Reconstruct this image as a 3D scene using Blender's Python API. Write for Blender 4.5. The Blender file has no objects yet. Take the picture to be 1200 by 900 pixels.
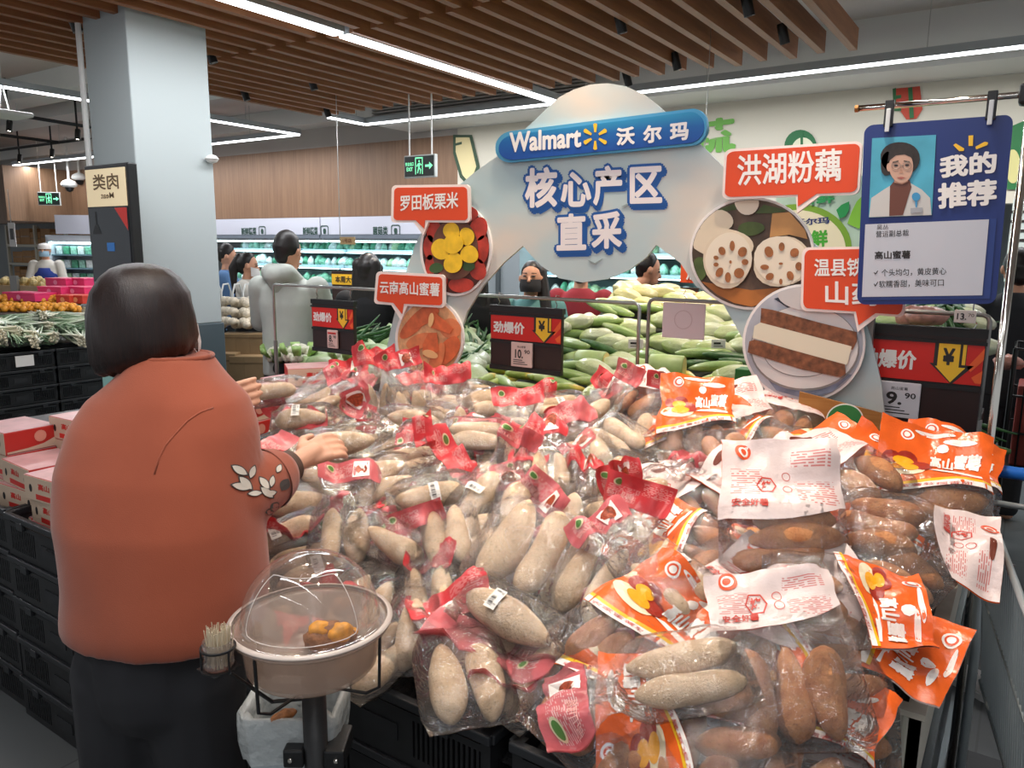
import bpy, bmesh, math, random
from mathutils import Vector, Matrix, noise as mnoise
# ------------------------------------------------------------------ scene, camera, world, big lights
sc = bpy.context.scene
col = sc.collection
R = math.radians
CAMZ = 1.64
yaw, pit, rol = R(34.0), R(-10.0), R(0.6)
fwd = Vector((-math.sin(yaw)*math.cos(pit), math.cos(yaw)*math.cos(pit), math.sin(pit)))
rt0 = Vector((math.cos(yaw), math.sin(yaw), 0)); up0 = rt0.cross(fwd)
rt = rt0*math.cos(rol) + up0*math.sin(rol); upv = up0*math.cos(rol) - rt0*math.sin(rol)
cd = bpy.data.cameras.new('camera'); cam = bpy.data.objects.new('camera', cd); col.objects.link(cam)
cd.sensor_width = 36; cd.lens = 27; cd.clip_end = 200; cd.clip_start = 0.02
mc = Matrix((rt, upv, -fwd)).transposed().to_4x4(); mc.translation = Vector((0, 0, CAMZ)); cam.matrix_world = mc
sc.camera = cam
sc.view_settings.view_transform = 'Standard'; sc.view_settings.look = 'None'
sc.view_settings.exposure = 0.0; sc.view_settings.gamma = 1.0; sc.view_settings.use_curve_mapping = False
sc.cycles.max_bounces = 14; sc.cycles.transparent_max_bounces = 40; sc.cycles.glossy_bounces = 3
sc.cycles.transmission_bounces = 6; sc.cycles.diffuse_bounces = 3
sc.cycles.caustics_reflective = False; sc.cycles.caustics_refractive = False
sc.cycles.sample_clamp_indirect = 6.0
wd = bpy.data.worlds.new('world'); sc.world = wd; wd.use_nodes = True
bg = wd.node_tree.nodes['Background']; bg.inputs[0].default_value = (0.93, 0.96, 1.0, 1); bg.inputs[1].default_value = 0.5

def area_light(name, loc, sx, sy, power, color=(1, 1, 1), rot=(0, 0, 0), spread=180):
    l = bpy.data.lights.new(name, 'AREA'); l.shape = 'RECTANGLE'; l.size = sx; l.size_y = sy; l.energy = power; l.color = color
    l.spread = R(spread)
    o = bpy.data.objects.new(name, l); o.location = loc; o.rotation_euler = rot; col.objects.link(o); return o
def spot_light(name, loc, target, power, color, angle=55, blend=0.6, radius=0.05):
    l = bpy.data.lights.new(name, 'SPOT'); l.energy = power; l.color = color; l.spot_size = R(angle); l.spot_blend = blend; l.shadow_soft_size = radius
    o = bpy.data.objects.new(name, l); o.location = loc
    o.rotation_euler = (Vector(target)-Vector(loc)).to_track_quat('-Z', 'Y').to_euler(); col.objects.link(o); return o
WARM = (1.0, 0.84, 0.66); COOL = (0.86, 0.94, 1.0)
# linear lamps of the shop ceiling, plus unseen added ones (their housings are built with the ceiling)
LINEAR = [  # (x0, y0, x1, y1, z)
    (-3.86, 1.2, -3.86, 3.70, 2.985), (-3.86, 3.74, -3.86, 6.42, 2.985),
    (-7.62, 0.5, -7.62, 6.60, 2.985), (-15.0, 6.60, -7.62, 6.60, 2.985),
    (-6.35, 5.9, -6.35, 6.45, 2.985), (-6.35, 6.45, -3.9, 6.45, 2.985), (-3.2, 6.38, 1.6, 6.25, 2.985),
    (-2.6, 0.25, 1.2, 0.25, 2.985), (-1.9, -0.9, 1.6, -0.9, 2.985), (-0.9, 0.6, -0.9, 3.4, 2.985),  # added lamps out of view, brightening the front of the heap
]
for i, (x0, y0, x1, y1, z) in enumerate(LINEAR):
    L = math.hypot(x1-x0, y1-y0)
    area_light('linear_and_fill_light', ((x0+x1)/2, (y0+y1)/2, z-0.03), L, 0.05, (15 if i < 7 else 5.5)*L, (0.95, 0.97, 1.0), (0, 0, math.atan2(y1-y0, x1-x0)))
# track spots over the produce, plus fill spots added for its front and vegetables
for (x, y, tx, ty, p) in [(-1.55, 2.5, -1.5, 2.2, 36), (-0.55, 2.3, -0.6, 2.1, 32), (-2.4, 2.4, -2.2, 2.1, 32), (-1.0, 1.1, -0.9, 1.35, 12), (-2.2, 4.4, -2.3, 4.6, 60), (-1.2, 3.6, -1.2, 4.1, 45), (-4.0, 4.3, -4.1, 4.6, 80),
                          (-6.6, 1.2, -6.7, 1.7, 70), (-1.2, 0.5, -1.0, 1.25, 7), (-0.4, 0.9, -0.6, 1.4, 7), (-1.9, 1.5, -1.7, 1.6, 8), (-2.6, 6.2, -3.2, 7.4, 60), (-0.6, 6.2, -1.0, 7.4, 30)]:
    spot_light('track_and_fill_spot', (x, y, 2.96), (tx, ty, 0.9), p*(2.9 if ty < 2.4 else 2.4), WARM, 75, 0.8, 0.06)

# ------------------------------------------------------------------ helpers
def at_y(px, py, y):
    d = fwd + rt*((px-600)/900) - upv*((py-450)/900); return Vector((0, 0, CAMZ)) + d*(y/d.y)
def at_x(px, py, x):
    d = fwd + rt*((px-600)/900) - upv*((py-450)/900); return Vector((0, 0, CAMZ)) + d*(x/d.x)
def at_z(px, py, z):
    d = fwd + rt*((px-600)/900) - upv*((py-450)/900); return Vector((0, 0, CAMZ)) + d*((z-CAMZ)/d.z)
def at_t(px, py, t):
    return Vector((0, 0, CAMZ)) + (fwd + rt*((px-600)/900) - upv*((py-450)/900))*t
def lin(c): return tuple((x/12.92 if x <= 0.04045 else ((x+0.055)/1.055)**2.4) for x in c)
def hx(s):
    s = s.lstrip('#'); return lin(tuple(int(s[i:i+2], 16)/255 for i in (0, 2, 4)))

class N:  # tiny node-tree helper
    def __init__(s, name):
        s.m = bpy.data.materials.new(name); s.m.use_nodes = True; s.t = s.m.node_tree
        s.p = s.t.nodes['Principled BSDF']; s.out = s.t.nodes['Material Output']
    def n(s, typ, **kw):
        nd = s.t.nodes.new(typ)
        for k, v in kw.items():
            if k == 'ins':
                for a, b in v.items(): nd.inputs[a].default_value = b
            else: setattr(nd, k, v)
        return nd
    def l(s, a, b): s.t.links.new(a, b)
    def coord(s, which='Object', scale=(1, 1, 1)):
        tc = s.n('ShaderNodeTexCoord'); mp = s.n('ShaderNodeMapping'); mp.inputs['Scale'].default_value = scale
        s.l(tc.outputs[which], mp.inputs[0]); return mp.outputs[0]
    def noise(s, vec, scale, detail=3, rough=0.5):
        nz = s.n('ShaderNodeTexNoise', ins={'Scale': scale, 'Detail': detail, 'Roughness': rough})
        if vec: s.l(vec, nz.inputs['Vector'])
        return nz.outputs['Fac']
    def ramp(s, fac, stops):
        r = s.n('ShaderNodeValToRGB'); e = r.color_ramp.elements
        while len(e) < len(stops): e.new(0.5)
        for i, (p, c) in enumerate(stops): e[i].position = p; e[i].color = (*c, 1)
        s.l(fac, r.inputs[0]); return r.outputs[0]
    def math(s, op, a, b=None):
        m = s.n('ShaderNodeMath', operation=op)
        for i, v in enumerate((a, b)):
            if v is None: continue
            if isinstance(v, (int, float)): m.inputs[i].default_value = v
            else: s.l(v, m.inputs[i])
        return m.outputs[0]
    def mix(s, fac, a, b):
        m = s.n('ShaderNodeMix', data_type='RGBA')
        for i, v in ((0, fac), (6, a), (7, b)):
            if isinstance(v, (int, float)): m.inputs[i].default_value = v
            elif isinstance(v, tuple): m.inputs[i].default_value = (*v, 1)
            else: s.l(v, m.inputs[i])
        return m.outputs[2]
    def bump(s, h, strength=0.3, dist=0.01):
        b = s.n('ShaderNodeBump', ins={'Strength': strength, 'Distance': dist}); s.l(h, b.inputs['Height'])
        return b.outputs[0]

_mats = {}
def mat(name, color, rough=0.6, metal=0.0, var=0.0, scale=8, bump=0.0, bscale=60, spec=0.5, coat=0.0, emit=None, estr=1.0, sheen=0.0):
    if name in _mats: return _mats[name]
    c = hx(color) if isinstance(color, str) else color
    k = N(name); p = k.p
    p.inputs['Base Color'].default_value = (*c, 1); p.inputs['Roughness'].default_value = rough; p.inputs['Metallic'].default_value = metal
    p.inputs['Specular IOR Level'].default_value = spec; p.inputs['Coat Weight'].default_value = coat; p.inputs['Sheen Weight'].default_value = sheen
    if var or bump: v = k.coord()
    if var:
        f = k.noise(v, scale, 4)
        d = tuple(max(0, x*(1-var)) for x in c); b = tuple(min(1, x*(1+var)) for x in c)
        k.l(k.ramp(f, [(0.3, d), (0.7, b)]), p.inputs['Base Color'])
    if bump: k.l(k.bump(k.noise(v, bscale, 3), bump, 0.005), p.inputs['Normal'])
    if emit:
        p.inputs['Emission Color'].default_value = (*(hx(emit) if isinstance(emit, str) else emit), 1); p.inputs['Emission Strength'].default_value = estr
    _mats[name] = k.m; return k.m

class MB:
    """collects geometry, then becomes ONE mesh object"""
    def __init__(s): s.v = []; s.f = []; s.mi = []; s.cur = 0; s.uv = None
    def add(s, vs, fs, M=None):
        b = len(s.v); s.v += [tuple(M @ Vector(v)) if M is not None else tuple(v) for v in vs]
        s.f += [tuple(b+i for i in f) for f in fs]; s.mi += [s.cur]*len(fs); return s
    def box(s, x0, y0, z0, x1, y1, z1, M=None, bev=0.0):
        if bev > 0:
            bm = bmesh.new(); bmesh.ops.create_cube(bm, size=1)
            for v in bm.verts: v.co = Vector(((x0+x1)/2+v.co.x*(x1-x0), (y0+y1)/2+v.co.y*(y1-y0), (z0+z1)/2+v.co.z*(z1-z0)))
            bmesh.ops.bevel(bm, geom=bm.edges[:], offset=bev, segments=2, affect='EDGES', profile=0.5)
            bm.verts.index_update()
            s.add([v.co.copy() for v in bm.verts], [[v.index for v in f.verts] for f in bm.faces], M); bm.free(); return s
        v = [(x0, y0, z0), (x1, y0, z0), (x1, y1, z0), (x0, y1, z0), (x0, y0, z1), (x1, y0, z1), (x1, y1, z1), (x0, y1, z1)]
        return s.add(v, [(0, 3, 2, 1), (4, 5, 6, 7), (0, 1, 5, 4), (1, 2, 6, 5), (2, 3, 7, 6), (3, 0, 4, 7)], M)
    def tube(s, pts, r, n=8, caps=True, M=None):
        pts = [Vector(p) for p in pts]; rs = r if isinstance(r, (list, tuple)) else [r]*len(pts)
        vs, fs = [], []; prev = None
        for i, p in enumerate(pts):
            t = (pts[min(i+1, len(pts)-1)]-pts[max(i-1, 0)])
            if t.length < 1e-9: t = Vector((0, 0, 1))
            t.normalize()
            a = prev if prev is not None else (Vector((0, 0, 1)) if abs(t.z) < 0.9 else Vector((1, 0, 0)))
            a = (a - t*a.dot(t)); a = a.normalized() if a.length > 1e-6 else t.orthogonal().normalized()
            prev = a; b = t.cross(a)
            for k in range(n):
                g = 2*math.pi*k/n; vs.append(p + a*(rs[i]*math.cos(g)) + b*(rs[i]*math.sin(g)))
        for i in range(len(pts)-1):
            for k in range(n): fs.append((i*n+k, i*n+(k+1) % n, (i+1)*n+(k+1) % n, (i+1)*n+k))
        if caps: fs.append(tuple(range(n-1, -1, -1))); fs.append(tuple((len(pts)-1)*n+k for k in range(n)))
        return s.add(vs, fs, M)
    def lathe(s, prof, n=24, M=None, close=False):
        vs, fs = [], []
        for (r, z) in prof:
            for k in range(n):
                g = 2*math.pi*k/n; vs.append((r*math.cos(g), r*math.sin(g), z))
        m = len(prof)
        for i in range(m-1 + (1 if close else 0)):
            j = (i+1) % m
            for k in range(n): fs.append((i*n+k, i*n+(k+1) % n, j*n+(k+1) % n, j*n+k))
        return s.add(vs, fs, M)
    def loft(s, rings, caps=True, M=None):
        n = len(rings[0]); vs = [p for r in rings for p in r]; fs = []
        for i in range(len(rings)-1):
            for k in range(n): fs.append((i*n+k, i*n+(k+1) % n, (i+1)*n+(k+1) % n, (i+1)*n+k))
        if caps: fs.append(tuple(range(n-1, -1, -1))); fs.append(tuple((len(rings)-1)*n+k for k in range(n)))
        return s.add(vs, fs, M)
    def ball(s, c, r, nu=12, nv=8, M=None):
        rx, ry, rz = r if isinstance(r, (tuple, list)) else (r, r, r)
        vs = [(c[0], c[1], c[2]-rz)]; fs = []
        for i in range(1, nv):
            a = -math.pi/2+math.pi*i/nv
            for k in range(nu):
                g = 2*math.pi*k/nu; vs.append((c[0]+rx*math.cos(a)*math.cos(g), c[1]+ry*math.cos(a)*math.sin(g), c[2]+rz*math.sin(a)))
        vs.append((c[0], c[1], c[2]+rz)); t = len(vs)-1
        for k in range(nu): fs.append((0, 1+(k+1) % nu, 1+k)); fs.append((t, t-nu+k, t-nu+(k+1) % nu))
        for i in range(nv-2):
            for k in range(nu): a = 1+i*nu+k; b = 1+i*nu+(k+1) % nu; fs.append((a, b, b+nu, a+nu))
        return s.add(vs, fs, M)
    def capsule(s, a, b, ra, rb, n=12):
        a, b = Vector(a), Vector(b); d = b-a; L = d.length
        q = d.to_track_quat('Z', 'Y').to_matrix().to_4x4() if L > 1e-6 else Matrix.Identity(4)
        prof = []
        for i in range(5): g = -math.pi/2+math.pi/2*i/4; prof.append((max(1e-4, ra*math.cos(g)), ra*math.sin(g)))
        for i in range(5): g = math.pi/2*i/4; prof.append((max(1e-4, rb*math.cos(g)), L+rb*math.sin(g)))
        rings = [[(r*math.cos(2*math.pi*k/n), r*math.sin(2*math.pi*k/n), z) for k in range(n)] for r, z in prof]
        return s.loft(rings, True, Matrix.Translation(a) @ q)
    def prism(s, outline, depth, M=None):
        """outline: (x, z) loop in the XZ plane facing -Y; extruded to +Y by depth"""
        n = len(outline); vs = [(x, 0, z) for x, z in outline]+[(x, depth, z) for x, z in outline]
        fs = [tuple(range(n)), tuple(range(2*n-1, n-1, -1))]+[(i, i+n, (i+1) % n+n, (i+1) % n) for i in range(n)]
        return s.add(vs, fs, M)
    def build(s, name, m, parent=None, world=False, smooth=False, loc=None):
        me = bpy.data.meshes.new(name); vs = s.v
        if world and parent is not None:
            Mw = parent.matrix_basis.copy(); q = parent.parent
            while q is not None: Mw = q.matrix_basis @ Mw; q = q.parent
            inv = Mw.inverted(); vs = [tuple(inv @ Vector(v)) for v in vs]
        elif loc is not None:
            l = Vector(loc); vs = [tuple(Vector(v)-l) for v in vs]
        me.from_pydata(vs, [], s.f)
        for x in (m if isinstance(m, (list, tuple)) else [m]): me.materials.append(x)
        if any(s.mi): me.polygons.foreach_set('material_index', s.mi)
        if smooth: me.polygons.foreach_set('use_smooth', [True]*len(me.polygons))
        if s.uv:
            ul = me.uv_layers.new(name='UVMap')
            for lp in me.loops: ul.data[lp.index].uv = s.uv[lp.vertex_index]
        me.update()
        o = bpy.data.objects.new(name, me); col.objects.link(o)
        if parent is not None: o.parent = parent
        elif loc is not None: o.location = loc
        return o

def fixn(o):  # make normals consistent
    bm = bmesh.new(); bm.from_mesh(o.data); bmesh.ops.recalc_face_normals(bm, faces=bm.faces[:]); bm.to_mesh(o.data); bm.free(); return o
def tag(o, label, cat, group=None, kind=None):
    if label: o['label'] = label
    if cat: o['category'] = cat
    if group: o['group'] = group
    if kind: o['kind'] = kind
    return o
def thing(name, label, cat, loc=(0, 0, 0), rotz=0.0, group=None, kind=None):
    o = bpy.data.objects.new(name, None); col.objects.link(o); o.empty_display_size = 0.05
    o.matrix_basis = Matrix.Translation(Vector(loc)) @ Matrix.Rotation(rotz, 4, 'Z')
    return tag(o, label, cat, group, kind)
KIDS = {}
def kids(o):
    return [c for c in col.objects if c.parent is o]
def dup(root, loc=None, rotz=None, label=None, group=None, ch=None, scale=None):
    r = root.copy(); col.objects.link(r)
    if loc is not None: r.location = loc
    if rotz is not None: r.rotation_euler = (0, 0, rotz)
    if scale is not None: r.scale = scale
    if label: r['label'] = label
    if group: r['group'] = group
    for c in (ch if ch is not None else kids(root)):
        d = c.copy(); col.objects.link(d); d.parent = r
    return r
def remesh(o, voxel, smooth=0, sfac=0.5):
    """turn overlapping closed shapes into one continuous surface"""
    md = o.modifiers.new('r', 'REMESH'); md.mode = 'VOXEL'; md.voxel_size = voxel
    if smooth: sm = o.modifiers.new('s', 'SMOOTH'); sm.iterations = smooth; sm.factor = sfac
    dg = bpy.context.evaluated_depsgraph_get(); me = bpy.data.meshes.new_from_object(o.evaluated_get(dg))
    o.modifiers.clear(); old = o.data; me.name = old.name
    if not me.materials:
        for x in old.materials: me.materials.append(x)
    o.data = me; me.polygons.foreach_set('use_smooth', [True]*len(me.polygons)); return o
_tx = {}
def text2d(body, bold=0.0):
    """flat triangulated lettering: (verts, faces), x from 0 to w, y from 0 to h"""
    k = (body, bold)
    if k not in _tx:
        cu = bpy.data.curves.new('t', 'FONT'); cu.body = body; cu.offset = min(bold, 0.008); cu.resolution_u = 3
        o = bpy.data.objects.new('t', cu); col.objects.link(o); bpy.context.view_layer.update()
        me = o.evaluated_get(bpy.context.evaluated_depsgraph_get()).to_mesh()
        vs = [(v.co.x, v.co.y) for v in me.vertices]; fs = [tuple(p.vertices) for p in me.polygons]
        o.evaluated_get(bpy.context.evaluated_depsgraph_get()).to_mesh_clear()
        bpy.data.objects.remove(o); bpy.data.curves.remove(cu)
        vs = [(a, b, 0) for a, b in vs]
        if bold > 0.008:   # heavier weight: the strokes are laid round a small circle, each a hair above the last
            base = vs; fb = fs; vs = []; fs = []; nq = 6 if bold < 0.025 else 8
            for q in range(nq):
                dx, dy = bold*math.cos(q*2*math.pi/nq), bold*math.sin(q*2*math.pi/nq); b0 = len(vs)
                vs += [(a+dx, b+dy, q) for a, b, _ in base]; fs += [tuple(i+b0 for i in f) for f in fb]
        x0 = min(v[0] for v in vs); y0 = min(v[1] for v in vs)
        vs = [(a-x0, b-y0, c) for a, b, c in vs]
        _tx[k] = (vs, fs, max(v[0] for v in vs), max(v[1] for v in vs))
    return _tx[k]
def put_text(mb, body, p0, px, py, bold=0.02):
    """lettering stretched over the parallelogram p0 (bottom-left), px (bottom-right), py (top-left)"""
    vs, fs, w, h = text2d(body, bold); p0, px, py = Vector(p0), Vector(px), Vector(py)
    nr = (px-p0).cross(py-p0).normalized()*0.00006
    mb.add([p0+(px-p0)*(a/w)+(py-p0)*(b/h)+nr*c for a, b, c in vs], fs); return mb
def put_poly(mb, pts): mb.add(pts, [tuple(range(len(pts)))]); return mb
def ell(cx, cy, rx, ry, n=28, rot=0.0, a0=0, a1=360):
    o = []
    for i in range(n if a1-a0 >= 360 else n+1):
        g = R(a0+(a1-a0)*i/n); x, y = rx*math.cos(g), ry*math.sin(g)
        o.append((cx+x*math.cos(rot)-y*math.sin(rot), cy+x*math.sin(rot)+y*math.cos(rot)))
    return o
def rrect(x0, y0, x1, y1, r, n=5):
    o = []
    for cx, cy, a in ((x1-r, y1-r, 0), (x0+r, y1-r, 90), (x0+r, y0+r, 180), (x1-r, y0+r, 270)):
        for i in range(n+1): g = R(a+90*i/n); o.append((cx+r*math.cos(g), cy+r*math.sin(g)))
    return o
def rnd(a, b): return random.uniform(a, b)
random.seed(7)
# common materials
WHITE = mat('white_paint', '#dcdcd8', 0.7); BLACKP = mat('black_plastic', '#17181a', 0.45, var=0.2, scale=14, bump=0.15)
STEEL = mat('steel', '#b9b9b6', 0.28, 1.0); CHROME = mat('chrome', '#d8d4cc', 0.12, 1.0); GREYMET = mat('grey_metal', '#8f8d8a', 0.4, 0.7)
RED = mat('red_print', '#d8322a', 0.45); ORANGE = mat('orange_print', '#ea5626', 0.4); WHITEP = mat('white_print', '#f1ece8', 0.45)
YELLOW = mat('yellow_print', '#f7c331', 0.45); INK = mat('dark_ink', '#2a2524', 0.5); NAVY = mat('navy_print', '#1e2f6e', 0.4)
SKIN = mat('skin', '#d29a7c', 0.55, var=0.08, scale=10); HAIRB = mat('black_hair', '#1a1413', 0.45, var=0.3, scale=40)
CARD = mat('cardboard', '#b5895c', 0.8, var=0.12, scale=5); GREENP = mat('green_print', '#2c7a3f', 0.5)
# ------------------------------------------------------------------ the building
def struct(name, mb, m, smooth=False):
    o = mb.build(name, m, smooth=smooth); o['kind'] = 'structure'; return o
def wood_mat(name, c0, c1, c2, sc_=(1.2, 1.2, 40), rough=0.55):
    k = N(name); v = k.coord('Object', sc_); f = k.noise(v, 3.0, 6, 0.6)
    k.l(k.ramp(f, [(0.25, hx(c0)), (0.5, hx(c1)), (0.75, hx(c2))]), k.p.inputs['Base Color']); k.p.inputs['Roughness'].default_value = rough
    return k.m
SLATWOOD = wood_mat('slat_wood', '#8a5733', '#9c6640', '#ab7449', (40, 1.0, 12))
FASCIA = wood_mat('fascia_wood', '#745540', '#81624a', '#8c6c53', (14, 14, 0.6))
k = N('floor_tile'); v = k.coord('Object'); br = k.n('ShaderNodeTexBrick', ins={'Scale': 1.0, 'Mortar Size': 0.004, 'Color1': (*hx('#5d6061'), 1), 'Color2': (*hx('#646768'), 1), 'Mortar': (*hx('#4a4c4d'), 1), 'Brick Width': 0.8, 'Row Height': 0.8})
br.offset = 0; k.l(v, br.inputs['Vector']); k.l(br.outputs[0], k.p.inputs['Base Color']); k.p.inputs['Roughness'].default_value = 0.35; FLOORM = k.m
struct('floor', MB().box(-26, -4, -0.1, 5, 12, 0), FLOORM)
CEIL = mat('ceiling_paint', '#c9bfb9', 0.85, var=0.05, scale=1.5)
mb = MB().box(-26, -4, 3.4, 5, 12, 3.5)
ceiling = struct('ceiling', mb, CEIL)
m = MB()
for y in (4.2, 5.0, 7.0): m.box(-26, y, 3.18, -6.6, y+0.35, 3.4)
m.box(-6.4, 6.7, 3.0, 5, 7.3, 3.4); struct('ceiling_beam', m, WHITE)
m = MB()
for i in range(9): m.box(-6.3, 6.5+0.0, 3.06+i*0.032, -3.6, 6.62, 3.08+i*0.032)
struct('trim_louvre', m, mat('louvre_grey', '#a9a6a2', 0.6))
# upper back wall: brown boarded fascia on the left, white painted wall on the right
struct('wall_back_fascia', MB().box(-26, 7.3, 2.03, -5.72, 7.5, 3.4-0.47), FASCIA)
struct('wall_back_band', MB().box(-26, 7.32, 2.93, -5.72, 7.5, 3.4), mat('band_white', '#b7b0aa', 0.8))
struct('wall_back_white', MB().box(-5.72, 7.3, 2.03, 5, 7.5, 3.4), mat('wall_cream', '#d3cdbd', 0.75))
struct('wall_back_lower', MB().box(-26, 8.4, 0, 5, 8.5, 2.1), mat('lower_wall', '#8b9396', 0.7))
struct('wall_left_fascia', MB().box(-14.62, 6.2, 2.02, -14.5, 7.3, 2.93), wood_mat('fascia_dark', '#70543e', '#7d5f47', '#8a6a50', (14, 14, 0.6)))
# pillar
m = MB().box(-5.08, 2.71, 1.12, -4.6, 3.25, 3.4, bev=0.008); struct('wall_pillar', m, mat('pillar_paint', '#b2bbbc', 0.6))
struct('baseboard_pillar', MB().box(-5.09, 2.70, 0, -4.59, 3.26, 1.12, bev=0.006), mat('pillar_base', '#4d5a60', 0.5))
struct('trim_conduit', MB().tube([(-5.095, 2.69, 1.1), (-5.095, 2.69, 3.4)], 0.018), WHITE)
# slatted wooden ceiling: two rows of boards along Y, the far row offset by half a gap
i = 0
x = -6.42
while x < -1.1:
    struct('ceiling_slat', MB().box(x, 3.74, 2.99, x+0.05, 5.84+0.02*((i*7) % 5), 3.13), SLATWOOD)
    struct('ceiling_slat', MB().box(x+0.1, -0.6, 2.99, x+0.15, 3.70, 3.13), SLATWOOD)
    x += 0.2; i += 1
# linear lamps
LEDM = mat('led_strip', '#ffffff', 0.4, emit=(0.95, 0.97, 1.0), estr=7.0); HOUSING = mat('lamp_housing', '#aeb4b8', 0.4, 0.3)
LLAB = ['linear ceiling lamp set between the wooden slats, near half', 'linear ceiling lamp set between the wooden slats, far half', 'long linear lamp behind the white pillar running away along the aisle',
        'long linear lamp across the far end of the aisle behind the pillar', 'short linear lamp at the corner above the hanging exit sign', 'linear lamp above the exit sign crossing in front of the back wall',
        'long linear lamp crossing in front of the white back wall', 'added unseen linear lamp over the near aisle, lighting the heap front', 'second added unseen linear lamp over the near aisle', 'added unseen linear lamp above the heap']
for (x0, y0, x1, y1, z), lab in zip(LINEAR, LLAB):
    hw = 0.042 if 'set between the wooden slats' in lab else 0.022
    L = math.hypot(x1-x0, y1-y0); t = thing('linear_lamp', lab, 'ceiling lamp', ((x0+x1)/2, (y0+y1)/2, z), math.atan2(y1-y0, x1-x0), 'linear ceiling lamps')
    MB().box(-L/2, -hw-0.012, 0.0, L/2, hw+0.012, 0.06).build('housing', HOUSING, t)
    MB().box(-L/2+0.005, -hw, -0.014, L/2-0.005, hw, 0.0).build('diffuser', LEDM, t)
    n = max(2, int(L/1.5)); w = MB()
    for j in range(n): xx = -L/2+L*(j+0.5)/n; w.tube([(xx, 0, 0.06), (xx, 0, 3.4-z)], 0.003, 5)
    w.build('suspension_wire', STEEL, t)
# black spot lamps on the slats and on black tracks
BLK = mat('spot_black', '#141414', 0.4); LENS = mat('spot_lens', '#fff6e6', 0.3, emit=(1, 0.93, 0.8), estr=9)
def spot(loc, aim, label, z_top=3.13):
    t = thing('spot_lamp', label, 'spot lamp', loc, 0, 'ceiling spot lamps')
    d = (Vector(aim)-Vector(loc)).normalized(); q = d.to_track_quat('-Z', 'Y').to_matrix().to_4x4()
    MB().tube([(0, 0, 0.03), (0, 0, z_top-loc[2])], 0.012, 8).build('stem', BLK, t)
    MB().lathe([(0.001, 0.065), (0.028, 0.065), (0.031, 0.05), (0.031, -0.06), (0.027, -0.06), (0.024, -0.045), (0.001, -0.045)], 16, q).build('barrel', BLK, t)
    MB().lathe([(0.001, -0.046), (0.0235, -0.046)], 16, q @ Matrix.Translation((0, 0, -0.002))).build('lens', LENS, t)
    return t
SP = [((918, 40), 'black cylindrical spot lamp hanging by the outermost wooden slat'), ((876, 6), 'black spot lamp between slats left of the outermost one'), ((727, 27), 'black spot lamp set among the slats above the round sign top'),
      ((792, 72), 'lit black spot lamp at the far slat ends above the blue banner'), ((735, 92), 'dark unlit spot lamp just above the round sign top'),
      ((247, 64), 'spot lamp glowing warm at the slat joint beside the pillar'), ((366, 97), 'small lit spot recessed in the far slats right of the pillar'), ((383, 130), 'small spot at the far left end of the slats'),
      ((287, 110), 'spot lamp lighting the lower slats beside the pillar'), ((87, 26), 'small lit spot in the slats left of the pillar')]
for (p, lab) in SP:
    w = at_z(*p, 3.0); spot(w, w+Vector((0.2, 0.25, -1)), lab, 3.4)
tr = thing('lighting_track', 'black rectangular lighting track hung below the ceiling left of the pillar', 'track', (-11.5, 5.3, 3.05))
m = MB()
for a, b in (((-13.9, 4.86), (-9.0, 4.86)), ((-13.9, 5.8), (-9.0, 5.8))): pass
A, B, C_, D_ = at_z(20, 135, 3.05), at_z(106, 149, 3.05), at_z(70, 167, 3.05), at_z(0, 158, 3.05)
E_, F_ = at_z(0, 176, 3.05), at_z(106, 162, 3.05)
m.tube([A, B], 0.02, 4).tube([D_, C_], 0.02, 4).tube([E_, F_], 0.02, 4); m.build('rail', BLK, tr, world=True)
m = MB()
for q in (A, B, C_, D_, E_, F_): m.tube([q, (q.x, q.y, 3.4)], 0.004, 5)
m.build('suspension_wire', STEEL, tr, world=True)
for p, lab in (((11, 148), 'black track spot, first from the left under the upper track rail'), ((91, 158), 'black track spot near the pillar on the upper track rail'),
               ((23, 186), 'black track spot, left one on the lower track rail'), ((61, 180), 'black track spot, right one on the lower track rail')):
    w = at_z(*p, 2.9); spot(w, w+Vector((0.15, -0.2, -1)), lab, 3.4)
# security cameras and other bits on the ceiling
for (p, t_, lab) in (((81, 216), 13.0, 'white dome camera on a long drop rod left of the pillar, nearer one'), ((93, 208), 13.5, 'white dome camera on a drop rod left of the pillar, next to the black kiosk')):
    w = at_t(*p, t_); t = thing('dome_camera', lab, 'security camera', w)
    MB().tube([(0, 0, 0.06), (0, 0, 3.4-w.z)], 0.02, 8).build('drop_rod', WHITE, t)
    MB().lathe([(0.03, 0.08), (0.1, 0.05), (0.13, 0.0), (0.12, -0.03), (0.08, -0.05), (0.001, -0.06)], 16).build('housing', WHITE, t, smooth=True)
    MB().lathe([(0.001, -0.13), (0.05, -0.11), (0.075, -0.05)], 14).build('dome', BLK, t, smooth=True)
w = at_t(252, 189, 5.2)
o = MB().lathe([(0.001, -0.03), (0.03, -0.02), (0.045, 0.0), (0.03, 0.02), (0.001, 0.03)], 14).build('smoke_detector', WHITE, loc=None); o.location = Vector((-4.57, 3.22, 2.2)); tag(o, 'small white round device on the right edge of the pillar', 'detector')
w = at_z(5, 134, 2.75); t = thing('access_point', 'white flat wifi unit hanging on two wires at the upper left', 'wifi unit', w)
MB().box(-0.17, -0.17, -0.02, 0.17, 0.17, 0.02, bev=0.015).build('casing', WHITE, t)
MB().tube([(-0.1, 0, 0.02), (0, 0, 0.3), (0, 0, 3.4-w.z)], 0.006, 6).tube([(0.1, 0, 0.02), (0, 0, 0.3)], 0.006, 6).build('cable', WHITE, t)
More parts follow.
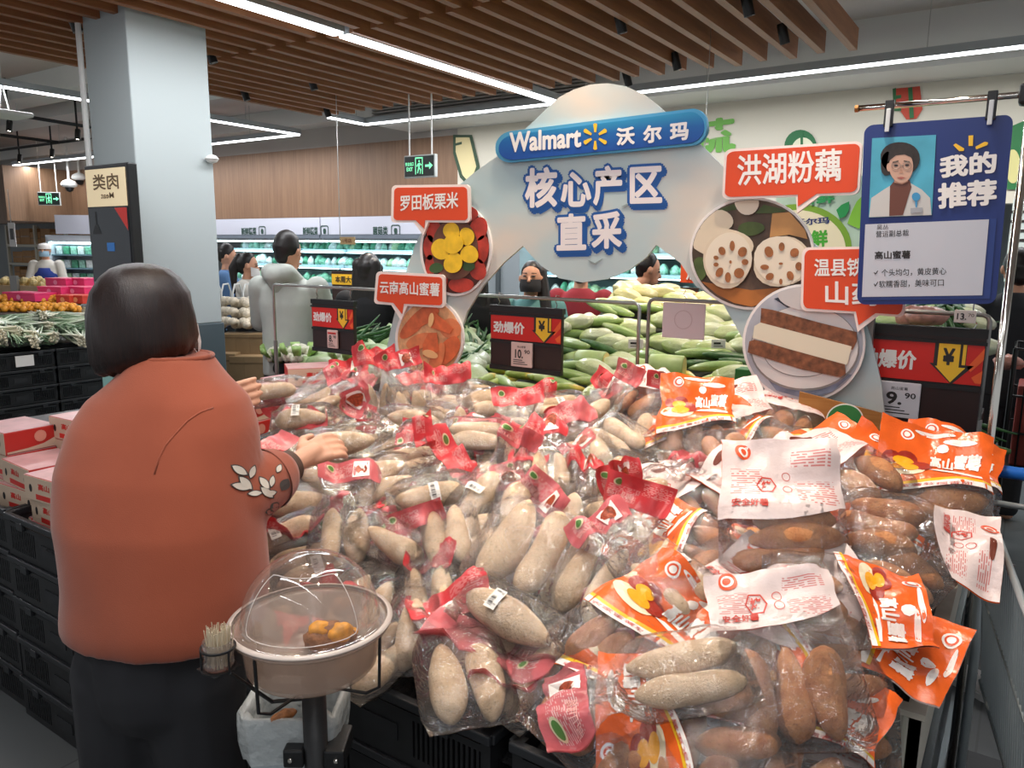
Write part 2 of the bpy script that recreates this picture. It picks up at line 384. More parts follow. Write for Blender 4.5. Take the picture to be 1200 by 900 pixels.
# exit signs
def exit_sign(c, w, h, rz, label, drop):
    t = thing('exit_sign', label, 'exit sign', c, rz)
    MB().box(-w/2, -0.02, -h/2, w/2, 0.02, h/2, bev=0.006).build('case', mat('exit_case', '#b9bcba', 0.4), t)
    MB().box(-w/2+0.012, -0.024, -h/2+0.012, w/2-0.012, -0.019, h/2-0.012).build('face', mat('exit_face', '#0f1a16', 0.3), t)
    g = mat('exit_green', '#7fe8b0', 0.4, emit=hx('#7fe8b0'), estr=1.0); m = MB(); y = -0.0255
    def P(pts): put_poly(m, [(a*w, y, b*h) for a, b in pts])
    put_text(m, '安全出口', (-0.44*w, y, 0.03*h), (-0.17*w, y, 0.03*h), (-0.44*w, y, 0.2*h)); put_text(m, 'EXIT', (-0.40*w, y, -0.2*h), (-0.2*w, y, -0.2*h), (-0.40*w, y, -0.03*h))
    for q in ([(-.12, -.36), (-.12, .36), (-.095, .36), (-.095, -.36)], [(.1, -.36), (.1, .36), (.125, .36), (.125, -.36)], [(-.12, .33), (-.12, .39), (.125, .39), (.125, .33)]): P(q)
    P(ell(0.01, 0.22, 0.022, 0.05, 10)); P([(-.03, .12), (.04, .16), (.03, -.02), (-.02, -.06)]); P([(-.02, -.04), (-.06, -.3), (-.03, -.32), (.01, -.06)]); P([(.02, -.04), (.07, -.16), (.05, -.34), (.03, -.34), (.04, -.18), (-.01, -.08)])
    P([(-.03, .12), (-.08, .0), (-.06, -.03), (-.01, .08)]); P([(.035, .14), (.085, .06), (.075, .02), (.02, .09)])
    P([(.2, .05), (.33, .05), (.33, .16), (.44, 0), (.33, -.16), (.33, -.05), (.2, -.05)])
    m.build('pictogram', g, t)
    r = MB()
    for s in (-0.36, 0.36): r.tube([(s*w, 0, h/2), (s*w, 0, drop)], 0.008, 6)
    r.build('hanger', WHITE, t)
exit_sign(at_t(493, 195, 7.0), 0.37, 0.2, 0.0, 'green and black exit sign hanging from the ceiling left of the standee', 0.95)
exit_sign(at_t(58, 233, 13.0), 0.36, 0.22, R(40), 'green and black exit sign hanging far back left of the pillar', 0.95)
# wall lettering and painted vegetables
WY = 7.29
m = MB(); put_text(m, '蔬', at_y(806, 184, WY), at_y(862, 178, WY), at_y(806, 143, WY), 0.03)
tag(m.build('wall_lettering', mat('leaf_green', '#63a53c', 0.5)), 'large green character on the back wall behind the blue banner', 'lettering')
def mural(name, label, parts):
    t = thing(name, label, 'wall picture', (0, WY, 0))
    for i, (nm, c, pts) in enumerate(parts):
        n = len(pts); vs = [at_y(px, py, WY-0.004-0.003*i) for px, py in pts]
        fixn(MB().prism([(p.x, p.z) for p in vs], 0.003, Matrix.Translation((0, WY-0.004-0.003*i, 0))).build(nm, mat('mural_'+c.strip('#'), c, 0.6), t, world=True))
mural('radish_picture', 'painted pale radish with green outline on the back wall near the exit sign', [('outline', '#2f4a33', [(531, 158), (553, 158), (562, 196), (557, 212), (548, 217), (539, 208), (531, 180)]), ('root', '#e0cf9b', [(534, 161), (550, 161), (558, 195), (553, 209), (548, 212), (542, 205), (534, 178)]),
      ('stroke', '#2f4a33', [(533, 168), (541, 166), (541, 169), (533, 171)])])
mural('pepper_picture', 'painted red pepper with green stem on the wall above the hanging rail', [('body', '#c2452f', [(1046, 104), (1078, 101), (1081, 128), (1074, 139), (1062, 140), (1048, 120)]), ('stem', '#2c6a3c', [(1046, 104), (1050, 103), (1050, 112), (1056, 111), (1056, 115), (1050, 116), (1050, 126), (1056, 126), (1056, 130), (1047, 130)]), ('stroke', '#2c6a3c', [(1064, 103), (1069, 102), (1071, 138), (1066, 139)])])
mural('cabbage_picture', 'dark green round vegetable picture on the wall above the orange label', [('outline', '#22693c', ell(938, 172, 19, 20, 24)), ('leaf', '#dcdcc0', ell(941, 178, 14, 17, 20)), ('stroke', '#22693c', [(938, 156), (941, 156), (941, 170), (938, 170)])])
mural('melon_picture', 'painted green and yellow vegetable on the wall right of the blue board', [('skin', '#27713d', [(1180, 150), (1199, 142), (1230, 160), (1230, 222), (1180, 222)]), ('flesh', '#d9d08c', ell(1187, 195, 9, 20, 18))])
# green advertising poster hanging behind the standee
PY = 4.5
t = thing('advertising_poster', 'light green hanging poster with leaves and lettering behind the orange label', 'poster', (0, PY, 0))
a, b = at_y(905, 300, PY), at_y(1030, 205, PY)
MB().box(a.x, PY, a.z-0.05, b.x, PY+0.01, b.z).build('sheet', mat('poster_sheet', '#a9c3bb', 0.5, var=0.15, scale=6), t, world=True)
def flat(nm, c, pts, y, parent, dz=0.004):
    vs = [at_y(px, py, y) for px, py in pts]
    return fixn(MB().prism([(p.x, p.z) for p in vs], dz, Matrix.Translation((0, y, 0))).build(nm, c if not isinstance(c, str) else mat('print_'+c.strip('#'), c, 0.5), parent, world=True))
flat('ring', '#6f9a2f', ell(935, 290, 63, 51, 40), PY-0.006, t); flat('oval', '#d8d2bd', ell(933, 292, 58, 46, 40), PY-0.011, t)
flat('leaf', '#178a4c', [(980, 246), (986, 240), (995, 236), (995, 246), (990, 254), (984, 256)], PY-0.016, t)
flat('foliage', '#7ab93a', [(993, 262), (998, 248), (1004, 236), (1012, 228), (1020, 240), (1018, 262), (1006, 268)], PY-0.008, t)
m = MB(); put_text(m, '沃尔玛', at_y(930, 265, PY-0.013), at_y(972, 262, PY-0.013), at_y(930, 257, PY-0.013)); m.build('lettering', NAVY, t, world=True)
m = MB(); put_text(m, '新鲜', at_y(935, 241, PY-0.017), at_y(978, 238, PY-0.017), at_y(935, 224, PY-0.017), 0.03); m.build('heading', mat('poster_green', '#1c8f55', 0.5), t, world=True)
m = MB(); put_text(m, '鲜', at_y(950, 290, PY-0.013), at_y(970, 289, PY-0.013), at_y(950, 270, PY-0.013), 0.03); m.build('large_lettering', mat('poster_green2', '#3d9a2f', 0.5), t, world=True)
t = thing('wall_notice', 'pale wall notice with rows of small print right of the blue board', 'notice', (0, WY-0.02, 0))
a, b = at_y(1176, 330, 7.2), at_y(1240, 232, 7.2); MB().box(a.x, 7.2, a.z, b.x, 7.21, b.z).build('sheet', mat('notice_sheet', '#c7d3cf', 0.6), t, world=True)
m = MB()
for i in range(7): a, b = at_y(1184, 250+i*11, 7.195), at_y(1215, 247+i*11, 7.195); m.box(a.x, 7.195, a.z, b.x, 7.2, a.z+0.02)
m.build('print_rows', INK, t, world=True)
flatsign = thing('hanging_price_card', 'orange price card above the vegetables half hidden by the lotus picture', 'price card', (0, 5.2, 0))
a, b = at_y(797, 331, 5.2), at_y(840, 303, 5.2); MB().box(a.x, 5.2, a.z, b.x, 5.21, b.z).build('card', ORANGE, flatsign, world=True); MB().tube([((a.x+b.x)/2, 5.205, b.z), ((a.x+b.x)/2, 5.205, 3.4)], 0.003, 5).build('cord', STEEL, flatsign, world=True)
m = MB(); put_text(m, '点', at_y(804, 328, 5.19), at_y(817, 328, 5.19), at_y(804, 309, 5.19), 0.03); m.build('lettering', WHITEP, flatsign, world=True)
# refrigerated cabinets along the back wall
FR = mat('fridge_white', '#cdd3dc', 0.35); FRIN = mat('fridge_inner', '#c8e6e6', 0.5); TEAL = mat('fridge_light', '#dffcff', 0.4, emit=(0.72, 1.0, 1.0), estr=8)
SHELF = mat('fridge_shelf', '#8fb4c4', 0.4, 0.2); HEAD = mat('fridge_header', '#cfd0dd', 0.4)
HTXT = mat('header_text', '#2f4d44', 0.5)
packs = []
for j, (c, v_) in enumerate((('#4f9a78', .4), ('#9ccdb8', .35), ('#e9f0ea', .2), ('#79b59a', .5), ('#a9c9a0', .4), ('#d8e8e4', .3))):
    packs.append(mat('pack_%s' % c.strip('#'), c, 0.3, var=v_, scale=25, bump=0.3, bscale=40))
def pack_proto(j):
    m = MB(); rg = []
    for i in range(6):
        z = i/5; s = (0.55+0.45*math.sin(math.pi*min(1, z+0.15)))*(0.4 if i == 5 else 1)
        rg.append([(0.07*s*math.cos(a)*(1+0.25*math.sin(3*a+j)), 0.06*s*math.sin(a)*(1+0.2*math.cos(2*a+j)), 0.16*z) for a in [2*math.pi*k_/10 for k_ in range(10)]])
    return m.loft(rg)
pm = [pack_proto(j) for j in range(6)]
pack_me = []
for j in range(6):
    o = pm[j].build('vegetable_pack', packs[j], smooth=True); pack_me.append(o.data); bpy.data.objects.remove(o)
def fridge(x0, x1, label, texts):
    t = thing('display_fridge', label, 'fridge', ((x0+x1)/2, 7.25, 0), 0, 'open display fridges along the back wall')
    m = MB(); m.box(x0, 8.2, 0, x1, 8.35, 2.0).box(x0, 7.3, 0.0, x1, 8.2, 0.35).box(x0, 7.2, 0.3, x1, 7.26, 0.62)
    m.build('carcass', FR, t, world=True)
    MB().box(x0, 8.16, 0.35, x1, 8.2, 1.8).build('back_liner', FRIN, t, world=True)
    MB().box(x0, 7.18, 1.80, x1, 7.22, 2.02).build('header_panel', HEAD, t, world=True)
    MB().box(x0, 7.22, 1.72, x1, 8.2, 1.82).build('canopy', FR, t, world=True)
    MB().box(x0, 7.17, 1.745, x1, 7.2, 1.795).build('grey_strip', mat('strip_grey', '#8a93a0', 0.3, 0.5), t, world=True)
    MB().box(x0+0.03, 7.3, 1.70, x1-0.03, 7.36, 1.72).build('lamp_tube', TEAL, t, world=True)
    for z in (0.62, 0.88, 1.12, 1.36, 1.58):
        d = 0.16+(z-0.6)*0.2
        sh = MB().box(x0, 7.3+d, z-0.02, x1, 8.18, z).build('shelf', SHELF, t, world=True)
        MB().box(x0, 7.285+d, z-0.03, x1, 7.3+d, z+0.03).build('ticket_rail', mat('ticket_rail', '#dfe9ef', 0.3), sh, world=False) if False else MB().box(x0, 7.285+d, z-0.03, x1, 7.3+d, z+0.025).build('ticket_rail', mat('ticket_rail', '#a8c4d4', 0.3), t, world=True)
    MB().box(x0+0.03, 7.5, 1.335, x1-0.03, 7.53, 1.345).box(x0+0.03, 7.6, 1.555, x1-0.03, 7.63, 1.562).build('shelf_lamp', TEAL, t, world=True)
    m = MB(); sg = MB()
    for (px, txt, ic) in texts:
        p0 = at_y(px, 275.5, 7.175); p1 = at_y(px+17.5, 275.2, 7.175); m2 = p0.copy(); m2.z += 0.105
        put_text(m, txt, p0, p1, m2, 0.02)
        cx, cz = p1.x+0.13, p0.z+0.055
        for r_, y_ in ((0.07, 7.175), ):
            outer = rrect(cx-0.075, cz-0.07, cx+0.075, cz+0.07, 0.03); inner = rrect(cx-0.062, cz-0.057, cx+0.062, cz+0.057, 0.025)
            n = len(outer); sg.add([(a_, y_, b_) for a_, b_ in outer]+[(a_, y_, b_) for a_, b_ in inner], [(i, (i+1) % n, (i+1) % n+n, i+n) for i in range(n)])
            sg.add([(cx-0.03, y_, cz), (cx-0.02, y_, cz-0.04), (cx+0.02, y_, cz-0.04), (cx+0.03, y_, cz), (cx+0.02, y_, cz+0.03), (cx-0.02, y_, cz+0.03)], [(0, 1, 2, 3), (0, 3, 4, 5)])
    if texts: m.build('header_lettering', HTXT, t, world=True); sg.build('header_icon', HTXT, t, world=True)
    return t
fridge(-10.45, -7.95, 'open display fridge with white header right beside the pillar', [(283, '新鲜蔬菜', 0), (355, '新鲜蔬菜', 0)])
fridge(-7.93, -5.42, 'open display fridge with mushroom header left of the standee', [(437, '菌菇类', 0)])
fridge(-4.7, -2.6, 'open display fridge behind the masked woman in teal', [])
fridge(-2.58, -0.4, 'open display fridge behind the white cabbage pile', [])
struct('wall_cabinet_end', MB().box(-5.4, 7.12, 0, -4.72, 8.3, 2.02), mat('end_panel_grey', '#8f979b', 0.45))
struct('trim_cabinet_post', MB().box(-5.02, 7.09, 0, -4.97, 7.12, 2.02), mat('post_dark', '#4c5356', 0.4))
n_ = 0
for (xa, xb) in ((-10.4, -5.5), (-4.65, -0.5)):
    for zi, z in enumerate((0.62, 0.88, 1.12, 1.36, 1.58)):
        d = 0.16+(z-0.6)*0.2
        if z < 0.8: continue
        x = xa+0.05
        while x < xb:
            if n_ > 296: break
            j = random.choices(range(6), (4, 3, 2, 3, 2, 2))[0]
            o = bpy.data.objects.new('vegetable_pack', pack_me[j]); col.objects.link(o)
            s = rnd(0.9, 1.15); o.location = (x, 7.3+d+0.1+rnd(0, 0.06), z); o.rotation_euler = (0, 0, rnd(0, 6)); o.scale = (s*1.15, s, s*rnd(0.75, 1.0) if z < 1.5 else s*0.8)
            tag(o, 'bagged leafy vegetable standing on a shelf of the back wall display fridges', 'vegetable pack', 'bagged vegetables in the back wall fridges'); n_ += 1
            x += rnd(0.105, 0.135)
# ------------------------------------------------------------------ standee sign
SY = 2.70
def pr(name, c, rough=0.45, var=0.0, scale=10): return mat(name, c, rough, var=var, scale=scale)
def slab(nm, m_, pts, y, parent, depth=0.004):
    vs = [at_y(px, py, y) for px, py in pts]
    return fixn(MB().prism([(p.x, p.z) for p in vs], depth, Matrix.Translation((0, y, 0))).build(nm, m_, parent, world=True))
def wtext(nm, m_, body, a, b, c, y, parent, bold=0.03):
    mb = MB(); put_text(mb, body, at_y(*a, y), at_y(*b, y), at_y(*c, y), bold); return mb.build(nm, m_, parent, world=True)
st = thing('standee_sign', 'big pale blue cutout standee with round top and produce pictures over the heap', 'sign', (-1.45, SY, 0.85))
k = N('standee_sky'); v = k.coord('Object', (1.2, 1, 2.0)); f = k.noise(v, 1.3, 3)
k.l(k.ramp(f, [(0.3, hx('#a9c4ca')), (0.5, hx('#bccaca')), (0.66, hx('#d8ccbf'))]), k.p.inputs['Base Color']); k.p.inputs['Roughness'].default_value = 0.35
SKY = k.m
circ = ell(697, 214.5, 118, 117, 72)
outl = [(640, 128), (655, 114), (672, 105), (692, 99), (712, 97.5), (733, 101), (753, 110), (768, 121), (800, 150), (832, 180), (852, 200), (900, 245), (960, 290), (1000, 340), (1020, 395), (1033, 450), (1040, 520), (1040, 600), (900, 600), (893, 520), (885, 460), (872, 400), (848, 357), (815, 335), (797, 308), (769, 287),
        (757, 302), (738, 316), (712, 327), (682, 331), (655, 326), (635, 312), (622, 299), (613, 288), (590, 308), (566, 335), (547, 366), (535, 405), (530, 460), (525, 540), (432, 540), (447, 440), (457, 390), (470, 335), (487, 285), (505, 252), (530, 224), (556, 202), (583, 183), (606, 160)]
slab('backboard', SKY, outl, SY, st, 0.012)
BNR = N('banner_blue'); v = BNR.coord('Generated'); sx = BNR.n('ShaderNodeSeparateXYZ'); BNR.l(v, sx.inputs[0])
BNR.l(BNR.ramp(sx.outputs['Z'], [(0.15, hx('#1c4e9c')), (0.6, hx('#1f63a8')), (0.95, hx('#2f8fba'))]), BNR.p.inputs['Base Color']); BNR.p.inputs['Roughness'].default_value = 0.3
def warp(pts, q):  # unit square -> quad (bl, br, tr, tl)
    (ax, ay), (bx, by), (cx, cy), (dx, dy) = q
    return [((1-u)*(1-w)*ax+u*(1-w)*bx+u*w*cx+(1-u)*w*dx, (1-u)*(1-w)*ay+u*(1-w)*by+u*w*cy+(1-u)*w*dy) for u, w in pts]
def rr01(r, asp, n=7):  # rounded unit rectangle, r in units of height
    return [(a/asp, b) for a, b in rrect(0, 0, asp, 1, r, n)]
bq = ((583, 190), (828, 167), (826, 127), (582, 158))
bn = slab('banner', pr('banner_edge', '#4f9ec4'), warp(rr01(0.46, 6.2), ((581, 192), (829, 169), (828, 125), (580, 156))), SY-0.02, st, 0.02)
slab('banner_face', BNR.m, warp(rr01(0.46, 6.2), ((585, 189), (825.5, 166), (824.5, 129), (584, 160))), SY-0.024, bn, 0.004)
wtext('wordmark', WHITEP, 'Walmart', (597, 179), (681, 172.5), (597, 155.5), SY-0.0255, bn, 0.028)
m = MB()
for i in range(6):
    g = R(90+60*i); c, s = math.cos(g), math.sin(g); o = [(697.5+c*r-s*w*0.9, 160-s*r*1.02-c*w) for r, w in ((5, -1.2), (14, -2.6), (15.2, -1.2), (15.2, 1.2), (14, 2.6), (5, 1.2))]
    put_poly(m, [at_y(*q, SY-0.0255) for q in o])
m.build('spark_emblem', YELLOW, bn, world=True)
for i, ch in enumerate('沃尔玛'): wtext('wordmark', WHITEP, ch, (722+31.5*i, 171-2.6*i), (744+31.5*i, 169-2.6*i), (722+31.5*i, 150-2.6*i), SY-0.0255, bn, 0.035)
BLUEP = pr('headline_blue', '#2159a0'); LILY = pr('headline_white', '#efe6e4')
def headline(chs, spots):
    for ch, (x, y, w, h) in zip(chs, spots):
        for dx, dy, bo, dep in ((0, 0, 0.075, 0.0032), (3.5, 4.5, 0.075, 0.0016), (1.8, 2.3, 0.075, 0.0022)):
            wtext('headline_outline', BLUEP, ch, (x-3+dx, y+3+dy), (x+w+3+dx, y+2+dy), (x-3+dx, y-h-3+dy), SY-dep, st, bo)
        wtext('headline_lettering', LILY, ch, (x, y), (x+w, y-1), (x, y-h), SY-0.0042, st, 0.03)
headline('核心产区', [(615, 244, 38, 47), (657, 243, 36, 41), (695, 241, 34, 46), (738, 239, 38, 43)])
headline('直采', [(652, 294, 35, 43), (693, 292, 36, 43)])
for q in ([(728, 242), (734, 239), (741, 240), (735, 241), (732, 243)], [(688, 304), (697, 308), (706, 303), (698, 310), (693, 309)]): slab('gull', pr('gull_grey', '#8f9a99'), q, SY-0.003, st, 0.002)
def medallion(nm, cx, cy, rx, ry, bgm, y):
    d = slab(nm, pr('medallion_rim', '#f0e8e3'), ell(cx, cy, rx, ry, 48), y, st, 0.012)
    slab('picture_ground', bgm, ell(cx, cy, rx-3, ry-3, 48), y-0.002, d, 0.002); return d
def blob(cx, cy, rx, ry, rot=0.0, n=22, k_=0.06, s_=0):
    rr = random.Random(int(cx*7+cy*3+s_)); ph = [rr.uniform(0, 6) for _ in range(3)]
    return [(cx+(x-cx)*(1+k_*math.sin(2*i/n*6.28+ph[0])+k_*0.5*math.sin(3*i/n*6.28+ph[1])), cy+(y-cy)*(1+k_*math.sin(2*i/n*6.28+ph[0])+k_*0.5*math.sin(3*i/n*6.28+ph[1]))) for i, (x, y) in enumerate(ell(cx, cy, rx, ry, n, R(rot)))]
# chestnuts
d = medallion('chestnut_picture', 534, 292, 42, 55, pr('picture_dark', '#4c2118', var=0.3, scale=30), SY-0.012)
RCH = pr('print_chestnut', '#b3392a', 0.4, 0.35, 18); yl = pr('print_yellow', '#eec028', 0.4, 0.15, 20); brn = pr('print_bowl', '#6b4433', 0.5, 0.2, 20); lf = pr('print_leaf', '#3f5b31')
for i, (x, y, a, b) in enumerate(((508, 270, 9, 14), (503, 290, 7, 14), (504, 311, 6, 12), (548, 250, 12, 9), (561, 268, 10, 14), (565, 292, 8, 16), (560, 316, 10, 12), (540, 334, 14, 9), (516, 330, 9, 10), (520, 252, 9, 8))):
    slab('chestnut_print', RCH, blob(x, y, a, b), SY-0.0165, d, 0.0018)
slab('bowl_print', brn, ell(533, 292, 27, 36, 36), SY-0.0185, d, 0.0016)
for x, y, a, b in ((511, 314, 8, 6), (549, 312, 7, 6)): slab('leaf_print', lf, blob(x, y, a, b), SY-0.0200, d, 0.0013)
for i, (x, y, a, b) in enumerate(((529, 271, 10, 10), (547, 277, 9, 10), (516, 292, 10, 13), (550, 298, 10, 11), (531, 308, 11, 12), (531, 286, 11, 12))): slab('kernel_print', yl, blob(x, y, a, b), SY-0.0215-0.0012*i, d, 0.001)
# sweet potatoes
d = medallion('sweet_potato_picture', 503, 397, 40, 47, pr('print_weave', '#e2a878', 0.5, 0.2, 40), SY-0.012)
sp = [pr('print_sweet', '#d4683c', 0.4, 0.2, 25), pr('print_sweet_light', '#dd8052', 0.4, 0.15, 25), pr('print_sweet_cut', '#eab77f', 0.4)]
for i, (c, pts) in enumerate(((0, blob(487, 378, 24, 9, -48)), (0, blob(497, 372, 20, 8, -35, s_=3)), (1, blob(528, 385, 13, 11, 40)), (0, blob(524, 412, 22, 10, -50)), (1, blob(491, 400, 17, 8, -25)), (1, blob(512, 420, 18, 8, -70)), (0, [(509, 365), (531, 385), (527, 391), (505, 384), (502, 376)]), (0, [(502, 390), (512, 390), (514, 412), (496, 418), (495, 404)]), (2, blob(504, 415, 9, 4.5, 15)), (2, blob(505, 375, 3.2, 8, 10)))):
    slab('root_print', sp[c], pts, SY-0.0155-0.0013*i, d, 0.001)
# lotus root
d = medallion('lotus_root_picture', 881, 297, 73, 66, pr('print_brown', '#5a4638', 0.5, 0.4, 14), SY-0.012)
cr = pr('print_cream', '#dccbb2', 0.4, 0.05, 12); cr2 = pr('print_cream2', '#e6d9c4', 0.4); ho = pr('print_hole', '#9a5f35', 0.5, 0.3, 30); bd = pr('print_board', '#a8662f', 0.5, 0.25, 9); gn = pr('print_herb', '#4a5a2c', 0.5, 0.3, 20)
def inside(pts, cx, cy, rx, ry):  # clip a polygon's points onto the medallion
    o = []
    for x, y in pts:
        q = math.hypot((x-cx)/rx, (y-cy)/ry); o.append((x, y) if q <= 1 else (cx+(x-cx)/q, cy+(y-cy)/q))
    return o
I = lambda pts: inside(pts, 881, 297, 69.5, 62.5)
for i, (c, pts) in enumerate(((bd, [(822, 330), (850, 335), (880, 340), (905, 338), (925, 335), (915, 345), (900, 353), (881, 360), (860, 355), (840, 345)]), (gn, [(838, 243), (865, 237), (862, 246), (845, 248)]), (gn, [(885, 250), (895, 240), (925, 240), (920, 248), (905, 250)]), (gn, blob(880, 268, 16, 8)),
        (pr('print_wood', '#c18d55', 0.5, 0.15, 10), [(905, 250), (930, 243), (944, 270), (946, 280), (925, 275), (902, 278)]), (cr, blob(835, 258, 26, 13, 0)), (cr2, blob(875, 238, 15, 13, 0)), (gn, blob(820, 315, 8, 15)),
        (cr, blob(845, 285, 40, 18, 5)), (pr('print_white_shade', '#d8c7ae'), blob(852, 305, 29, 32, 0, k_=.03)), (cr2, blob(854, 303, 27, 31, 0, k_=.03)), (pr('print_white_shade', '#d8c7ae'), blob(917, 307, 33, 30)), (cr2, blob(915, 305, 31, 29, 0, k_=.03)))):
    slab('lotus_print', c, I(pts), SY-0.0155-0.0011*i, d, 0.0009)
for i, (x, y, a, b, r_) in enumerate(((858, 288, 3, 6, 0), (846, 294, 4, 5, -20), (870, 295, 5, 6, 30), (839, 302, 3, 2.5, 20), (839, 310, 3, 2.5, 0), (873, 307, 4, 3.5, 0), (843, 319, 4, 6, 30), (866, 320, 6, 6, 0), (853, 325, 3.5, 6, 0), (856, 307, 1.5, 2, 0), (901, 295, 5, 6.5, -20), (916, 289, 3.5, 5, 0), (931, 296, 5, 5.5, 40), (896, 313, 5, 3, 0), (936, 312, 4, 5, 0), (902, 324, 5, 4, -30), (926, 323, 4, 5.5, -20), (915, 330, 2, 3.5, 0), (915, 309, 2.5, 1.5, 0))):
    slab('hole_print', ho, I(ell(x, y, a, b, 14, R(r_))), SY-0.0310-0.0001*i, d, 0.0009)
# yam on a plate
d = medallion('yam_picture', 942, 402, 72, 69, pr('print_cloth', '#a9aab2', 0.5, 0.3, 6), SY-0.036)
pw = pr('print_plate', '#d8d2cf', 0.4); pg = pr('print_plate_line', '#8d8784'); ybr = pr('print_yam_bark', '#7a4a30', 0.6, 0.5, 45); ywh = pr('print_yam_flesh', '#e0d6bf', 0.4); dk = pr('print_dark_cloth', '#333a48')
J = lambda pts: inside(pts, 942, 402, 68.5, 65.5)
for i, (c, pts) in enumerate(((dk, [(907, 350), (918, 347), (935, 357), (925, 362)]), (pr('print_cloth_blue', '#6d7386', 0.5, 0.3, 20), [(885, 425), (1000, 440), (975, 462), (945, 468), (910, 458)]), (pg, ell(943, 408, 64, 50, 40)), (pw, ell(943, 407, 62.5, 48.5, 40)), (pg, ell(941, 411, 47, 31, 36)), (pw, ell(941, 411, 46, 30, 36)),
        (pr('print_plate_rim', '#c8c2c0'), blob(945, 350, 34, 14, 10)), (ybr, [(892, 361), (905, 363), (960, 378), (1004, 389), (1004, 400), (999, 410), (960, 400), (891, 378)]), (ywh, [(884, 382), (891, 378), (998, 406), (993, 427), (986, 428), (882, 396)]), (ybr, [(878, 400), (884, 398), (990, 427), (991, 438), (985, 442), (940, 433), (876, 413)]))):
    slab('yam_print', c, J(pts), SY-0.0395-0.0011*i, d, 0.0009)
# speech-bubble labels
def bubble(nm, quad, tail, texts, y, r=0.12, asp=2.2):
    cx = sum(q[0] for q in quad)/4; cy = sum(q[1] for q in quad)/4
    def grow(q, g): return tuple((x+math.copysign(g, x-cx), y_+math.copysign(g, y_-cy)) for x, y_ in q)
    def loop(q, tl):
        o = warp(rr01(r, asp), q); n = 8  # corners: tr, tl, bl, br ; insert the tail between bl and br
        return o[:3*n]+tl+o[3*n:]
    gq = grow(quad, 3)
    tl = [tail[0], tail[1], tail[2]]
    tg = [(tail[0][0]-2.5, tail[0][1]+2.5), (tail[1][0]-1, tail[1][1]+8), (tail[2][0]+4, tail[2][1]+2.5)]
    b = slab(nm, pr('label_rim', '#f3e3dc'), loop(gq, tg), y, st, 0.012)
    slab('label_face', ORANGE if y > SY-0.03 else pr('label_deep_orange', '#dd4a20', 0.4), loop(quad, tl), y-0.002, b, 0.002)
    for body, p0, p1, p2 in texts: wtext('lettering', WHITEP, body, p0, p1, p2, y-0.0032, b, 0.012)
bubble('chestnut_label', ((461, 258), (548, 258), (547, 219), (462, 220)), [(487, 258), (497, 268), (498, 258)], [('罗田板栗米', (469, 247.5), (537, 244), (469, 229))], SY-0.03)
bubble('sweet_potato_label', ((441, 353), (518, 358), (518, 325), (444, 321)), [(461, 355), (471, 368), (473, 356)], [('云南高山蜜薯', (445, 344), (515, 347.5), (445, 329))], SY-0.03)
bubble('lotus_root_label', ((849, 231), (1004, 225), (1008, 168), (852, 178)), [(935, 228), (935, 242), (957, 227)], [('洪湖粉藕', (864, 218), (986, 212), (864, 182))], SY-0.052)
bubble('yam_label', ((941, 361), (1057, 369), (1062, 291), (943, 293)), [(1003, 365), (1006, 381), (1026, 367)], [('温县铁棍', (954, 324), (1032, 324), (954, 303)), ('山药', (967, 356), (1030, 359), (967, 329))], SY-0.056)
for q in (((-2.42, 0.9), ), ((-0.45, 0.9), )):
    x = q[0][0]; MB().box(x-0.03, SY+0.013, 0.64, x+0.03, SY+0.04, 1.5).build('support_strut', GREYMET, st, world=True)

wp = thing('wooden_plaque', 'small brown wooden plaque with green oval mark at the foot of the yam picture', 'plaque', (-0.5, SY-0.075, 0.9))
slab('board', wood_mat('plaque_wood', '#8a5a26', '#a06c33', '#b07c40', (2, 2, 30)), [(937, 459), (1036, 485), (1032, 530), (930, 530)], SY-0.075, wp, 0.01)
slab('oval_rim', WHITEP, ell(990, 492, 22, 19, 30), SY-0.078, wp, 0.002); slab('oval_mark', GREENP, ell(990, 492, 20.5, 17.5, 30), SY-0.080, wp, 0.002)
slab('oval_centre', mat('plaque_grey', '#b7b3aa', 0.5), ell(988, 497, 9, 7, 18), SY-0.082, wp, 0.002)
# ------------------------------------------------------------------ price rails with hanging price boards
def rail(x0, x1, y, z, label):
    t = thing('price_rail', label, 'sign rail', ((x0+x1)/2, y, 0.8)); r = 0.02
    MB().tube([(x0, y, 0.8), (x0, y, z-r), (x0+r*0.3, y, z-r*0.3), (x0+r, y, z), (x1-r, y, z), (x1-r*0.3, y, z-r*0.3), (x1, y, z-r), (x1, y, 0.8)], 0.0075, 8).build('tube', STEEL if x0 < -2 else GREYMET, t, world=True, smooth=True)
    m = MB()
    for x in (x0, x1): m.tube([(x, y, 0.8), (x, y, 1.12)], 0.0115, 8)
    m.build('sleeve', GREYMET, t, world=True); return t
FY = 2.80
rail(-3.487, -1.285, FY, 1.432, 'long thin metal rail carrying the 8.90 and 10.90 price boards')
rail(-1.245, -0.105, FY, 1.452, 'grey metal rail carrying the 9.90 price board at the heap corner')
BOARD = mat('board_brown', '#2c1b1a', 0.4, var=0.1, scale=5)
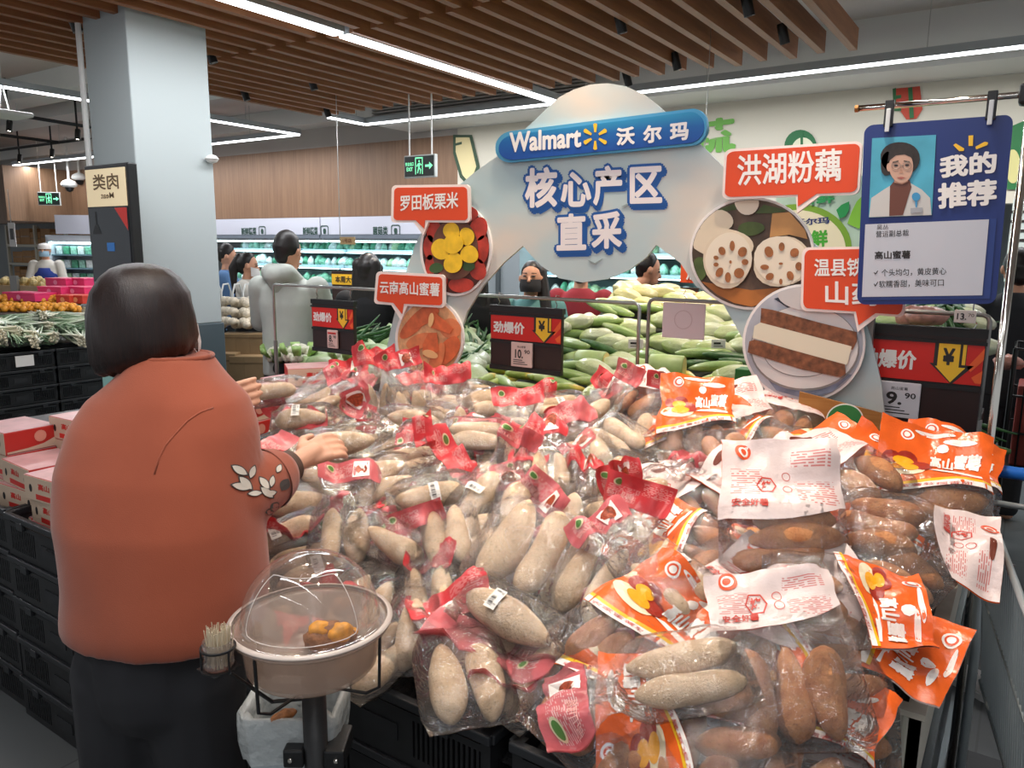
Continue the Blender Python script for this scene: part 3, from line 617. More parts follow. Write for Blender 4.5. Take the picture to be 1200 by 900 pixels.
def price_board(x0, z0, w, h, big, small, label, lab_px, tone='#dfc0b8'):
    y = FY-0.012; t = thing('price_board', label, 'price board', (x0, y, z0-h), 0, None)
    bd_ = MB().box(0, 0, 0, w, 0.02, h, bev=0.002)
    bd_.build('panel', BOARD, t)
    MB().box(-0.005, -0.006, h*0.85, w+0.004, 0.026, h*0.88).box(-0.004, -0.004, h*0.915, w+0.003, 0.024, h).build('top_clip', BLACKP, t)
    MB().box(0, -0.006, h*0.42, w, 0, h*0.465).box(0, -0.008, 0, w, 0, 0.02).build('channel', BLACKP, t)
    MB().box(0.004, -0.004, h*0.48, w-0.003, 0, h*0.85).build('red_strip', mat('strip_red', '#d6261f', 0.4), t)
    yy = -0.0052; m = MB(); put_text(m, '劲爆价', (w*0.05, yy, h*0.575), (w*0.50, yy, h*0.575), (w*0.05, yy, h*0.76), 0.03); m.build('lettering', WHITEP, t)
    A_ = lambda pts, g=0: [(w*x, yy-g, h*z) for x, z in pts]
    m = MB(); put_poly(m, A_([(.63, .85), (.87, .85), (.87, .66), (.93, .66), (.78, .47), (.60, .66), (.63, .66)])); m.build('arrow_outline', INK, t)
    m = MB(); put_poly(m, A_([(.66, .85), (.82, .85), (.82, .635), (.87, .635), (.77, .49), (.645, .635), (.66, .635)], 0.0006)); put_poly(m, A_([(.84, .85), (.865, .85), (.865, .66), (.84, .66)], 0.0006)); m.build('arrow', YELLOW, t)
    m = MB(); put_poly(m, A_([(.88, .64), (.995, .83), (.995, .72), (.91, .60)])); put_poly(m, A_([(.92, .55), (.995, .62), (.995, .5), (.95, .5)])); m.build('flash', pr('flash_orange', '#f0642e'), t)
    m = MB(); put_text(m, '￥' if False else '¥', (w*0.695, yy-0.0011, h*0.65), (w*0.785, yy-0.0011, h*0.65), (w*0.695, yy-0.0011, h*0.81), 0.03); m.build('yen_mark', INK, t)
    lx, lw, lz, lh = lab_px
    tg = MB().box(lx, -0.014, lz, lx+lw, -0.004, lz+lh, bev=0.003).build('price_label', mat('label_'+tone.strip('#'), tone, 0.4), t)
    yl_ = -0.0146; m = MB(); put_text(m, big, (lx+lw*0.2, yl_, lz+lh*0.36), (lx+lw*0.58, yl_, lz+lh*0.36), (lx+lw*0.2, yl_, lz+lh*0.72), 0.02)
    put_text(m, small, (lx+lw*0.64, yl_, lz+lh*0.56), (lx+lw*0.9, yl_, lz+lh*0.56), (lx+lw*0.64, yl_, lz+lh*0.72), 0.01)
    put_text(m, '高山蜜薯', (lx+lw*0.3, yl_, lz+lh*0.78), (lx+lw*0.7, yl_, lz+lh*0.78), (lx+lw*0.3, yl_, lz+lh*0.87), 0.0)
    for i in range(3): m.box(lx+lw*0.12, yl_, lz+lh*(0.27-0.08*i), lx+lw*(0.55+0.12*i), yl_+0.0004, lz+lh*(0.30-0.08*i))
    m.build('price_figures', INK, tg)
    if big == '8.':
        m = MB().box(lx+lw*0.1, yl_, lz+lh*0.78, lx+lw*0.9, yl_+0.0005, lz+lh*0.88); m.build('red_bar', RED, tg)
    m = MB()
    for fx in (0.1, 0.9): m.tube([(w*fx, 0.01, h), (w*fx+0.006, 0.01, h+0.015), (w*fx-0.004, 0.012, h+0.03), (w*fx, 0.012, h+0.055), (w*fx+0.008, 0.022, h+0.052)], 0.002, 5)
    m.build('hook', CHROME, t)
    return t
p = at_y(367, 350, FY); price_board(p.x, p.z-0.0, 0.31, 0.275, '8.', '90', 'dark price board with 8.90 label before the man in the pale hoodie', (0.125, 0.075, 0.025, 0.095))
p = at_y(577, 357, FY); price_board(p.x, p.z, 0.368, 0.285, '10.', '90', 'dark price board with 10.90 label in front of the masked woman', (0.12, 0.11, 0.022, 0.108))
p = at_y(1006, 376, FY); price_board(p.x, p.z-0.004, 0.375, 0.34, '9.', '90', 'dark price board with 9.90 label under the blue board', (0.085, 0.125, 0.035, 0.118), '#d8d2d6')
t = thing('hanging_card', 'blank pale pink card hung on the grey rail before the white cabbages', 'card', at_y(801, 376, FY), 0)
MB().box(-0.085, -0.003, -0.068, 0.085, 0.003, 0.068, bev=0.002).build('card', mat('card_pink', '#cdb9ba', 0.5), t)
MB().lathe([(0.033, 0), (0.035, 0.0005), (0.037, 0)], 20, Matrix.Translation((0, -0.004, 0.005)) @ Matrix.Rotation(R(90), 4, 'X')).build('embossed_ring', mat('emboss', '#bfa6a6', 0.5), t)
MB().tube([(0, 0, 0.066), (0.01, 0, 0.085), (-0.005, 0, 0.1), (0.005, 0, 0.118)], 0.002, 5).build('hook', CHROME, t)
t = thing('price_tag', 'small white price tag hung on the end of the grey rail', 'price tag', at_y(1131, 371, FY-0.02), 0)
MB().box(-0.03, -0.003, -0.02, 0.03, 0.003, 0.02, bev=0.002).build('tag_card', WHITEP, t)
m = MB(); put_text(m, '13.', (-0.022, -0.0036, -0.01), (0.004, -0.0036, -0.01), (-0.022, -0.0036, 0.01), 0.01); put_text(m, '70', (0.008, -0.0036, 0), (0.024, -0.0036, 0), (0.008, -0.0036, 0.01), 0.0); m.build('figures', INK, t)
MB().tube([(0.02, 0, 0.02), (0.02, 0.004, 0.045)], 0.002, 5).build('hook', CHROME, t)

# ------------------------------------------------------------------ blue recommendation board on its T-stand
BY = 2.55
px_ = -0.061
t = thing('sign_stand', 'chrome pole stand with crossbar at the corner of the heap, right of the orange bags', 'stand', (px_, 2.57, 0))
MB().tube([(px_, 2.57, 0.02), (px_, 2.57, 2.09)], 0.011, 12).build('pole', CHROME, t, world=True, smooth=True)
b0, b1 = at_y(1004, 124, 2.57), at_y(1200, 111, 2.57)
MB().tube([(b0.x, 2.57, 2.063), (0.18, 2.57, 2.063)], 0.009, 12).build('crossbar', CHROME, t, world=True, smooth=True)
MB().tube([(b0.x-0.004, 2.57, 2.063), (b0.x+0.006, 2.57, 2.063)], 0.0105, 12).build('end_cap', mat('brass_cap', '#9a6a3a', 0.4, 0.6), t, world=True)
MB().box(px_-0.03, 2.545, 2.035, px_+0.05, 2.595, 2.09, bev=0.008).build('joint', BLACKP, t, world=True)
MB().box(px_-0.012, 2.38, 0.0, px_+0.16, 2.76, 0.02, bev=0.004).build('base', BLACKP, t, world=True)
t = thing('recommendation_board', 'navy blue board with a portrait and notice clipped to the chrome crossbar', 'sign', at_y(1092, 360, BY))
def bslab(nm, m_, pts, dy, parent, dep=0.002): return slab(nm, m_, pts, BY-dy, parent, dep)
bq_ = ((1004, 357), (1167, 356), (1188, 134), (1013, 147))
bslab('panel', pr('board_navy', '#1f3272', 0.35), warp(rr01(0.05, 0.8), bq_), 0, t, 0.012)
ph = bslab('portrait', pr('portrait_teal', '#4fa9c4', 0.4, 0.25, 6), [(1018, 255), (1092, 252), (1097, 158), (1022, 162)], 0.003, t)
for nm, c, pts, dy in (('coat', pr('portrait_coat', '#c9c7c4'), [(1018.5, 254.5), (1021, 232), (1036, 222), (1046, 216), (1066, 214), (1080, 222), (1090, 232), (1091.5, 252)], 0.005),
    ('sweater', pr('portrait_brown', '#6a3d30'), [(1042, 253), (1043, 218), (1048, 212), (1066, 211), (1068, 219), (1058, 252)], 0.0062),
    ('hair', pr('portrait_hair', '#2a211f', 0.5, 0.3, 60), blob(1055, 186, 22, 21, 0, 26, .05), 0.0072), ('hair', pr('portrait_hair', '#2a211f'), blob(1040, 192, 8, 14, 10), 0.0072),
    ('neck', pr('portrait_neck', '#b98a74'), [(1048, 214), (1047, 205), (1064, 205), (1064, 213), (1057, 216)], 0.0080),
    ('face', pr('portrait_face', '#c9a08c'), blob(1056, 195, 14, 19.5, 0, 26, .01), 0.0088), ('ear', pr('portrait_face', '#c9a08c'), ell(1041.5, 196, 2.5, 5, 12), 0.0085),
    ('hair_fringe', pr('portrait_hair', '#2a211f'), [(1040, 190), (1042, 178), (1050, 172), (1062, 171), (1070, 178), (1072, 190), (1067, 184), (1060, 181), (1050, 182), (1045, 186)], 0.0094),
    ('brow', pr('portrait_hair', '#2a211f'), [(1046, 189.5), (1053, 188), (1053, 189.3), (1046, 191)], 0.0096), ('brow', pr('portrait_hair', '#2a211f'), [(1059, 188), (1066, 189), (1066, 190.4), (1059, 189.3)], 0.0096),
    ('eye', INK, ell(1050, 194, 2.5, 1.3, 10), 0.0096), ('eye', INK, ell(1063, 193.5, 2.5, 1.3, 10), 0.0096), ('nose', pr('portrait_neck', '#b98a74'), [(1056, 196), (1058.5, 203), (1054, 203)], 0.0096),
    ('mouth', pr('portrait_lip', '#a85f55'), [(1051, 208), (1056, 207), (1061, 208), (1056, 210)], 0.0096),
    ('badge', pr('badge_blue', '#3f93c4'), ell(1073.5, 230.5, 5, 5, 16), 0.0075), ('badge_ribbon', pr('badge_blue', '#3f93c4'), [(1072, 235), (1075, 235), (1074.5, 243), (1073, 243)], 0.0075), ('name_badge', pr('portrait_tag', '#a5a7ad'), [(1067, 250), (1081, 249), (1081, 243), (1067, 244)], 0.0075)):
    bslab(nm, c, pts, dy, ph, 0.0008)
m = MB()
for cx in (1050, 1063):
    o = [at_y(*q, BY-0.0102) for q in ell(cx, 194, 5.3, 4.2, 18)]; m.tube(o+[o[0]], 0.0006, 4)
m.tube([at_y(1055, 193.5, BY-0.0102), at_y(1058, 193.5, BY-0.0102)], 0.0006, 4); m.build('spectacles', GREYMET, ph, world=True)
bslab('notice_sleeve', pr('sleeve_navy', '#2d4180', 0.15), [(1010, 352), (1160, 350), (1168, 256), (1014, 263)], 0.003, t)
nt = bslab('notice_paper', pr('notice_white', '#c6c9d2', 0.35), [(1010, 348), (1151, 346), (1159, 257), (1014, 263)], 0.006, t)
for body, a, b, c, bo in (('我的', (1101, 209), (1168, 203), (1101, 183), .035), ('推荐', (1099, 245), (1168, 240), (1099, 215), .035)): wtext('heading', WHITEP, body, a, b, c, BY-0.004, t, bo)
for q in ([(1117, 170), (1120, 168), (1130, 174), (1129, 177), (1124, 177)], [(1135, 159), (1140.5, 158.5), (1140, 171), (1135, 171)], [(1144, 175), (1143, 172), (1154, 166), (1158, 167), (1157, 170)]): bslab('spark_ray', YELLOW, q, 0.004, t)
for body, a, b, c, bo in (('吴丛', (1027.5, 269), (1041, 268.5), (1027.5, 263.5), 0), ('营运副总裁', (1026.5, 278.5), (1065, 276.5), (1026.5, 271), 0.005), ('高山蜜薯', (1025, 304), (1067, 303), (1025, 294.5), .02), ('✓', (1024, 322), (1029, 322), (1024, 317), .01), ('个头均匀，黄皮黄心', (1033, 324), (1109, 322), (1033, 315.5), 0.005), ('✓', (1024, 336), (1029, 336), (1024, 330), .01), ('软糯香甜，美味可口', (1030, 337.5), (1106, 335.5), (1030, 329), 0.005)):
    wtext('lettering', INK, body, a, b, c, BY-0.0068, nt, bo)
for px, py in ((1043, 126), (1163, 118)):
    w = at_y(px, py, BY); x = w.x
    c_ = MB().box(x-0.012, 2.535, 2.0, x+0.012, 2.552, 2.075, bev=0.002).build('clip', BLACKP, t, world=True)
    MB().box(x-0.006, 2.53, 1.985, x+0.006, 2.536, 2.05, bev=0.002).build('clip_tongue', mat('clear_plastic', '#cfd3d6', 0.15), c_, world=True)
# ------------------------------------------------------------------ crates of the long display island
CR = mat('crate_black', '#1b1c1e', 0.42, var=0.25, scale=20, bump=0.1, bscale=30)
CRI = mat('crate_rim', '#26282b', 0.38)
def crate_proto(L, D, H):
    """black folding crate with slotted sides; origin at the centre of its base"""
    t = thing('crate', '', 'crate'); m = MB(); a, b = L/2, D/2
    m.box(-a, -b, 0, a, b, 0.008)
    for sx in (-1, 1):
        for sy in (-1, 1): m.box(sx*a-(0.022 if sx > 0 else 0), sy*b-(0.022 if sy > 0 else 0), 0, sx*a+(0.022 if sx < 0 else 0), sy*b+(0.022 if sy < 0 else 0), H)
    for s in (-1, 1):
        y0, y1 = (s*b-0.006, s*b) if s > 0 else (s*b, s*b+0.006)
        m.box(-a, y0, 0, a, y1, 0.022).box(-a, y0, H*0.70, a, y1, H*0.80).box(-0.09, y0, H*0.12, 0.09, y1, H*0.74)
        n = int(L/0.0135)
        for i in range(n):
            x = -a+0.02+(L-0.04)*i/n
            if abs(x) > 0.085: m.box(x, y0, 0.02, x+0.0065, y1, H*0.72)
        x0, x1 = (s*a-0.006, s*a) if s > 0 else (s*a, s*a+0.006)
        m.box(x0, -b, 0, x1, b, 0.022).box(x0, -b, H*0.66, x1, -0.06, H).box(x0, 0.06, H*0.66, x1, b, H).box(x0, -b, H*0.55, x1, b, H*0.68)
        n = int(D/0.0135)
        for i in range(n): yy = -b+0.02+(D-0.04)*i/n; m.box(x0, yy, 0.02, x1, yy+0.0065, H*0.58)
    m.build('basket', CR, t)
    r = MB()
    for s in (-1, 1):
        r.box(-a-0.004, s*b-0.009, H*0.86, a+0.004, s*b+0.009, H, bev=0.003); r.box(s*a-0.009, -b, H*0.86, s*a+0.009, b, H, bev=0.003)
    for s in (-1, 1):
        for k_ in (-0.3, 0.3): r.box(k_*L-0.02, s*b-0.012 if s < 0 else b, H*0.72, k_*L+0.02, s*b if s < 0 else b+0.012, H*0.9, bev=0.002)
    r.build('rim', CRI, t)
    c = MB().box(-0.05, -b-0.003, H*0.3, 0.05, -b, H*0.55).build('label_holder', mat('crate_plate', '#232427', 0.5), t)
    return t
CL, CDp, CH = 0.565, 0.40, 0.15
cp = crate_proto(CL, CDp, CH-0.002); ckids = kids(cp); first = True
cols = [(-3.105, 1.31, 'leftmost'), (-2.515, 1.30, 'left of the shopper'), (-1.64, 1.255, 'behind the shopper'), (-1.03, 1.257, 'by the tasting bowl'), (-0.4225, 1.26, 'below the orange bags')]
tier = ['lowest', 'second from the floor', 'third from the floor', 'fourth from the floor', 'topmost']
for ci, (cx, cy, w) in enumerate(cols):
    for k_ in range(5):
        lab = ('black crate, %s, stack %s' % (tier[k_], {'leftmost': 'furthest left under gift boxes', 'left of the shopper': 'just left of the shopper', 'behind the shopper': 'hidden behind the shopper', 'by the tasting bowl': 'behind the tasting bowl', 'below the orange bags': 'below the orange bags'}[w]))
        c = cp if first else dup(cp, ch=ckids); first = False
        c.matrix_basis = Matrix.Translation((cx+rnd(-.004, .004), cy+rnd(-.004, .004), 0.001+k_*CH)); c['label'] = lab; c['group'] = 'black crates of the display island'
# green cable tie at the end of the near crate
o = MB().box(-0.006, -0.014, -0.02, 0.006, 0.014, 0.006, bev=0.002).tube([(0, 0.0, 0.004), (0.0, 0.012, 0.016), (0.0, 0.024, 0.0)], 0.003, 6).build('cable_tie', mat('tie_green', '#5fe04a', 0.4)); o.location = (-0.142, 1.43, 0.757); tag(o, 'bright green plastic tie on the end of the near black crate', 'tie')
# white boarded display box with dark base
k = N('bead_board'); v = k.coord('Object', (1, 1, 1)); wv = k.n('ShaderNodeTexWave', wave_type='BANDS', bands_direction='X', ins={'Scale': 16.0, 'Distortion': 0.3}); k.l(v, wv.inputs[0])
k.l(k.ramp(wv.outputs['Fac'], [(0.0, hx('#a9a294')), (0.25, hx('#d5cfc2'))]), k.p.inputs['Base Color']); k.l(k.bump(wv.outputs['Fac'], 0.4, 0.004), k.p.inputs['Normal']); k.p.inputs['Roughness'].default_value = 0.6
BEAD = k.m; CREAM = mat('rim_cream', '#d9cfc0', 0.55, var=0.08, scale=30)
bx = thing('display_box', 'white boarded display box with dark metal base under the orange bags', 'display box', (-1.3, 2.1, 0))
m = MB(); m.box(-2.55, 1.50, 0.60, -0.09, 1.52, 0.79).box(-0.11, 1.50, 0.60, -0.09, 2.9, 0.79).box(-2.55, 2.88, 0.6, -0.09, 2.9, 0.95).box(-2.55, 1.5, 0.6, -2.53, 2.9, 0.79); m.build('side_boards', BEAD, bx, world=True)
m = MB(); m.box(-2.55, 1.493, 0.79, -0.083, 1.525, 0.802).box(-0.115, 1.525, 0.79, -0.083, 2.91, 0.802); m.build('rim', CREAM, bx, world=True)
MB().box(-2.55, 1.52, 0.60, -0.11, 2.88, 0.63).build('floor_board', CR, bx, world=True)
DARKM = mat('base_metal', '#3a4146', 0.35, 0.4)
MB().box(-2.55, 1.505, 0.04, -0.092, 2.9, 0.60).build('base', DARKM, bx, world=True)
m = MB().box(-0.092, 1.56, 0.56, -0.075, 2.9, 0.585).box(-0.092, 1.56, 0.08, -0.075, 2.9, 0.10); m.build('base_trim', mat('trim_steel', '#6d7478', 0.3, 0.7), bx, world=True)
# black mesh liner that carries the heap
def hp(x, y):
    """top of the heap of bags"""
    a = 0.785+0.12*min(1, max(0, (y-1.1)/0.35)) + 0.10*min(1, max(0, (y-1.45)/0.5)) + 0.075*min(1, max(0, (y-1.95)/0.6))
    a += 0.05*math.exp(-((x+1.75)**2/0.16+(y-1.75)**2/0.2))
    e = min(1, max(0, (-0.1-x)/0.22)); a -= 0.10*(1-e)**2
    return a
LINER = mat('black_mesh', '#19191b', 0.6, bump=0.8, bscale=220)
m = MB(); nx, ny = 40, 28; vs = []; fs = []
for j in range(ny+1):
    for i in range(nx+1):
        x = -2.52+2.40*i/nx; y = 1.09+1.585*j/ny; z = hp(x, y)-0.11
        if y < 1.5: z = min(z, 0.70)
        z = max(z, 0.66); vs.append((x, y, z+0.006*math.sin(23*x+9*y)))
for j in range(ny):
    for i in range(nx): a = j*(nx+1)+i; fs.append((a, a+1, a+nx+2, a+nx+1))
m.add(vs, fs); lo = m.build('mesh_liner', LINER, smooth=True); tag(lo, 'black mesh liner draped under the bags, edge showing at the near right corner', 'liner')
# a loose roll of the liner at the box corner
m = MB(); pts = [at_z(975+i*11, 806+6*math.sin(i*0.9)+(-i*1.0), 0.815) for i in range(11)]; m.tube(pts, [0.012+0.004*math.sin(i*2.1) for i in range(11)], 8)
tag(m.build('liner_roll', LINER, smooth=True), 'rolled edge of black mesh at the open corner of the white box', 'liner')
# left half of the island with the gift boxes
ib = thing('island_plinth', 'dark plinth carrying the red gift boxes left of the heap', 'plinth', (-3.4, 2.1, 0))
MB().box(-4.35, 1.53, 0.03, -2.58, 2.75, 0.70).build('body', CR, ib, world=True)
MB().box(-4.37, 1.52, 0.70, -2.57, 2.76, 0.73, bev=0.004).build('top_board', CRI, ib, world=True)
# red and cream gift boxes
GR = pr('gift_red', '#c8322b', 0.4); GC = pr('gift_cream', '#d9bfa6', 0.45); GP = pr('gift_pink_top', '#cfa0a0', 0.3, 0.15, 12); GLD = pr('gift_gold', '#e39a86', 0.4)
def gift_proto(w=0.24, d=0.19, h=0.082):
    t = thing('gift_box', '', 'gift box'); a, b = w/2, d/2
    MB().box(-a, -b, 0, a, b, h, bev=0.002).build('carton', GR, t)
    MB().box(-a+0.001, -b-0.0012, 0.001, a-0.001, -b, h-0.001).build('side_panel', GC, t)
    MB().box(-a+0.002, -b+0.002, h, a-0.002, b-0.002, h+0.0015).build('lid', GP, t)
    m = MB(); y = -b-0.0016
    m.box(-a*0.45, y, h*0.08, a*0.62, y+0.0004, h*0.3); put_text(m, '高山', (-a*0.3, y, h*0.5), (a*0.25, y, h*0.5), (-a*0.3, y, h*0.78), 0.03); m.build('front_print', RED, t)
    m = MB()
    for s in (-1, 1): put_poly(m, [(s*a*0.68+x, y-0.0003, h*0.5+z) for x, z in ell(0, 0, 0.009, 0.014, 12)])
    m.build('hand_hole', INK, t)
    m = MB(); xx = a+0.0017; put_poly(m, [(xx, -b*0.95, 0.003), (xx, b*0.95, 0.003), (xx, b*0.95, h*0.5), (xx, b*.4, h*0.25), (xx, -b*.2, h*0.16), (xx, -b*0.95, h*0.12)]); m.build('end_print', GC, t)
    m = MB(); m.add([(xx+0.0005, 0.3*b+0.022*math.cos(g), h*0.62+0.022*math.sin(g)) for g in [2*math.pi*i/14 for i in range(14)]], [tuple(range(14))]); m.build('round_emblem', GLD, t)
    return t
gp = gift_proto(); gk = kids(gp); gf = True
def gift(x, y, z, rz, lab):
    global gf
    t = gp if gf else dup(gp, ch=gk); gf = False
    t.matrix_basis = Matrix.Translation((x, y, z)) @ Matrix.Rotation(rz, 4, 'Z'); t['label'] = lab; t['group'] = 'red and cream gift boxes'; return t
# on the left crates (seen past the shopper's back)
GH = 0.084; names3 = ('bottom', 'middle', 'top')
for j, (x, y, n) in enumerate(((-2.63, 1.25, 3), (-2.89, 1.27, 3), (-3.15, 1.30, 4), (-2.36, 1.30, 2), (-2.40, 1.50, 4), (-2.68, 1.47, 3), (-2.95, 1.49, 3))):
    for k_ in range(n):
        z0 = 0.62 if y < 1.45 else 0.735; wh = ('just left of the shopper at the crate front', 'second stack from the shopper', 'at the far left photo edge', 'half hidden behind the shopper', 'behind the front row by the shopper', 'behind the front row, middle', 'behind the front row, furthest left')[j]
        gift(x+rnd(-.006, .006), y+rnd(-.006, .006), z0+k_*GH+0.008, R(rnd(-4, 4)), 'gift box, number %d from below, stack %s' % (k_+1, wh))
rows = [(-2.78, 1.78, 2), (-2.80, 2.02, 3), (-2.78, 2.28, 3), (-2.80, 2.53, 3), (-3.06, 1.75, 2), (-3.07, 2.02, 2), (-3.06, 2.30, 3), (-3.07, 2.55, 3), (-3.34, 2.0, 2), (-3.34, 2.30, 2), (-3.35, 2.57, 2), (-3.62, 2.2, 2), (-3.62, 2.5, 2), (-3.9, 2.35, 2), (-3.9, 2.6, 2), (-4.15, 2.6, 2)]
for j, (x, y, n) in enumerate(rows):
    for k_ in range(n):
        gift(x+rnd(-.008, .008), y+rnd(-.008, .008), 0.735+k_*GH, R(rnd(-6, 6)), 'red gift box with pink lid, level %d of stack %d leftwards from the heap' % (k_+1, j+1))
g = gift(-2.88, 2.52, 0.735+3*GH, R(55), 'cream gift box lying tilted on top of the others in front of the hoodie man')
w = at_t(285, 440, 2.9)
# loose pink film wrapping over the left stacks
# ------------------------------------------------------------------ tasting stand
TX, TY = -0.972, 0.83
CLEARP = N('clear_acrylic'); gl = CLEARP.n('ShaderNodeBsdfGlossy', ins={'Roughness': 0.06}); tr_ = CLEARP.n('ShaderNodeBsdfTransparent', ins={'Color': (0.97, 0.955, 0.945, 1)}); lw = CLEARP.n('ShaderNodeLayerWeight', ins={'Blend': 0.35})
df = CLEARP.n('ShaderNodeBsdfDiffuse', ins={'Color': (*hx('#e8d8cf'), 1)}); mx0 = CLEARP.n('ShaderNodeMixShader', ins={0: 0.07}); CLEARP.l(tr_.outputs[0], mx0.inputs[1]); CLEARP.l(df.outputs[0], mx0.inputs[2])
mx = CLEARP.n('ShaderNodeMixShader'); CLEARP.l(CLEARP.math('MULTIPLY', lw.outputs['Facing'], 0.55), mx.inputs[0]); CLEARP.l(mx0.outputs[0], mx.inputs[1]); CLEARP.l(gl.outputs[0], mx.inputs[2]); CLEARP.l(mx.outputs[0], CLEARP.out.inputs[0])
FROST = N('frosted_bowl'); tr_ = FROST.n('ShaderNodeBsdfTransparent', ins={'Color': (0.92, 0.88, 0.85, 1)}); mx = FROST.n('ShaderNodeMixShader', ins={0: 0.45}); FROST.p.inputs['Base Color'].default_value = (*hx('#b9a79b'), 1); FROST.p.inputs['Roughness'].default_value = 0.2
FROST.l(tr_.outputs[0], mx.inputs[1]); FROST.l(FROST.p.outputs[0], mx.inputs[2]); FROST.l(mx.outputs[0], FROST.out.inputs[0])
t = thing('tasting_bowl', 'clear round bowl with domed lid on a black post in front of the heap', 'bowl', (TX, TY, 0.905))
MB().lathe([(0.001, 0.018), (0.103, 0.018), (0.110, 0.026), (0.118, 0.09), (0.134, 0.094), (0.136, 0.098), (0.134, 0.101), (0.116, 0.098), (0.107, 0.028), (0.001, 0.022)], 48).build('bowl', FROST.m, t, smooth=True)
prof = [(0.137, 0.100), (0.137, 0.104), (0.118, 0.107)]+[(0.116*math.cos(R(a)), 0.108+0.115*math.sin(R(a))) for a in range(0, 91, 6)]
lid = MB(); nseg = 48; vs = []; fs = []
for (r_, z_) in prof:
    for k_ in range(nseg):
        g = 2*math.pi*k_/nseg; vs.append((r_*math.cos(g), r_*math.sin(g), z_))
for i in range(len(prof)-1):
    for k_ in range(nseg):
        gm = math.degrees(2*math.pi*(k_+0.5)/nseg) % 360
        fs.append((i*nseg+k_, i*nseg+(k_+1) % nseg, (i+1)*nseg+(k_+1) % nseg, (i+1)*nseg+k_))
lid.add(vs, fs).build('dome_lid', CLEARP.m, t, smooth=True)
m = MB(); ol = []
for i in range(41):  # raised outline of the flap in the dome, facing the camera
    u = i/40*2*math.pi; az = R(-52)+R(50)*max(-1, min(1, 1.35*math.cos(u))); el = R(30)+R(27)*max(-1, min(1, 1.35*math.sin(u)))
    ol.append((0.1175*math.cos(el)*math.cos(az), 0.1175*math.cos(el)*math.sin(az), 0.108+0.1165*math.sin(el)))
m.tube(ol, 0.0008, 5, False); m.build('flap_edge', mat('acrylic_edge', '#e3d8d2', 0.15), t, smooth=True)
m = MB().lathe([(0.13, 0.1015), (0.138, 0.1025), (0.139, 0.1055), (0.130, 0.1075)], 48); m.build('rim_ring', mat('rim_plastic', '#cdbfb6', 0.2), t, smooth=True)
P_ = thing('tasting_post', 'black post holding the tasting bowl, toothpick jar and waste bin', 'stand', (TX, TY, 0))
MB().tube([(0, 0, 0.02), (0, 0, 0.895)], 0.021, 20).build('post', BLACKP, P_, smooth=True)
MB().lathe([(0.001, 0), (0.17, 0), (0.17, 0.012), (0.03, 0.022), (0.022, 0.03)], 32).build('foot_plate', BLACKP, P_)
m = MB()
for a in (20, 140, 275): c, s = math.cos(R(a)), math.sin(R(a)); m.tube([(0.02*c, 0.02*s, 0.885), (0.10*c, 0.10*s, 0.885), (0.124*c, 0.124*s, 0.90), (0.127*c, 0.127*s, 0.998)], 0.003, 6)
m.build('bowl_bracket', BLACKP, P_)
w = at_t(257, 783, 1.22) - Vector((TX, TY, 0))
m = MB(); MT = Matrix.Translation(w)
for z in (0.0, 0.035): m.lathe([(0.0245, z), (0.0275, z), (0.0275, z+0.003), (0.0245, z+0.003)], 24, MT, True)
for a in (0, 120, 240): m.tube([w+Vector((0.026*math.cos(R(a)), 0.026*math.sin(R(a)), 0)), w+Vector((0.026*math.cos(R(a)), 0.026*math.sin(R(a)), 0.037))], 0.0018, 5)
m.tube([w+Vector((0.026, 0, 0.001)), (-0.05, -0.05, 0.86), (0, 0, 0.86)], 0.0035, 6); m.box(-0.024, -0.024, 0, 0.024, 0.024, 0.002, MT); m.build('jar_ring', BLACKP, P_)
j = thing('toothpick_jar', 'small glass jar of toothpicks in a black ring beside the tasting bowl', 'jar', w+Vector((TX, TY, 0.003)))
MB().lathe([(0.001, 0), (0.021, 0), (0.0235, 0.004), (0.0235, 0.012), (0.021, 0.016), (0.0235, 0.020), (0.0235, 0.045), (0.0215, 0.045), (0.0215, 0.004), (0.001, 0.002)], 24).build('glass', CLEARP.m, j, smooth=True)
m = MB(); rr = random.Random(3)
for i in range(70):
    a, r_ = rr.uniform(0, 6.28), 0.018*math.sqrt(rr.random()); lx, ly = rr.uniform(-.006, .006), rr.uniform(-.006, .006)
    m.tube([(r_*math.cos(a), r_*math.sin(a), 0.004), (r_*math.cos(a)*1.1+lx, r_*math.sin(a)*1.1+ly, 0.066+rr.uniform(-.004, .004))], [0.001, 0.0007], 5)
o = m.build('toothpicks', mat('pick_wood', '#d9c9ad', 0.7), j); o['kind'] = 'stuff'
# potato pieces
FL = mat('potato_flesh', '#e0992a', 0.5, var=0.3, scale=60); PSK = mat('baked_skin', '#8f5c34', 0.6, var=0.45, scale=60, bump=0.5, bscale=120)
def lump(seed, rx, ry, rz, n=18, k_=0.25):
    m = MB(); m.ball((0, 0, 0), (rx, ry, rz), n, 12); rr = Vector((seed*3.1, seed*1.7, 0))
    m.v = [tuple(Vector(v)*(1+k_*mnoise.noise(Vector(v)*38+rr)+k_*0.6*mnoise.noise(Vector(v)*90+rr))) for v in m.v]; return m
def piece(nm, w, lab, seed, r_, flesh=True):
    t = thing(nm, lab, 'potato piece', w, seed); lump(seed, *r_).build('skin', PSK, t, smooth=True)
    if flesh:
        for i, (dx, dy, dz, s) in enumerate(((0.5, -0.5, 0.45, .62), (-0.35, -0.2, 0.75, .5))):
            m = lump(seed+5+i, r_[0]*s, r_[1]*s, r_[2]*s); m.v = [(a+dx*r_[0], b+dy*r_[1], c+dz*r_[2]) for a, b, c in m.v]; m.build('flesh', FL, t, smooth=True)
    return t
bz = 0.905+0.026
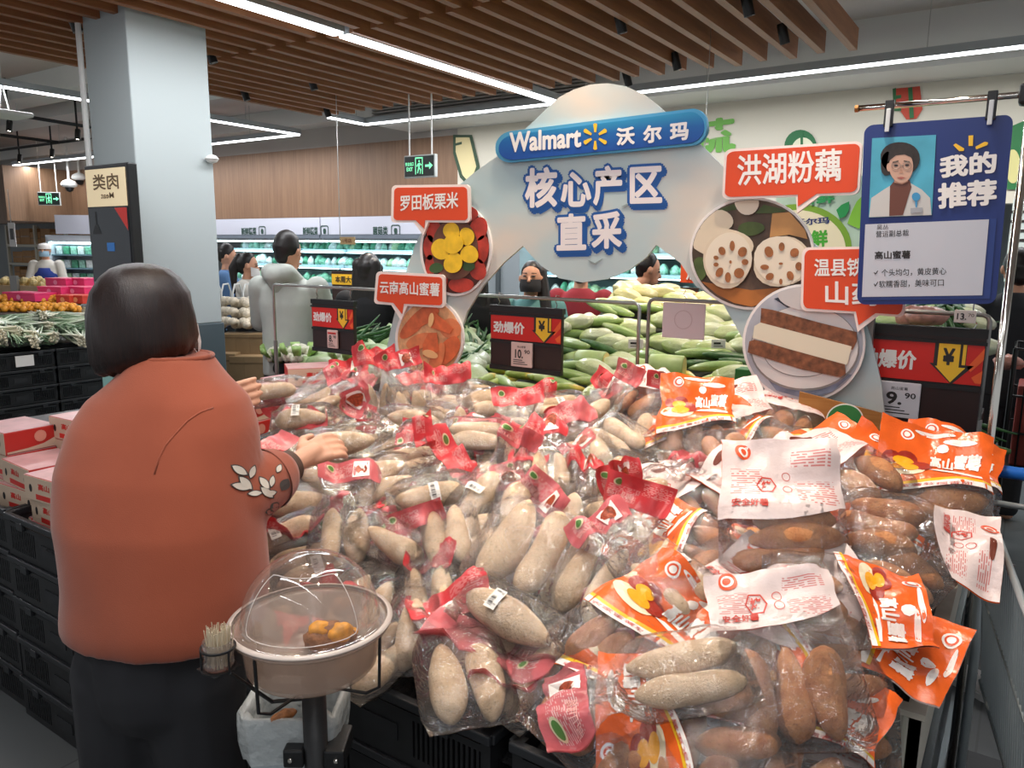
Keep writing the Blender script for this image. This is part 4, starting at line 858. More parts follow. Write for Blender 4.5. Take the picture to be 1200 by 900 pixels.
piece('potato_piece', at_z(384, 748, bz+0.02), 'torn piece of roast sweet potato with orange flesh in the tasting bowl', 1.0, (0.040, 0.027, 0.030))
piece('potato_piece', at_z(410, 745, bz+0.01), 'small orange crumb of sweet potato at the right in the tasting bowl', 2.3, (0.015, 0.012, 0.010))
piece('potato_piece', at_z(402, 712, bz+0.02), 'brown end piece of sweet potato at the back of the tasting bowl', 3.7, (0.024, 0.018, 0.02), False)
# waste bin
BIN = mat('bin_grey', '#b3bcc0', 0.45); LIN = N('bin_bag'); tr_ = LIN.n('ShaderNodeBsdfTransparent'); mx = LIN.n('ShaderNodeMixShader', ins={0: 0.55}); LIN.p.inputs['Base Color'].default_value = (*hx('#cfd4d3'), 1); LIN.p.inputs['Roughness'].default_value = 0.25
v = LIN.coord(); LIN.l(LIN.bump(LIN.noise(v, 45, 4), 0.8, 0.01), LIN.p.inputs['Normal']); LIN.l(tr_.outputs[0], mx.inputs[1]); LIN.l(LIN.p.outputs[0], mx.inputs[2]); LIN.l(mx.outputs[0], LIN.out.inputs[0])
bc = at_t(345, 818, 1.43); bcx, bcy = bc.x, bc.y
t = thing('waste_bin', 'small pale grey waste bin with clear liner hung on the black post', 'bin', (bcx, bcy, bc.z-0.255), R(34))
def rring(w_, d_, z, n=6, r=0.03): return [(x, y, z) for x, y in rrect(-w_/2, -d_/2, w_/2, d_/2, r, n)]
m = MB(); m.loft([rring(.135, .10, 0), rring(.165, .125, 0.24), rring(.173, .133, 0.25), rring(.160, .121, 0.248), rring(.130, .095, 0.006)]); m.build('body', BIN, t, smooth=False)
rg = []; rr = random.Random(5)
for z, s in ((0.17, 1.06), (0.20, 1.10), (0.23, 1.12), (0.255, 1.10), (0.262, 1.0), (0.24, 0.9), (0.15, 0.82)):
    rg.append([(x*s*(1+rr.uniform(-.02, .03)), y*s*(1+rr.uniform(-.02, .03)), z+rr.uniform(-.008, .008)) for x, y, _ in rring(.167, .127, z)])
MB().loft(rg, False).build('liner', LIN.m, t, smooth=True)
piece('potato_skin', at_t(333, 838, 1.38), 'brown peel lying on the rim of the waste bin', 4.4, (0.024, 0.012, 0.010), False)
m = MB()
for dx in (-0.036, 0.036): m.box(dx-0.018, -0.02, 0.735, dx+0.018, 0.06, 0.77, bev=0.004, M=Matrix.Rotation(R(34), 4, 'Z'))
m.build('bin_bracket', BLACKP, P_)
m = MB()
for dx in (-0.04, 0.04): m.ball((dx, -0.022, 0.753), 0.005, 8, 6, Matrix.Rotation(R(34), 4, 'Z'))
m.build('bracket_screw', CHROME, P_)

# ------------------------------------------------------------------ the shopper in orange
JK = N('jacket_wool'); v = JK.coord(); f = JK.noise(v, 6, 4); JK.l(JK.ramp(f, [(0.3, hx('#8f4329')), (0.7, hx('#9a4b30'))]), JK.p.inputs['Base Color']); JK.p.inputs['Roughness'].default_value = 0.9; JK.p.inputs['Sheen Weight'].default_value = 0.25
JK.l(JK.bump(JK.noise(v, 500, 2), 0.25, 0.002), JK.p.inputs['Normal'])
TR = mat('trouser_black', '#26262a', 0.85, var=0.15, scale=5)
LH = Vector((-1.462, 0.815, 0.0))         # where she stands
PH = R(28)                               # she faces 28 degrees left of +Y
fw = Vector((-math.sin(PH), math.cos(PH), 0)); rg_ = Vector((math.cos(PH), math.sin(PH), 0))
def L(f_, r_, z): return LH + fw*f_ + rg_*r_ + Vector((0, 0, z))
lady = thing('person', 'shopper in an orange jacket and black trousers reaching into the heap, back to us', 'person', LH)
headc = at_t(173, 376, 1.70); shR = at_t(222, 535, 1.62); shL = at_t(130, 530, 1.74)
elR = at_t(262, 590, 1.63); wrR = at_t(337, 548, 1.80); haR = at_t(368, 530, 1.86)
elL = L(0.30, -0.12, 1.14); wrL = at_t(238, 474, 1.93); haL = at_t(262, 470, 1.96)
neck0 = at_t(178, 440, 1.69); hips = L(0, 0, 0.86)
b = MB()
b.ball(headc, (0.078, 0.085, 0.108), 24, 16)
fdir = (fw*0.86+rg_*0.38+Vector((0, 0, -0.45))).normalized()   # looking down at her hands
b.capsule(headc+fdir*0.035+Vector((0, 0, -0.045)), headc+fdir*0.045+Vector((0, 0, -0.07)), 0.055, 0.045)
b.capsule(headc+fdir*0.095+Vector((0, 0, -0.01)), headc+fdir*0.10+Vector((0, 0, -0.025)), 0.010, 0.014)
er = rg_
for s in (-1, 1): b.ball(headc+rg_*s*0.08+Vector((0, 0, -0.02)), (0.018, 0.018, 0.03), 10, 8)
b.capsule(headc+Vector((0, 0, -0.06)), neck0, 0.052, 0.058)
b.capsule(neck0.lerp(hips, 0.3), hips, 0.09, 0.11); b.capsule(shL, shR, 0.06, 0.06)
b.capsule(shR, elR, 0.052, 0.044); b.capsule(elR, wrR, 0.044, 0.028); b.capsule(shL, elL, 0.052, 0.042); b.capsule(elL, wrL, 0.042, 0.026)
for s in (-1, 1):
    b.capsule(L(0, 0.06*s+0.02, 0.80), L(0.02, 0.09*s, 0.46), 0.07, 0.055); b.capsule(L(0.02, 0.09*s, 0.46), L(-0.02, 0.09*s, 0.09), 0.055, 0.038); b.capsule(L(-0.03, 0.09*s, 0.04), L(0.15, 0.10*s, 0.035), 0.038, 0.033)
def hand(b, wr, pal, d, side, tgt_dn, thumb_dir, curl):
    """palm and five fingers; d = pointing direction, side = towards the little finger"""
    d = d.normalized(); side = (side-d*side.dot(d)).normalized(); nrm = d.cross(side)
    if nrm.z > 0: nrm = -nrm          # palm side points down
    b.capsule(wr, pal, 0.026, 0.024)
    for o_ in (-0.026, -0.009, 0.009, 0.026): b.capsule(pal-d*0.02+side*o_*0.6, pal+d*0.03+side*o_, 0.015, 0.0115)
    for o_, ln in ((-0.030, 0.88), (-0.010, 1.0), (0.010, 0.95), (0.029, 0.76)):
        p0 = pal+d*0.032+side*o_; a = curl; p1 = p0+(d*math.cos(a)+nrm*math.sin(a))*0.040*ln; a += curl*0.9; p2 = p1+(d*math.cos(a)+nrm*math.sin(a))*0.025*ln; a += curl*0.7; p3 = p2+(d*math.cos(a)+nrm*math.sin(a))*0.020*ln
        b.capsule(p0, p1, 0.0095, 0.0085, 8); b.capsule(p1, p2, 0.0085, 0.008, 8); b.capsule(p2, p3, 0.008, 0.0068, 8)
    q0 = pal-d*0.022-side*0.022; q1 = q0+(d*0.55-side*0.7+nrm*0.35).normalized()*0.038; q2 = q1+(d*0.9-side*0.15+nrm*0.4).normalized()*0.030
    b.capsule(q0, q1, 0.014, 0.0105, 8); b.capsule(q1, q2, 0.0105, 0.0085, 8)
hand(b, wrR, haR, (haR-wrR)+Vector((0.02, 0, 0.0)), (-fwd*0.6-upv*0.8), None, None, 0.42)
hand(b, wrL, haL, (haL-wrL)+rt*0.01+Vector((0, 0, 0.01)), (-upv), None, None, 0.30)
o = b.build('body', mat('lady_skin', '#d09c80', 0.5, var=0.06, scale=15), lady, world=True); remesh(o, 0.0042, 3)
# trousers
b = MB(); b.capsule(L(0, 0.025, 0.82), L(0.0, 0.025, 0.76), 0.138, 0.138)
for s in (-1, 1):
    b.capsule(L(0, 0.075*s+0.02, 0.76), L(0.02, 0.092*s, 0.46), 0.108, 0.088); b.capsule(L(0.02, 0.092*s, 0.46), L(-0.02, 0.092*s, 0.10), 0.088, 0.075)
    b.capsule(L(-0.01, 0.092*s, 0.42), L(0.03, 0.092*s, 0.40), 0.085, 0.08)
o = b.build('trousers', TR, lady, world=True); remesh(o, 0.010, 4)
# shoes
for s in (-1, 1):
    m = MB(); m.capsule(L(-0.04, 0.095*s, 0.045), L(0.15, 0.105*s, 0.04), 0.048, 0.042); m.v = [(x, y, max(0.0, z)) for x, y, z in m.v]; m.build('shoe', BLACKP, lady, world=True, smooth=True)
# jacket: torso and sleeves as one surface
b = MB(); rings = []
ax = [(0.855, 0.0, 0.0, .205, .168), (0.89, 0.0, 0.0, .205, .17), (0.95, 0.01, 0.0, .205, .17), (1.08, 0.03, 0.0, .203, .168), (1.18, 0.06, 0.0, .20, .155), (1.26, 0.09, 0.0, .190, .135), (1.315, 0.112, 0.0, .168, .115), (1.36, 0.135, 0.0, .118, .095), (1.405, 0.158, -0.005, .080, .078)]
for z, f_, r_, a, c in ax:
    ctr = L(f_+0.02, r_+0.034*min(1, max(0, (1.2-z)/0.25)), z); rings.append([tuple(ctr+rg_*(a*math.copysign(abs(math.cos(g))**0.85, math.cos(g)))+fw*(c*math.copysign(abs(math.sin(g))**0.85, math.sin(g)))) for g in [2*math.pi*i/40 for i in range(40)]])
b.loft(rings)
b.capsule(shR, elR, 0.092, 0.086, 20); b.capsule(elR, elR.lerp(wrR, 0.72), 0.086, 0.066, 20); b.capsule(L(0.1, 0.08, 1.255), shR, 0.085, 0.092, 20)
b.capsule(shL, elL, 0.088, 0.07, 20); b.capsule(elL, wrL.lerp(elL, 0.25), 0.07, 0.05, 20); b.capsule(L(0.1, -0.08, 1.255), shL, 0.085, 0.086, 20)
o = b.build('jacket', JK.m, lady, world=True); remesh(o, 0.009, 9)
for v_ in o.data.vertices:
    q_ = v_.co; w_ = mnoise.noise(Vector((q_.x*5, q_.y*5, q_.z*3.2)))*0.010+mnoise.noise(Vector((q_.x*13, q_.y*13, q_.z*6+4)))*0.0035; v_.co = q_+v_.normal*w_
jk = o
# cuffs
dR = (wrR-elR).normalized(); c0 = elR.lerp(wrR, 0.80)
m = MB(); m.tube([elR.lerp(wrR, 0.66), elR.lerp(wrR, 0.84)], [0.073, 0.060], 28, False); m.tube([elR.lerp(wrR, 0.84), elR.lerp(wrR, 0.78)], [0.060, 0.054], 28, False); m.build('sleeve_end', JK.m, lady, world=True, smooth=True)
MB().tube([elR.lerp(wrR, 0.72), elR.lerp(wrR, 0.93)], [0.053, 0.047], 24, False).build('sleeve_lining', mat('lining_red', '#b8372c', 0.8), lady, world=True, smooth=True)
MB().tube([elR.lerp(wrR, 0.90), elR.lerp(wrR, 1.06)], [0.042, 0.039], 24, False).tube([elR.lerp(wrR, 1.06), elR.lerp(wrR, 0.98)], [0.039, 0.036], 24, False).build('shirt_cuff', mat('cuff_brown', '#4f3a30', 0.8), lady, world=True, smooth=True)
# raised seam of the shoulder, laid on the jacket surface
bpy.context.view_layer.update()
from mathutils.bvhtree import BVHTree
bm = bmesh.new(); bm.from_mesh(jk.data); bm.transform(Matrix.Translation(LH)); tree = BVHTree.FromBMesh(bm); bm.free()
def on_jacket(px, py, off=0.0015):
    o_ = Vector((0, 0, CAMZ)); d = (at_t(px, py, 1)-o_).normalized(); h, n_, i_, dist = tree.ray_cast(o_, d)
    return (h-d*off, n_) if h is not None else (None, None)
m = MB(); pts = [on_jacket(x, y, 0.000)[0] for x, y in ((250, 478), (235, 483), (220, 493), (206, 508), (194, 522), (186, 538), (181, 556))]
pts = [p for p in pts if p is not None]
if len(pts) > 3: m.tube(pts, 0.0022, 6); m.build('armhole_seam', JK.m, lady, world=True, smooth=True)
# embroidered leaves on the right sleeve
lw_ = mat('embroidery_white', '#cfc8bc', 0.8); lb_ = mat('embroidery_dark', '#4a4442', 0.8)
def leafp(cx, cy, ln, wd, a):
    o_ = [(t_*ln-ln/2, wd*math.sin(math.pi*t_)**0.8*s_) for s_ in (1, -1) for t_ in ([i/8 for i in range(9)] if s_ > 0 else [1-i/8 for i in range(1, 8)])]
    return [(cx+x*math.cos(a)+y*math.sin(a), cy-x*math.sin(a)+y*math.cos(a)) for x, y in o_]
mw, mk_ = MB(), MB()
for (cx, cy, ln, wd, a) in ((281, 551, 20, 4.2, -30), (296, 553, 15, 3.4, 70), (288, 566, 20, 4.5, -45), (283, 570, 22, 4.2, -10), (310, 566, 17, 4, -50), (319, 564, 13, 3, 80), (313, 577, 18, 4, -40), (299, 578, 16, 3, 5), (327, 549, 10, 3, 65), (318, 578, 12, 3, 15)):
    for mb_, sc_, off in ((mk_, 1.25, 0.002), (mw, 1.0, 0.004)):
        ps = [on_jacket(x, y, off)[0] for x, y in leafp(cx, cy, ln*sc_, wd*sc_, R(a))]
        if all(p is not None for p in ps): put_poly(mb_, ps)
for (cx, cy, ln, wd, a) in ((334, 568, 16, 6, 60), (330, 586, 16, 6, 30), (322, 594, 14, 5, 50), (316, 600, 10, 4, 10)):
    ps = [on_jacket(x, y, 0.002)[0] for x, y in leafp(cx, cy, ln, wd, R(a))]
    if all(p is not None for p in ps): put_poly(mk_, ps)
if mk_.v: mk_.build('embroidery_outline', lb_, lady, world=True)
if mw.v: mw.build('embroidered_leaf', lw_, lady, world=True)
def on_jacket_ring(i):
    g = 2*math.pi*i/24; return L(0.178, -0.005, 1.400)+rg_*(0.079*math.cos(g))+fw*(0.076*math.sin(g))
# hair: a chin-length bob
HB = N('hair_brown'); v = HB.coord('Object', (60, 60, 4)); f = HB.noise(v, 4, 5, 0.7); HB.l(HB.ramp(f, [(0.3, hx('#140b0a')), (0.75, hx('#2c1914'))]), HB.p.inputs['Base Color']); HB.p.inputs['Roughness'].default_value = 0.36; HB.l(HB.bump(f, 0.35, 0.004), HB.p.inputs['Normal'])
hr = []; HCN = headc - fdir*0.012
prof = [(0.122, .006), (0.119, .034), (0.109, .063), (0.090, .086), (0.058, .106), (0.012, .117), (-0.035, .120), (-0.065, .117), (-0.088, .108), (-0.098, .092), (-0.092, .06)]
for z, r_ in prof:
    ring = []
    for i in range(56):
        g = 2*math.pi*i/56; front = max(0, math.sin(g))           # +90 deg = face side
        rr_ = r_*0.95*(1.0+0.020*math.sin(9*g+z*30)+0.012*math.sin(23*g))
        y = math.sin(g)*rr_*(0.97 if front == 0 else 0.80 if z < 0.05 else 0.92)
        zz = z-0.022*math.cos(g*1.0+2.6)*(1 if z < -0.05 else 0)+0.004*math.sin(17*g)*(1 if z < -0.06 else 0)
        ring.append(tuple(HCN+rg_*(math.cos(g)*rr_*1.0)+fw*y+Vector((0, 0, zz))))
    hr.append(ring)
MB().tube([on_jacket_ring(i) for i in range(25)], 0.006, 8, False).build('collar', JK.m, lady, world=True, smooth=True)
o = MB().loft(hr).build('hair', HB.m, lady, world=True, smooth=True)
# mask: a white shell on the lower face, with an ear loop
m = MB(); n1, n2 = 14, 8; vs = []; fs = []
for j in range(n2+1):
    for i in range(n1+1):
        a = R(-78+156*i/n1); e = -0.085+0.085*j/n2
        dirv = fw*math.cos(a)*0.112+rg_*math.sin(a)*0.095
        vs.append(tuple(headc+dirv*(1-0.1*abs(j/n2-0.5))+fdir*0.012+Vector((0, 0, e-0.005))))
for j in range(n2):
    for i in range(n1): a = j*(n1+1)+i; fs.append((a, a+1, a+n1+2, a+n1+1))
MASKM = mat('mask_white', '#d8d4d2', 0.8); m.add(vs, fs).build('face_mask', MASKM, lady, world=True, smooth=True)
MB().tube([headc+rg_*0.096+fw*0.03+Vector((0, 0, -0.02)), headc+rg_*0.094+Vector((0, 0, -0.005)), headc+rg_*0.092-fw*0.012+Vector((0, 0, -0.03)), headc+rg_*0.095+fw*0.03+Vector((0, 0, -0.075))], 0.0016, 6).build('mask_loop', MASKM, lady, world=True)
# ------------------------------------------------------------------ bags of sweet potatoes
def film_mat(name, tint, haze, scale_=20):
    k = N(name); v = k.coord('Object'); nz = k.n('ShaderNodeTexNoise', ins={'Scale': scale_, 'Detail': 3, 'Roughness': 0.55, 'Distortion': 1.6}); k.l(v, nz.inputs['Vector'])
    b = k.bump(nz.outputs['Fac'], 0.6, 0.018)
    tr_ = k.n('ShaderNodeBsdfTransparent', ins={'Color': (*tint, 1)}); gl = k.n('ShaderNodeBsdfGlossy', ins={'Roughness': 0.09}); df = k.n('ShaderNodeBsdfDiffuse', ins={'Color': (0.85, 0.80, 0.78, 1)})
    fr = k.n('ShaderNodeFresnel', ins={'IOR': 1.5}); k.l(b, fr.inputs['Normal']); k.l(b, gl.inputs['Normal'])
    m1 = k.n('ShaderNodeMixShader', ins={0: haze}); k.l(tr_.outputs[0], m1.inputs[1]); k.l(df.outputs[0], m1.inputs[2])
    m2 = k.n('ShaderNodeMixShader'); k.l(k.math('MINIMUM', k.math('MULTIPLY', fr.outputs[0], 1.15), 0.8), m2.inputs[0]); k.l(m1.outputs[0], m2.inputs[1]); k.l(gl.outputs[0], m2.inputs[2]); k.l(m2.outputs[0], k.out.inputs[0]); return k.m
FILM = film_mat('bag_film', (0.98, 0.975, 0.97), 0.038)
def rows(k, uv, nrow, ncol, seed=0.0):
    """mask of small print: rows of tiny dashes in UV space"""
    mp = k.n('ShaderNodeMapping'); mp.inputs['Scale'].default_value = (ncol, nrow, 1); mp.inputs['Location'].default_value = (seed, seed, 0); k.l(uv, mp.inputs[0])
    sx = k.n('ShaderNodeSeparateXYZ'); k.l(mp.outputs[0], sx.inputs[0])
    row = k.math('LESS_THAN', k.math('FRACT', sx.outputs[1]), 0.52)
    wn = k.n('ShaderNodeTexWhiteNoise', noise_dimensions='2D'); fl = k.n('ShaderNodeVectorMath', operation='FLOOR'); k.l(mp.outputs[0], fl.inputs[0]); k.l(fl.outputs[0], wn.inputs['Vector'])
    return k.math('MULTIPLY', row, k.math('GREATER_THAN', wn.outputs[0], 0.33))
def blockmask(k, uv, x0, x1, y0, y1):
    sx = k.n('ShaderNodeSeparateXYZ'); k.l(uv, sx.inputs[0]); x, y = sx.outputs[0], sx.outputs[1]
    a = k.math('MULTIPLY', k.math('GREATER_THAN', x, x0), k.math('LESS_THAN', x, x1)); b = k.math('MULTIPLY', k.math('GREATER_THAN', y, y0), k.math('LESS_THAN', y, y1)); return k.math('MULTIPLY', a, b)
def print_mat(name, base, ink, blocks, clear, rough=0.3, var=0.12):
    k = N(name); uv = k.n('ShaderNodeTexCoord').outputs['UV']; msk = None
    for (x0, x1, y0, y1, nr, nc, sd) in blocks:
        q = k.math('MULTIPLY', blockmask(k, uv, x0, x1, y0, y1), rows(k, uv, nr, nc, sd)); msk = q if msk is None else k.math('MAXIMUM', msk, q)
    v = k.coord('Object'); f = k.noise(v, 28, 3); c = hx(base)
    bc = k.ramp(f, [(0.3, tuple(x*(1-var) for x in c)), (0.7, tuple(min(1, x*(1+var)) for x in c))])
    if msk is not None: bc = k.mix(k.math('MULTIPLY', msk, 0.75), bc, hx(ink))
    k.l(bc, k.p.inputs['Base Color']); k.p.inputs['Roughness'].default_value = rough
    k.l(k.bump(k.noise(v, 55, 3), 0.35, 0.006), k.p.inputs['Normal'])
    if clear:
        tr_ = k.n('ShaderNodeBsdfTransparent', ins={'Color': (*tuple(0.55+0.45*x for x in c), 1)}); m = k.n('ShaderNodeMixShader', ins={0: 1-clear}); k.l(tr_.outputs[0], m.inputs[1]); k.l(k.p.outputs[0], m.inputs[2]); k.l(m.outputs[0], k.out.inputs[0])
    return k.m
HRED = print_mat('header_red', '#dd474d', '#f3b9b4', [(0.08, 0.5, 0.15, 0.6, 26, 60, 0.3), (0.55, 0.95, 0.5, 0.9, 22, 50, 3.3)], 0.24)
HPINK = print_mat('header_pink', '#e0747a', '#f6d8d4', [(0.1, 0.6, 0.2, 0.8, 24, 60, 1.3)], 0.42)
PORA = print_mat('print_orange_bag', '#ea6526', '#f7d9c8', [], 0.0, 0.25, 0.08)
PWHI = print_mat('print_white_bag', '#e6d3cf', '#c8453a', [(0.08, 0.34, 0.28, 0.62, 34, 46, 0.2), (0.62, 0.94, 0.2, 0.5, 34, 46, 5.2), (0.6, 0.92, 0.66, 0.86, 30, 46, 8.2)], 0.08, 0.3, 0.06)
def potato_mat(name, a, b, spot, sc1):
    k = N(name); v = k.coord('Object', (1, 5.5, 1)); oi = k.n('ShaderNodeObjectInfo'); add = k.n('ShaderNodeVectorMath', operation='ADD'); k.l(v, add.inputs[0]); sc_ = k.n('ShaderNodeVectorMath', operation='SCALE'); k.l(oi.outputs['Location'], sc_.inputs[0]); sc_.inputs['Scale'].default_value = 3.0; k.l(sc_.outputs[0], add.inputs[1]); v = add.outputs[0]
    f = k.noise(v, 1.1, 5, 0.6); c = k.ramp(f, [(0.3, hx(a)), (0.7, hx(b))])
    f2 = k.noise(v, 7, 5, 0.7); c = k.mix(k.ramp(f2, [(0.57, (0, 0, 0)), (0.68, (0.85, 0.85, 0.85))]), c, hx(spot))
    f3 = k.noise(v, 2.2, 3, 0.5); c = k.mix(k.ramp(f3, [(0.60, (0, 0, 0)), (0.80, (0.55, 0.55, 0.55))]), c, hx(spot))
    k.l(c, k.p.inputs['Base Color']); k.p.inputs['Roughness'].default_value = 0.62; k.l(k.bump(f2, 0.35, 0.12), k.p.inputs['Normal']); return k.m
PALE = potato_mat('potato_pale', '#cda983', '#ebd0ad', '#8a6446', 5); BROWN = potato_mat('potato_brown', '#b06a3c', '#d29460', '#74402a', 5); GOLD = potato_mat('potato_gold', '#c08a40', '#dfae5c', '#8a5a2a', 5)
pot_me = {}
def pot_mesh(kind, j):
    if (kind, j) not in pot_me:
        rr = random.Random(j*13+5); rg = []; n = 14; s = rr.uniform(-.22, .22)
        for i in range(17):
            t_ = i/16; y = -0.5+t_; w = (1-abs(2*t_-1)**(2.4+0.3*(j % 3)))**0.5*(0.92+0.12*math.sin(5*t_+j))*(1-0.28*(j % 2)*t_**2)
            if i in (0, 16): w = 0.16
            cx = s*math.sin(math.pi*t_)*1.2
            rg.append([((cx+w*math.cos(2*math.pi*q/n)*(1+0.09*mnoise.noise(Vector((math.cos(6.28*q/n)*1.4, math.sin(6.28*q/n)*1.4, t_*4+j*7))))), y, w*math.sin(2*math.pi*q/n)*(1+0.09*mnoise.noise(Vector((math.cos(6.28*q/n)*1.4+9, math.sin(6.28*q/n)*1.4, t_*4+j*7))))) for q in range(n)])
        mb = MB().loft(rg); me = bpy.data.meshes.new('sweet_potato'); me.from_pydata(mb.v, [], mb.f); me.materials.append({'p': PALE, 'b': BROWN, 'g': GOLD}[kind])
        me.polygons.foreach_set('use_smooth', [True]*len(me.polygons)); pot_me[(kind, j)] = me
    return pot_me[(kind, j)]
def sstep(a, b, x):
    x = min(1, max(0, (x-a)/(b-a))); return x*x*(3-2*x)
STK = mat('sticker_white', '#dcd9d2', 0.4); BAR = mat('barcode_ink', '#3b3a3c', 0.5)
C_TITLE = mat('bag_title', '#f7efe8', 0.35); C_YEL = mat('bag_yellow', '#eebc1e', 0.35); C_MAR = mat('bag_maroon', '#9c2b1c', 0.35); C_FL = mat('bag_flesh', '#f2a61c', 0.35); C_CRM = mat('bag_cream', '#ead9b6', 0.4); C_RED = mat('bag_red_ink', '#c93a2c', 0.4); C_OR2 = mat('bag_emblem', '#e2542a', 0.4); C_SLOT = mat('bag_slot', '#6d2a14', 0.6)
C_PINKL = mat('bag_pink_ink', '#f0b8b0', 0.4)
class Bag:
    def __init__(s, W, Ln, T, vp, bend, gather, seed):
        s.W, s.L, s.T, s.vp = W, Ln, T, vp; rr = random.Random(seed); s.ph = [rr.uniform(0, 6.28) for _ in range(8)]; s.g = gather; s.seed = seed
        s.cr = 0.02; s.amp = rr.uniform(0.008, 0.018); s.tw = rr.uniform(-0.5, 0.5)*0.35; s.k = rr.uniform(2.0, 4.5)
        n = 60; y, z = -vp*Ln*0.5, 0.0; s.cl = [(y, z, 0.0)]
        for i in range(n):
            a = bend*sstep(vp*0.9, 1.0, (i+1)/n); y += math.cos(a)*Ln/n; z += math.sin(a)*Ln/n; s.cl.append((y, z, a))
    def S(s, u, v, side):
        i = min(59.999, max(0, v*60)); j = int(i); f = i-j; a, b = s.cl[j], s.cl[j+1]
        y, z, an = a[0]+(b[0]-a[0])*f, a[1]+(b[1]-a[1])*f, a[2]
        bulge = sstep(0.0, 0.13, v)*(1-sstep(s.vp-0.06, s.vp+0.16, v))
        ht = s.T/2*bulge*max(0, 1-abs(u)**2.6)**0.5+0.0012
        top = sstep(s.vp-0.05, 1.0, v)
        w = s.W/2*(0.93+0.07*bulge-0.0*top)*(1-s.g*math.exp(-((v-s.vp-0.10)/0.10)**2))*(1-0.06*(1-sstep(0, .1, v)))
        n0 = mnoise.noise(Vector((u*1.7+s.seed, v*4.0, s.seed*0.37))); n1 = mnoise.noise(Vector((u*5+s.seed*2, v*9.0, 3+side*bulge))); n2 = mnoise.noise(Vector((u*2.4+s.seed*2, v*5.0, 7)))
        off = s.amp*top*math.sin(s.k*u+s.ph[0]+2.2*v)+s.tw*s.W*0.5*u*top+0.014*n0*(0.2+top)+0.0045*n1*(1-top*(1-bulge)*.5)+s.cr*n2*top
        x = u*w+0.006*n1*top; nz = side*ht+off
        return Vector((x, y-math.sin(an)*nz, z+math.cos(an)*nz))
    def D(s, u, v, side, off):
        p = s.S(u, v, side); e = 0.01; a = s.S(u+e, v, side)-s.S(u-e, v, side); b = s.S(u, min(1, v+e), side)-s.S(u, v-e, side); n = a.cross(b)
        if n.length < 1e-12: n = Vector((0, 0, 1))
        return p+n.normalized()*off*side
    def sheet(s, v0, v1, sides, nu=14, nv=14, off=0.0, edge=None):
        m = MB(); m.uv = []
        for sd in sides:
            b = len(m.v)
            for j in range(nv+1):
                for i in range(nu+1):
                    u = -1+2*i/nu; lo = v0+(edge(u) if edge else 0); v = lo+(v1-lo)*j/nv
                    m.v.append(tuple(s.D(u, v, sd, off) if off else s.S(u, v, sd))); m.uv.append((i/nu, (v-v0)/(v1-v0)))
            for j in range(nv):
                for i in range(nu):
                    a = b+j*(nu+1)+i; q = (a, a+1, a+nu+2, a+nu+1); m.f.append(q if sd > 0 else q[::-1]); m.mi.append(0)
        return m
    def decal(s, m, pts, side=1, off=0.002):
        """pts in (u, v); fan from the centre, so it follows the sheet"""
        c = (sum(p[0] for p in pts)/len(pts), sum(p[1] for p in pts)/len(pts)); n = len(pts)
        vs = [s.D(c[0], c[1], side, off)]+[s.D(c[0]+(u-c[0])*0.5, c[1]+(v-c[1])*0.5, side, off) for u, v in pts]+[s.D(u, v, side, off) for u, v in pts]
        m.add(vs, [(0, 1+i, 1+(i+1) % n) for i in range(n)]+[(1+i, 1+n+i, 1+n+(i+1) % n, 1+(i+1) % n) for i in range(n)]); return m
    def text(s, m, body, u0, v0, du, dv, bold=0.02, side=1, off=0.003, slope=0.0):
        vs, fs, w, h = text2d(body, bold); m.add([s.D(u0+du*a/w, v0+dv*b/h+slope*a/w, side, off+c*0.00008) for a, b, c in vs], fs); return m
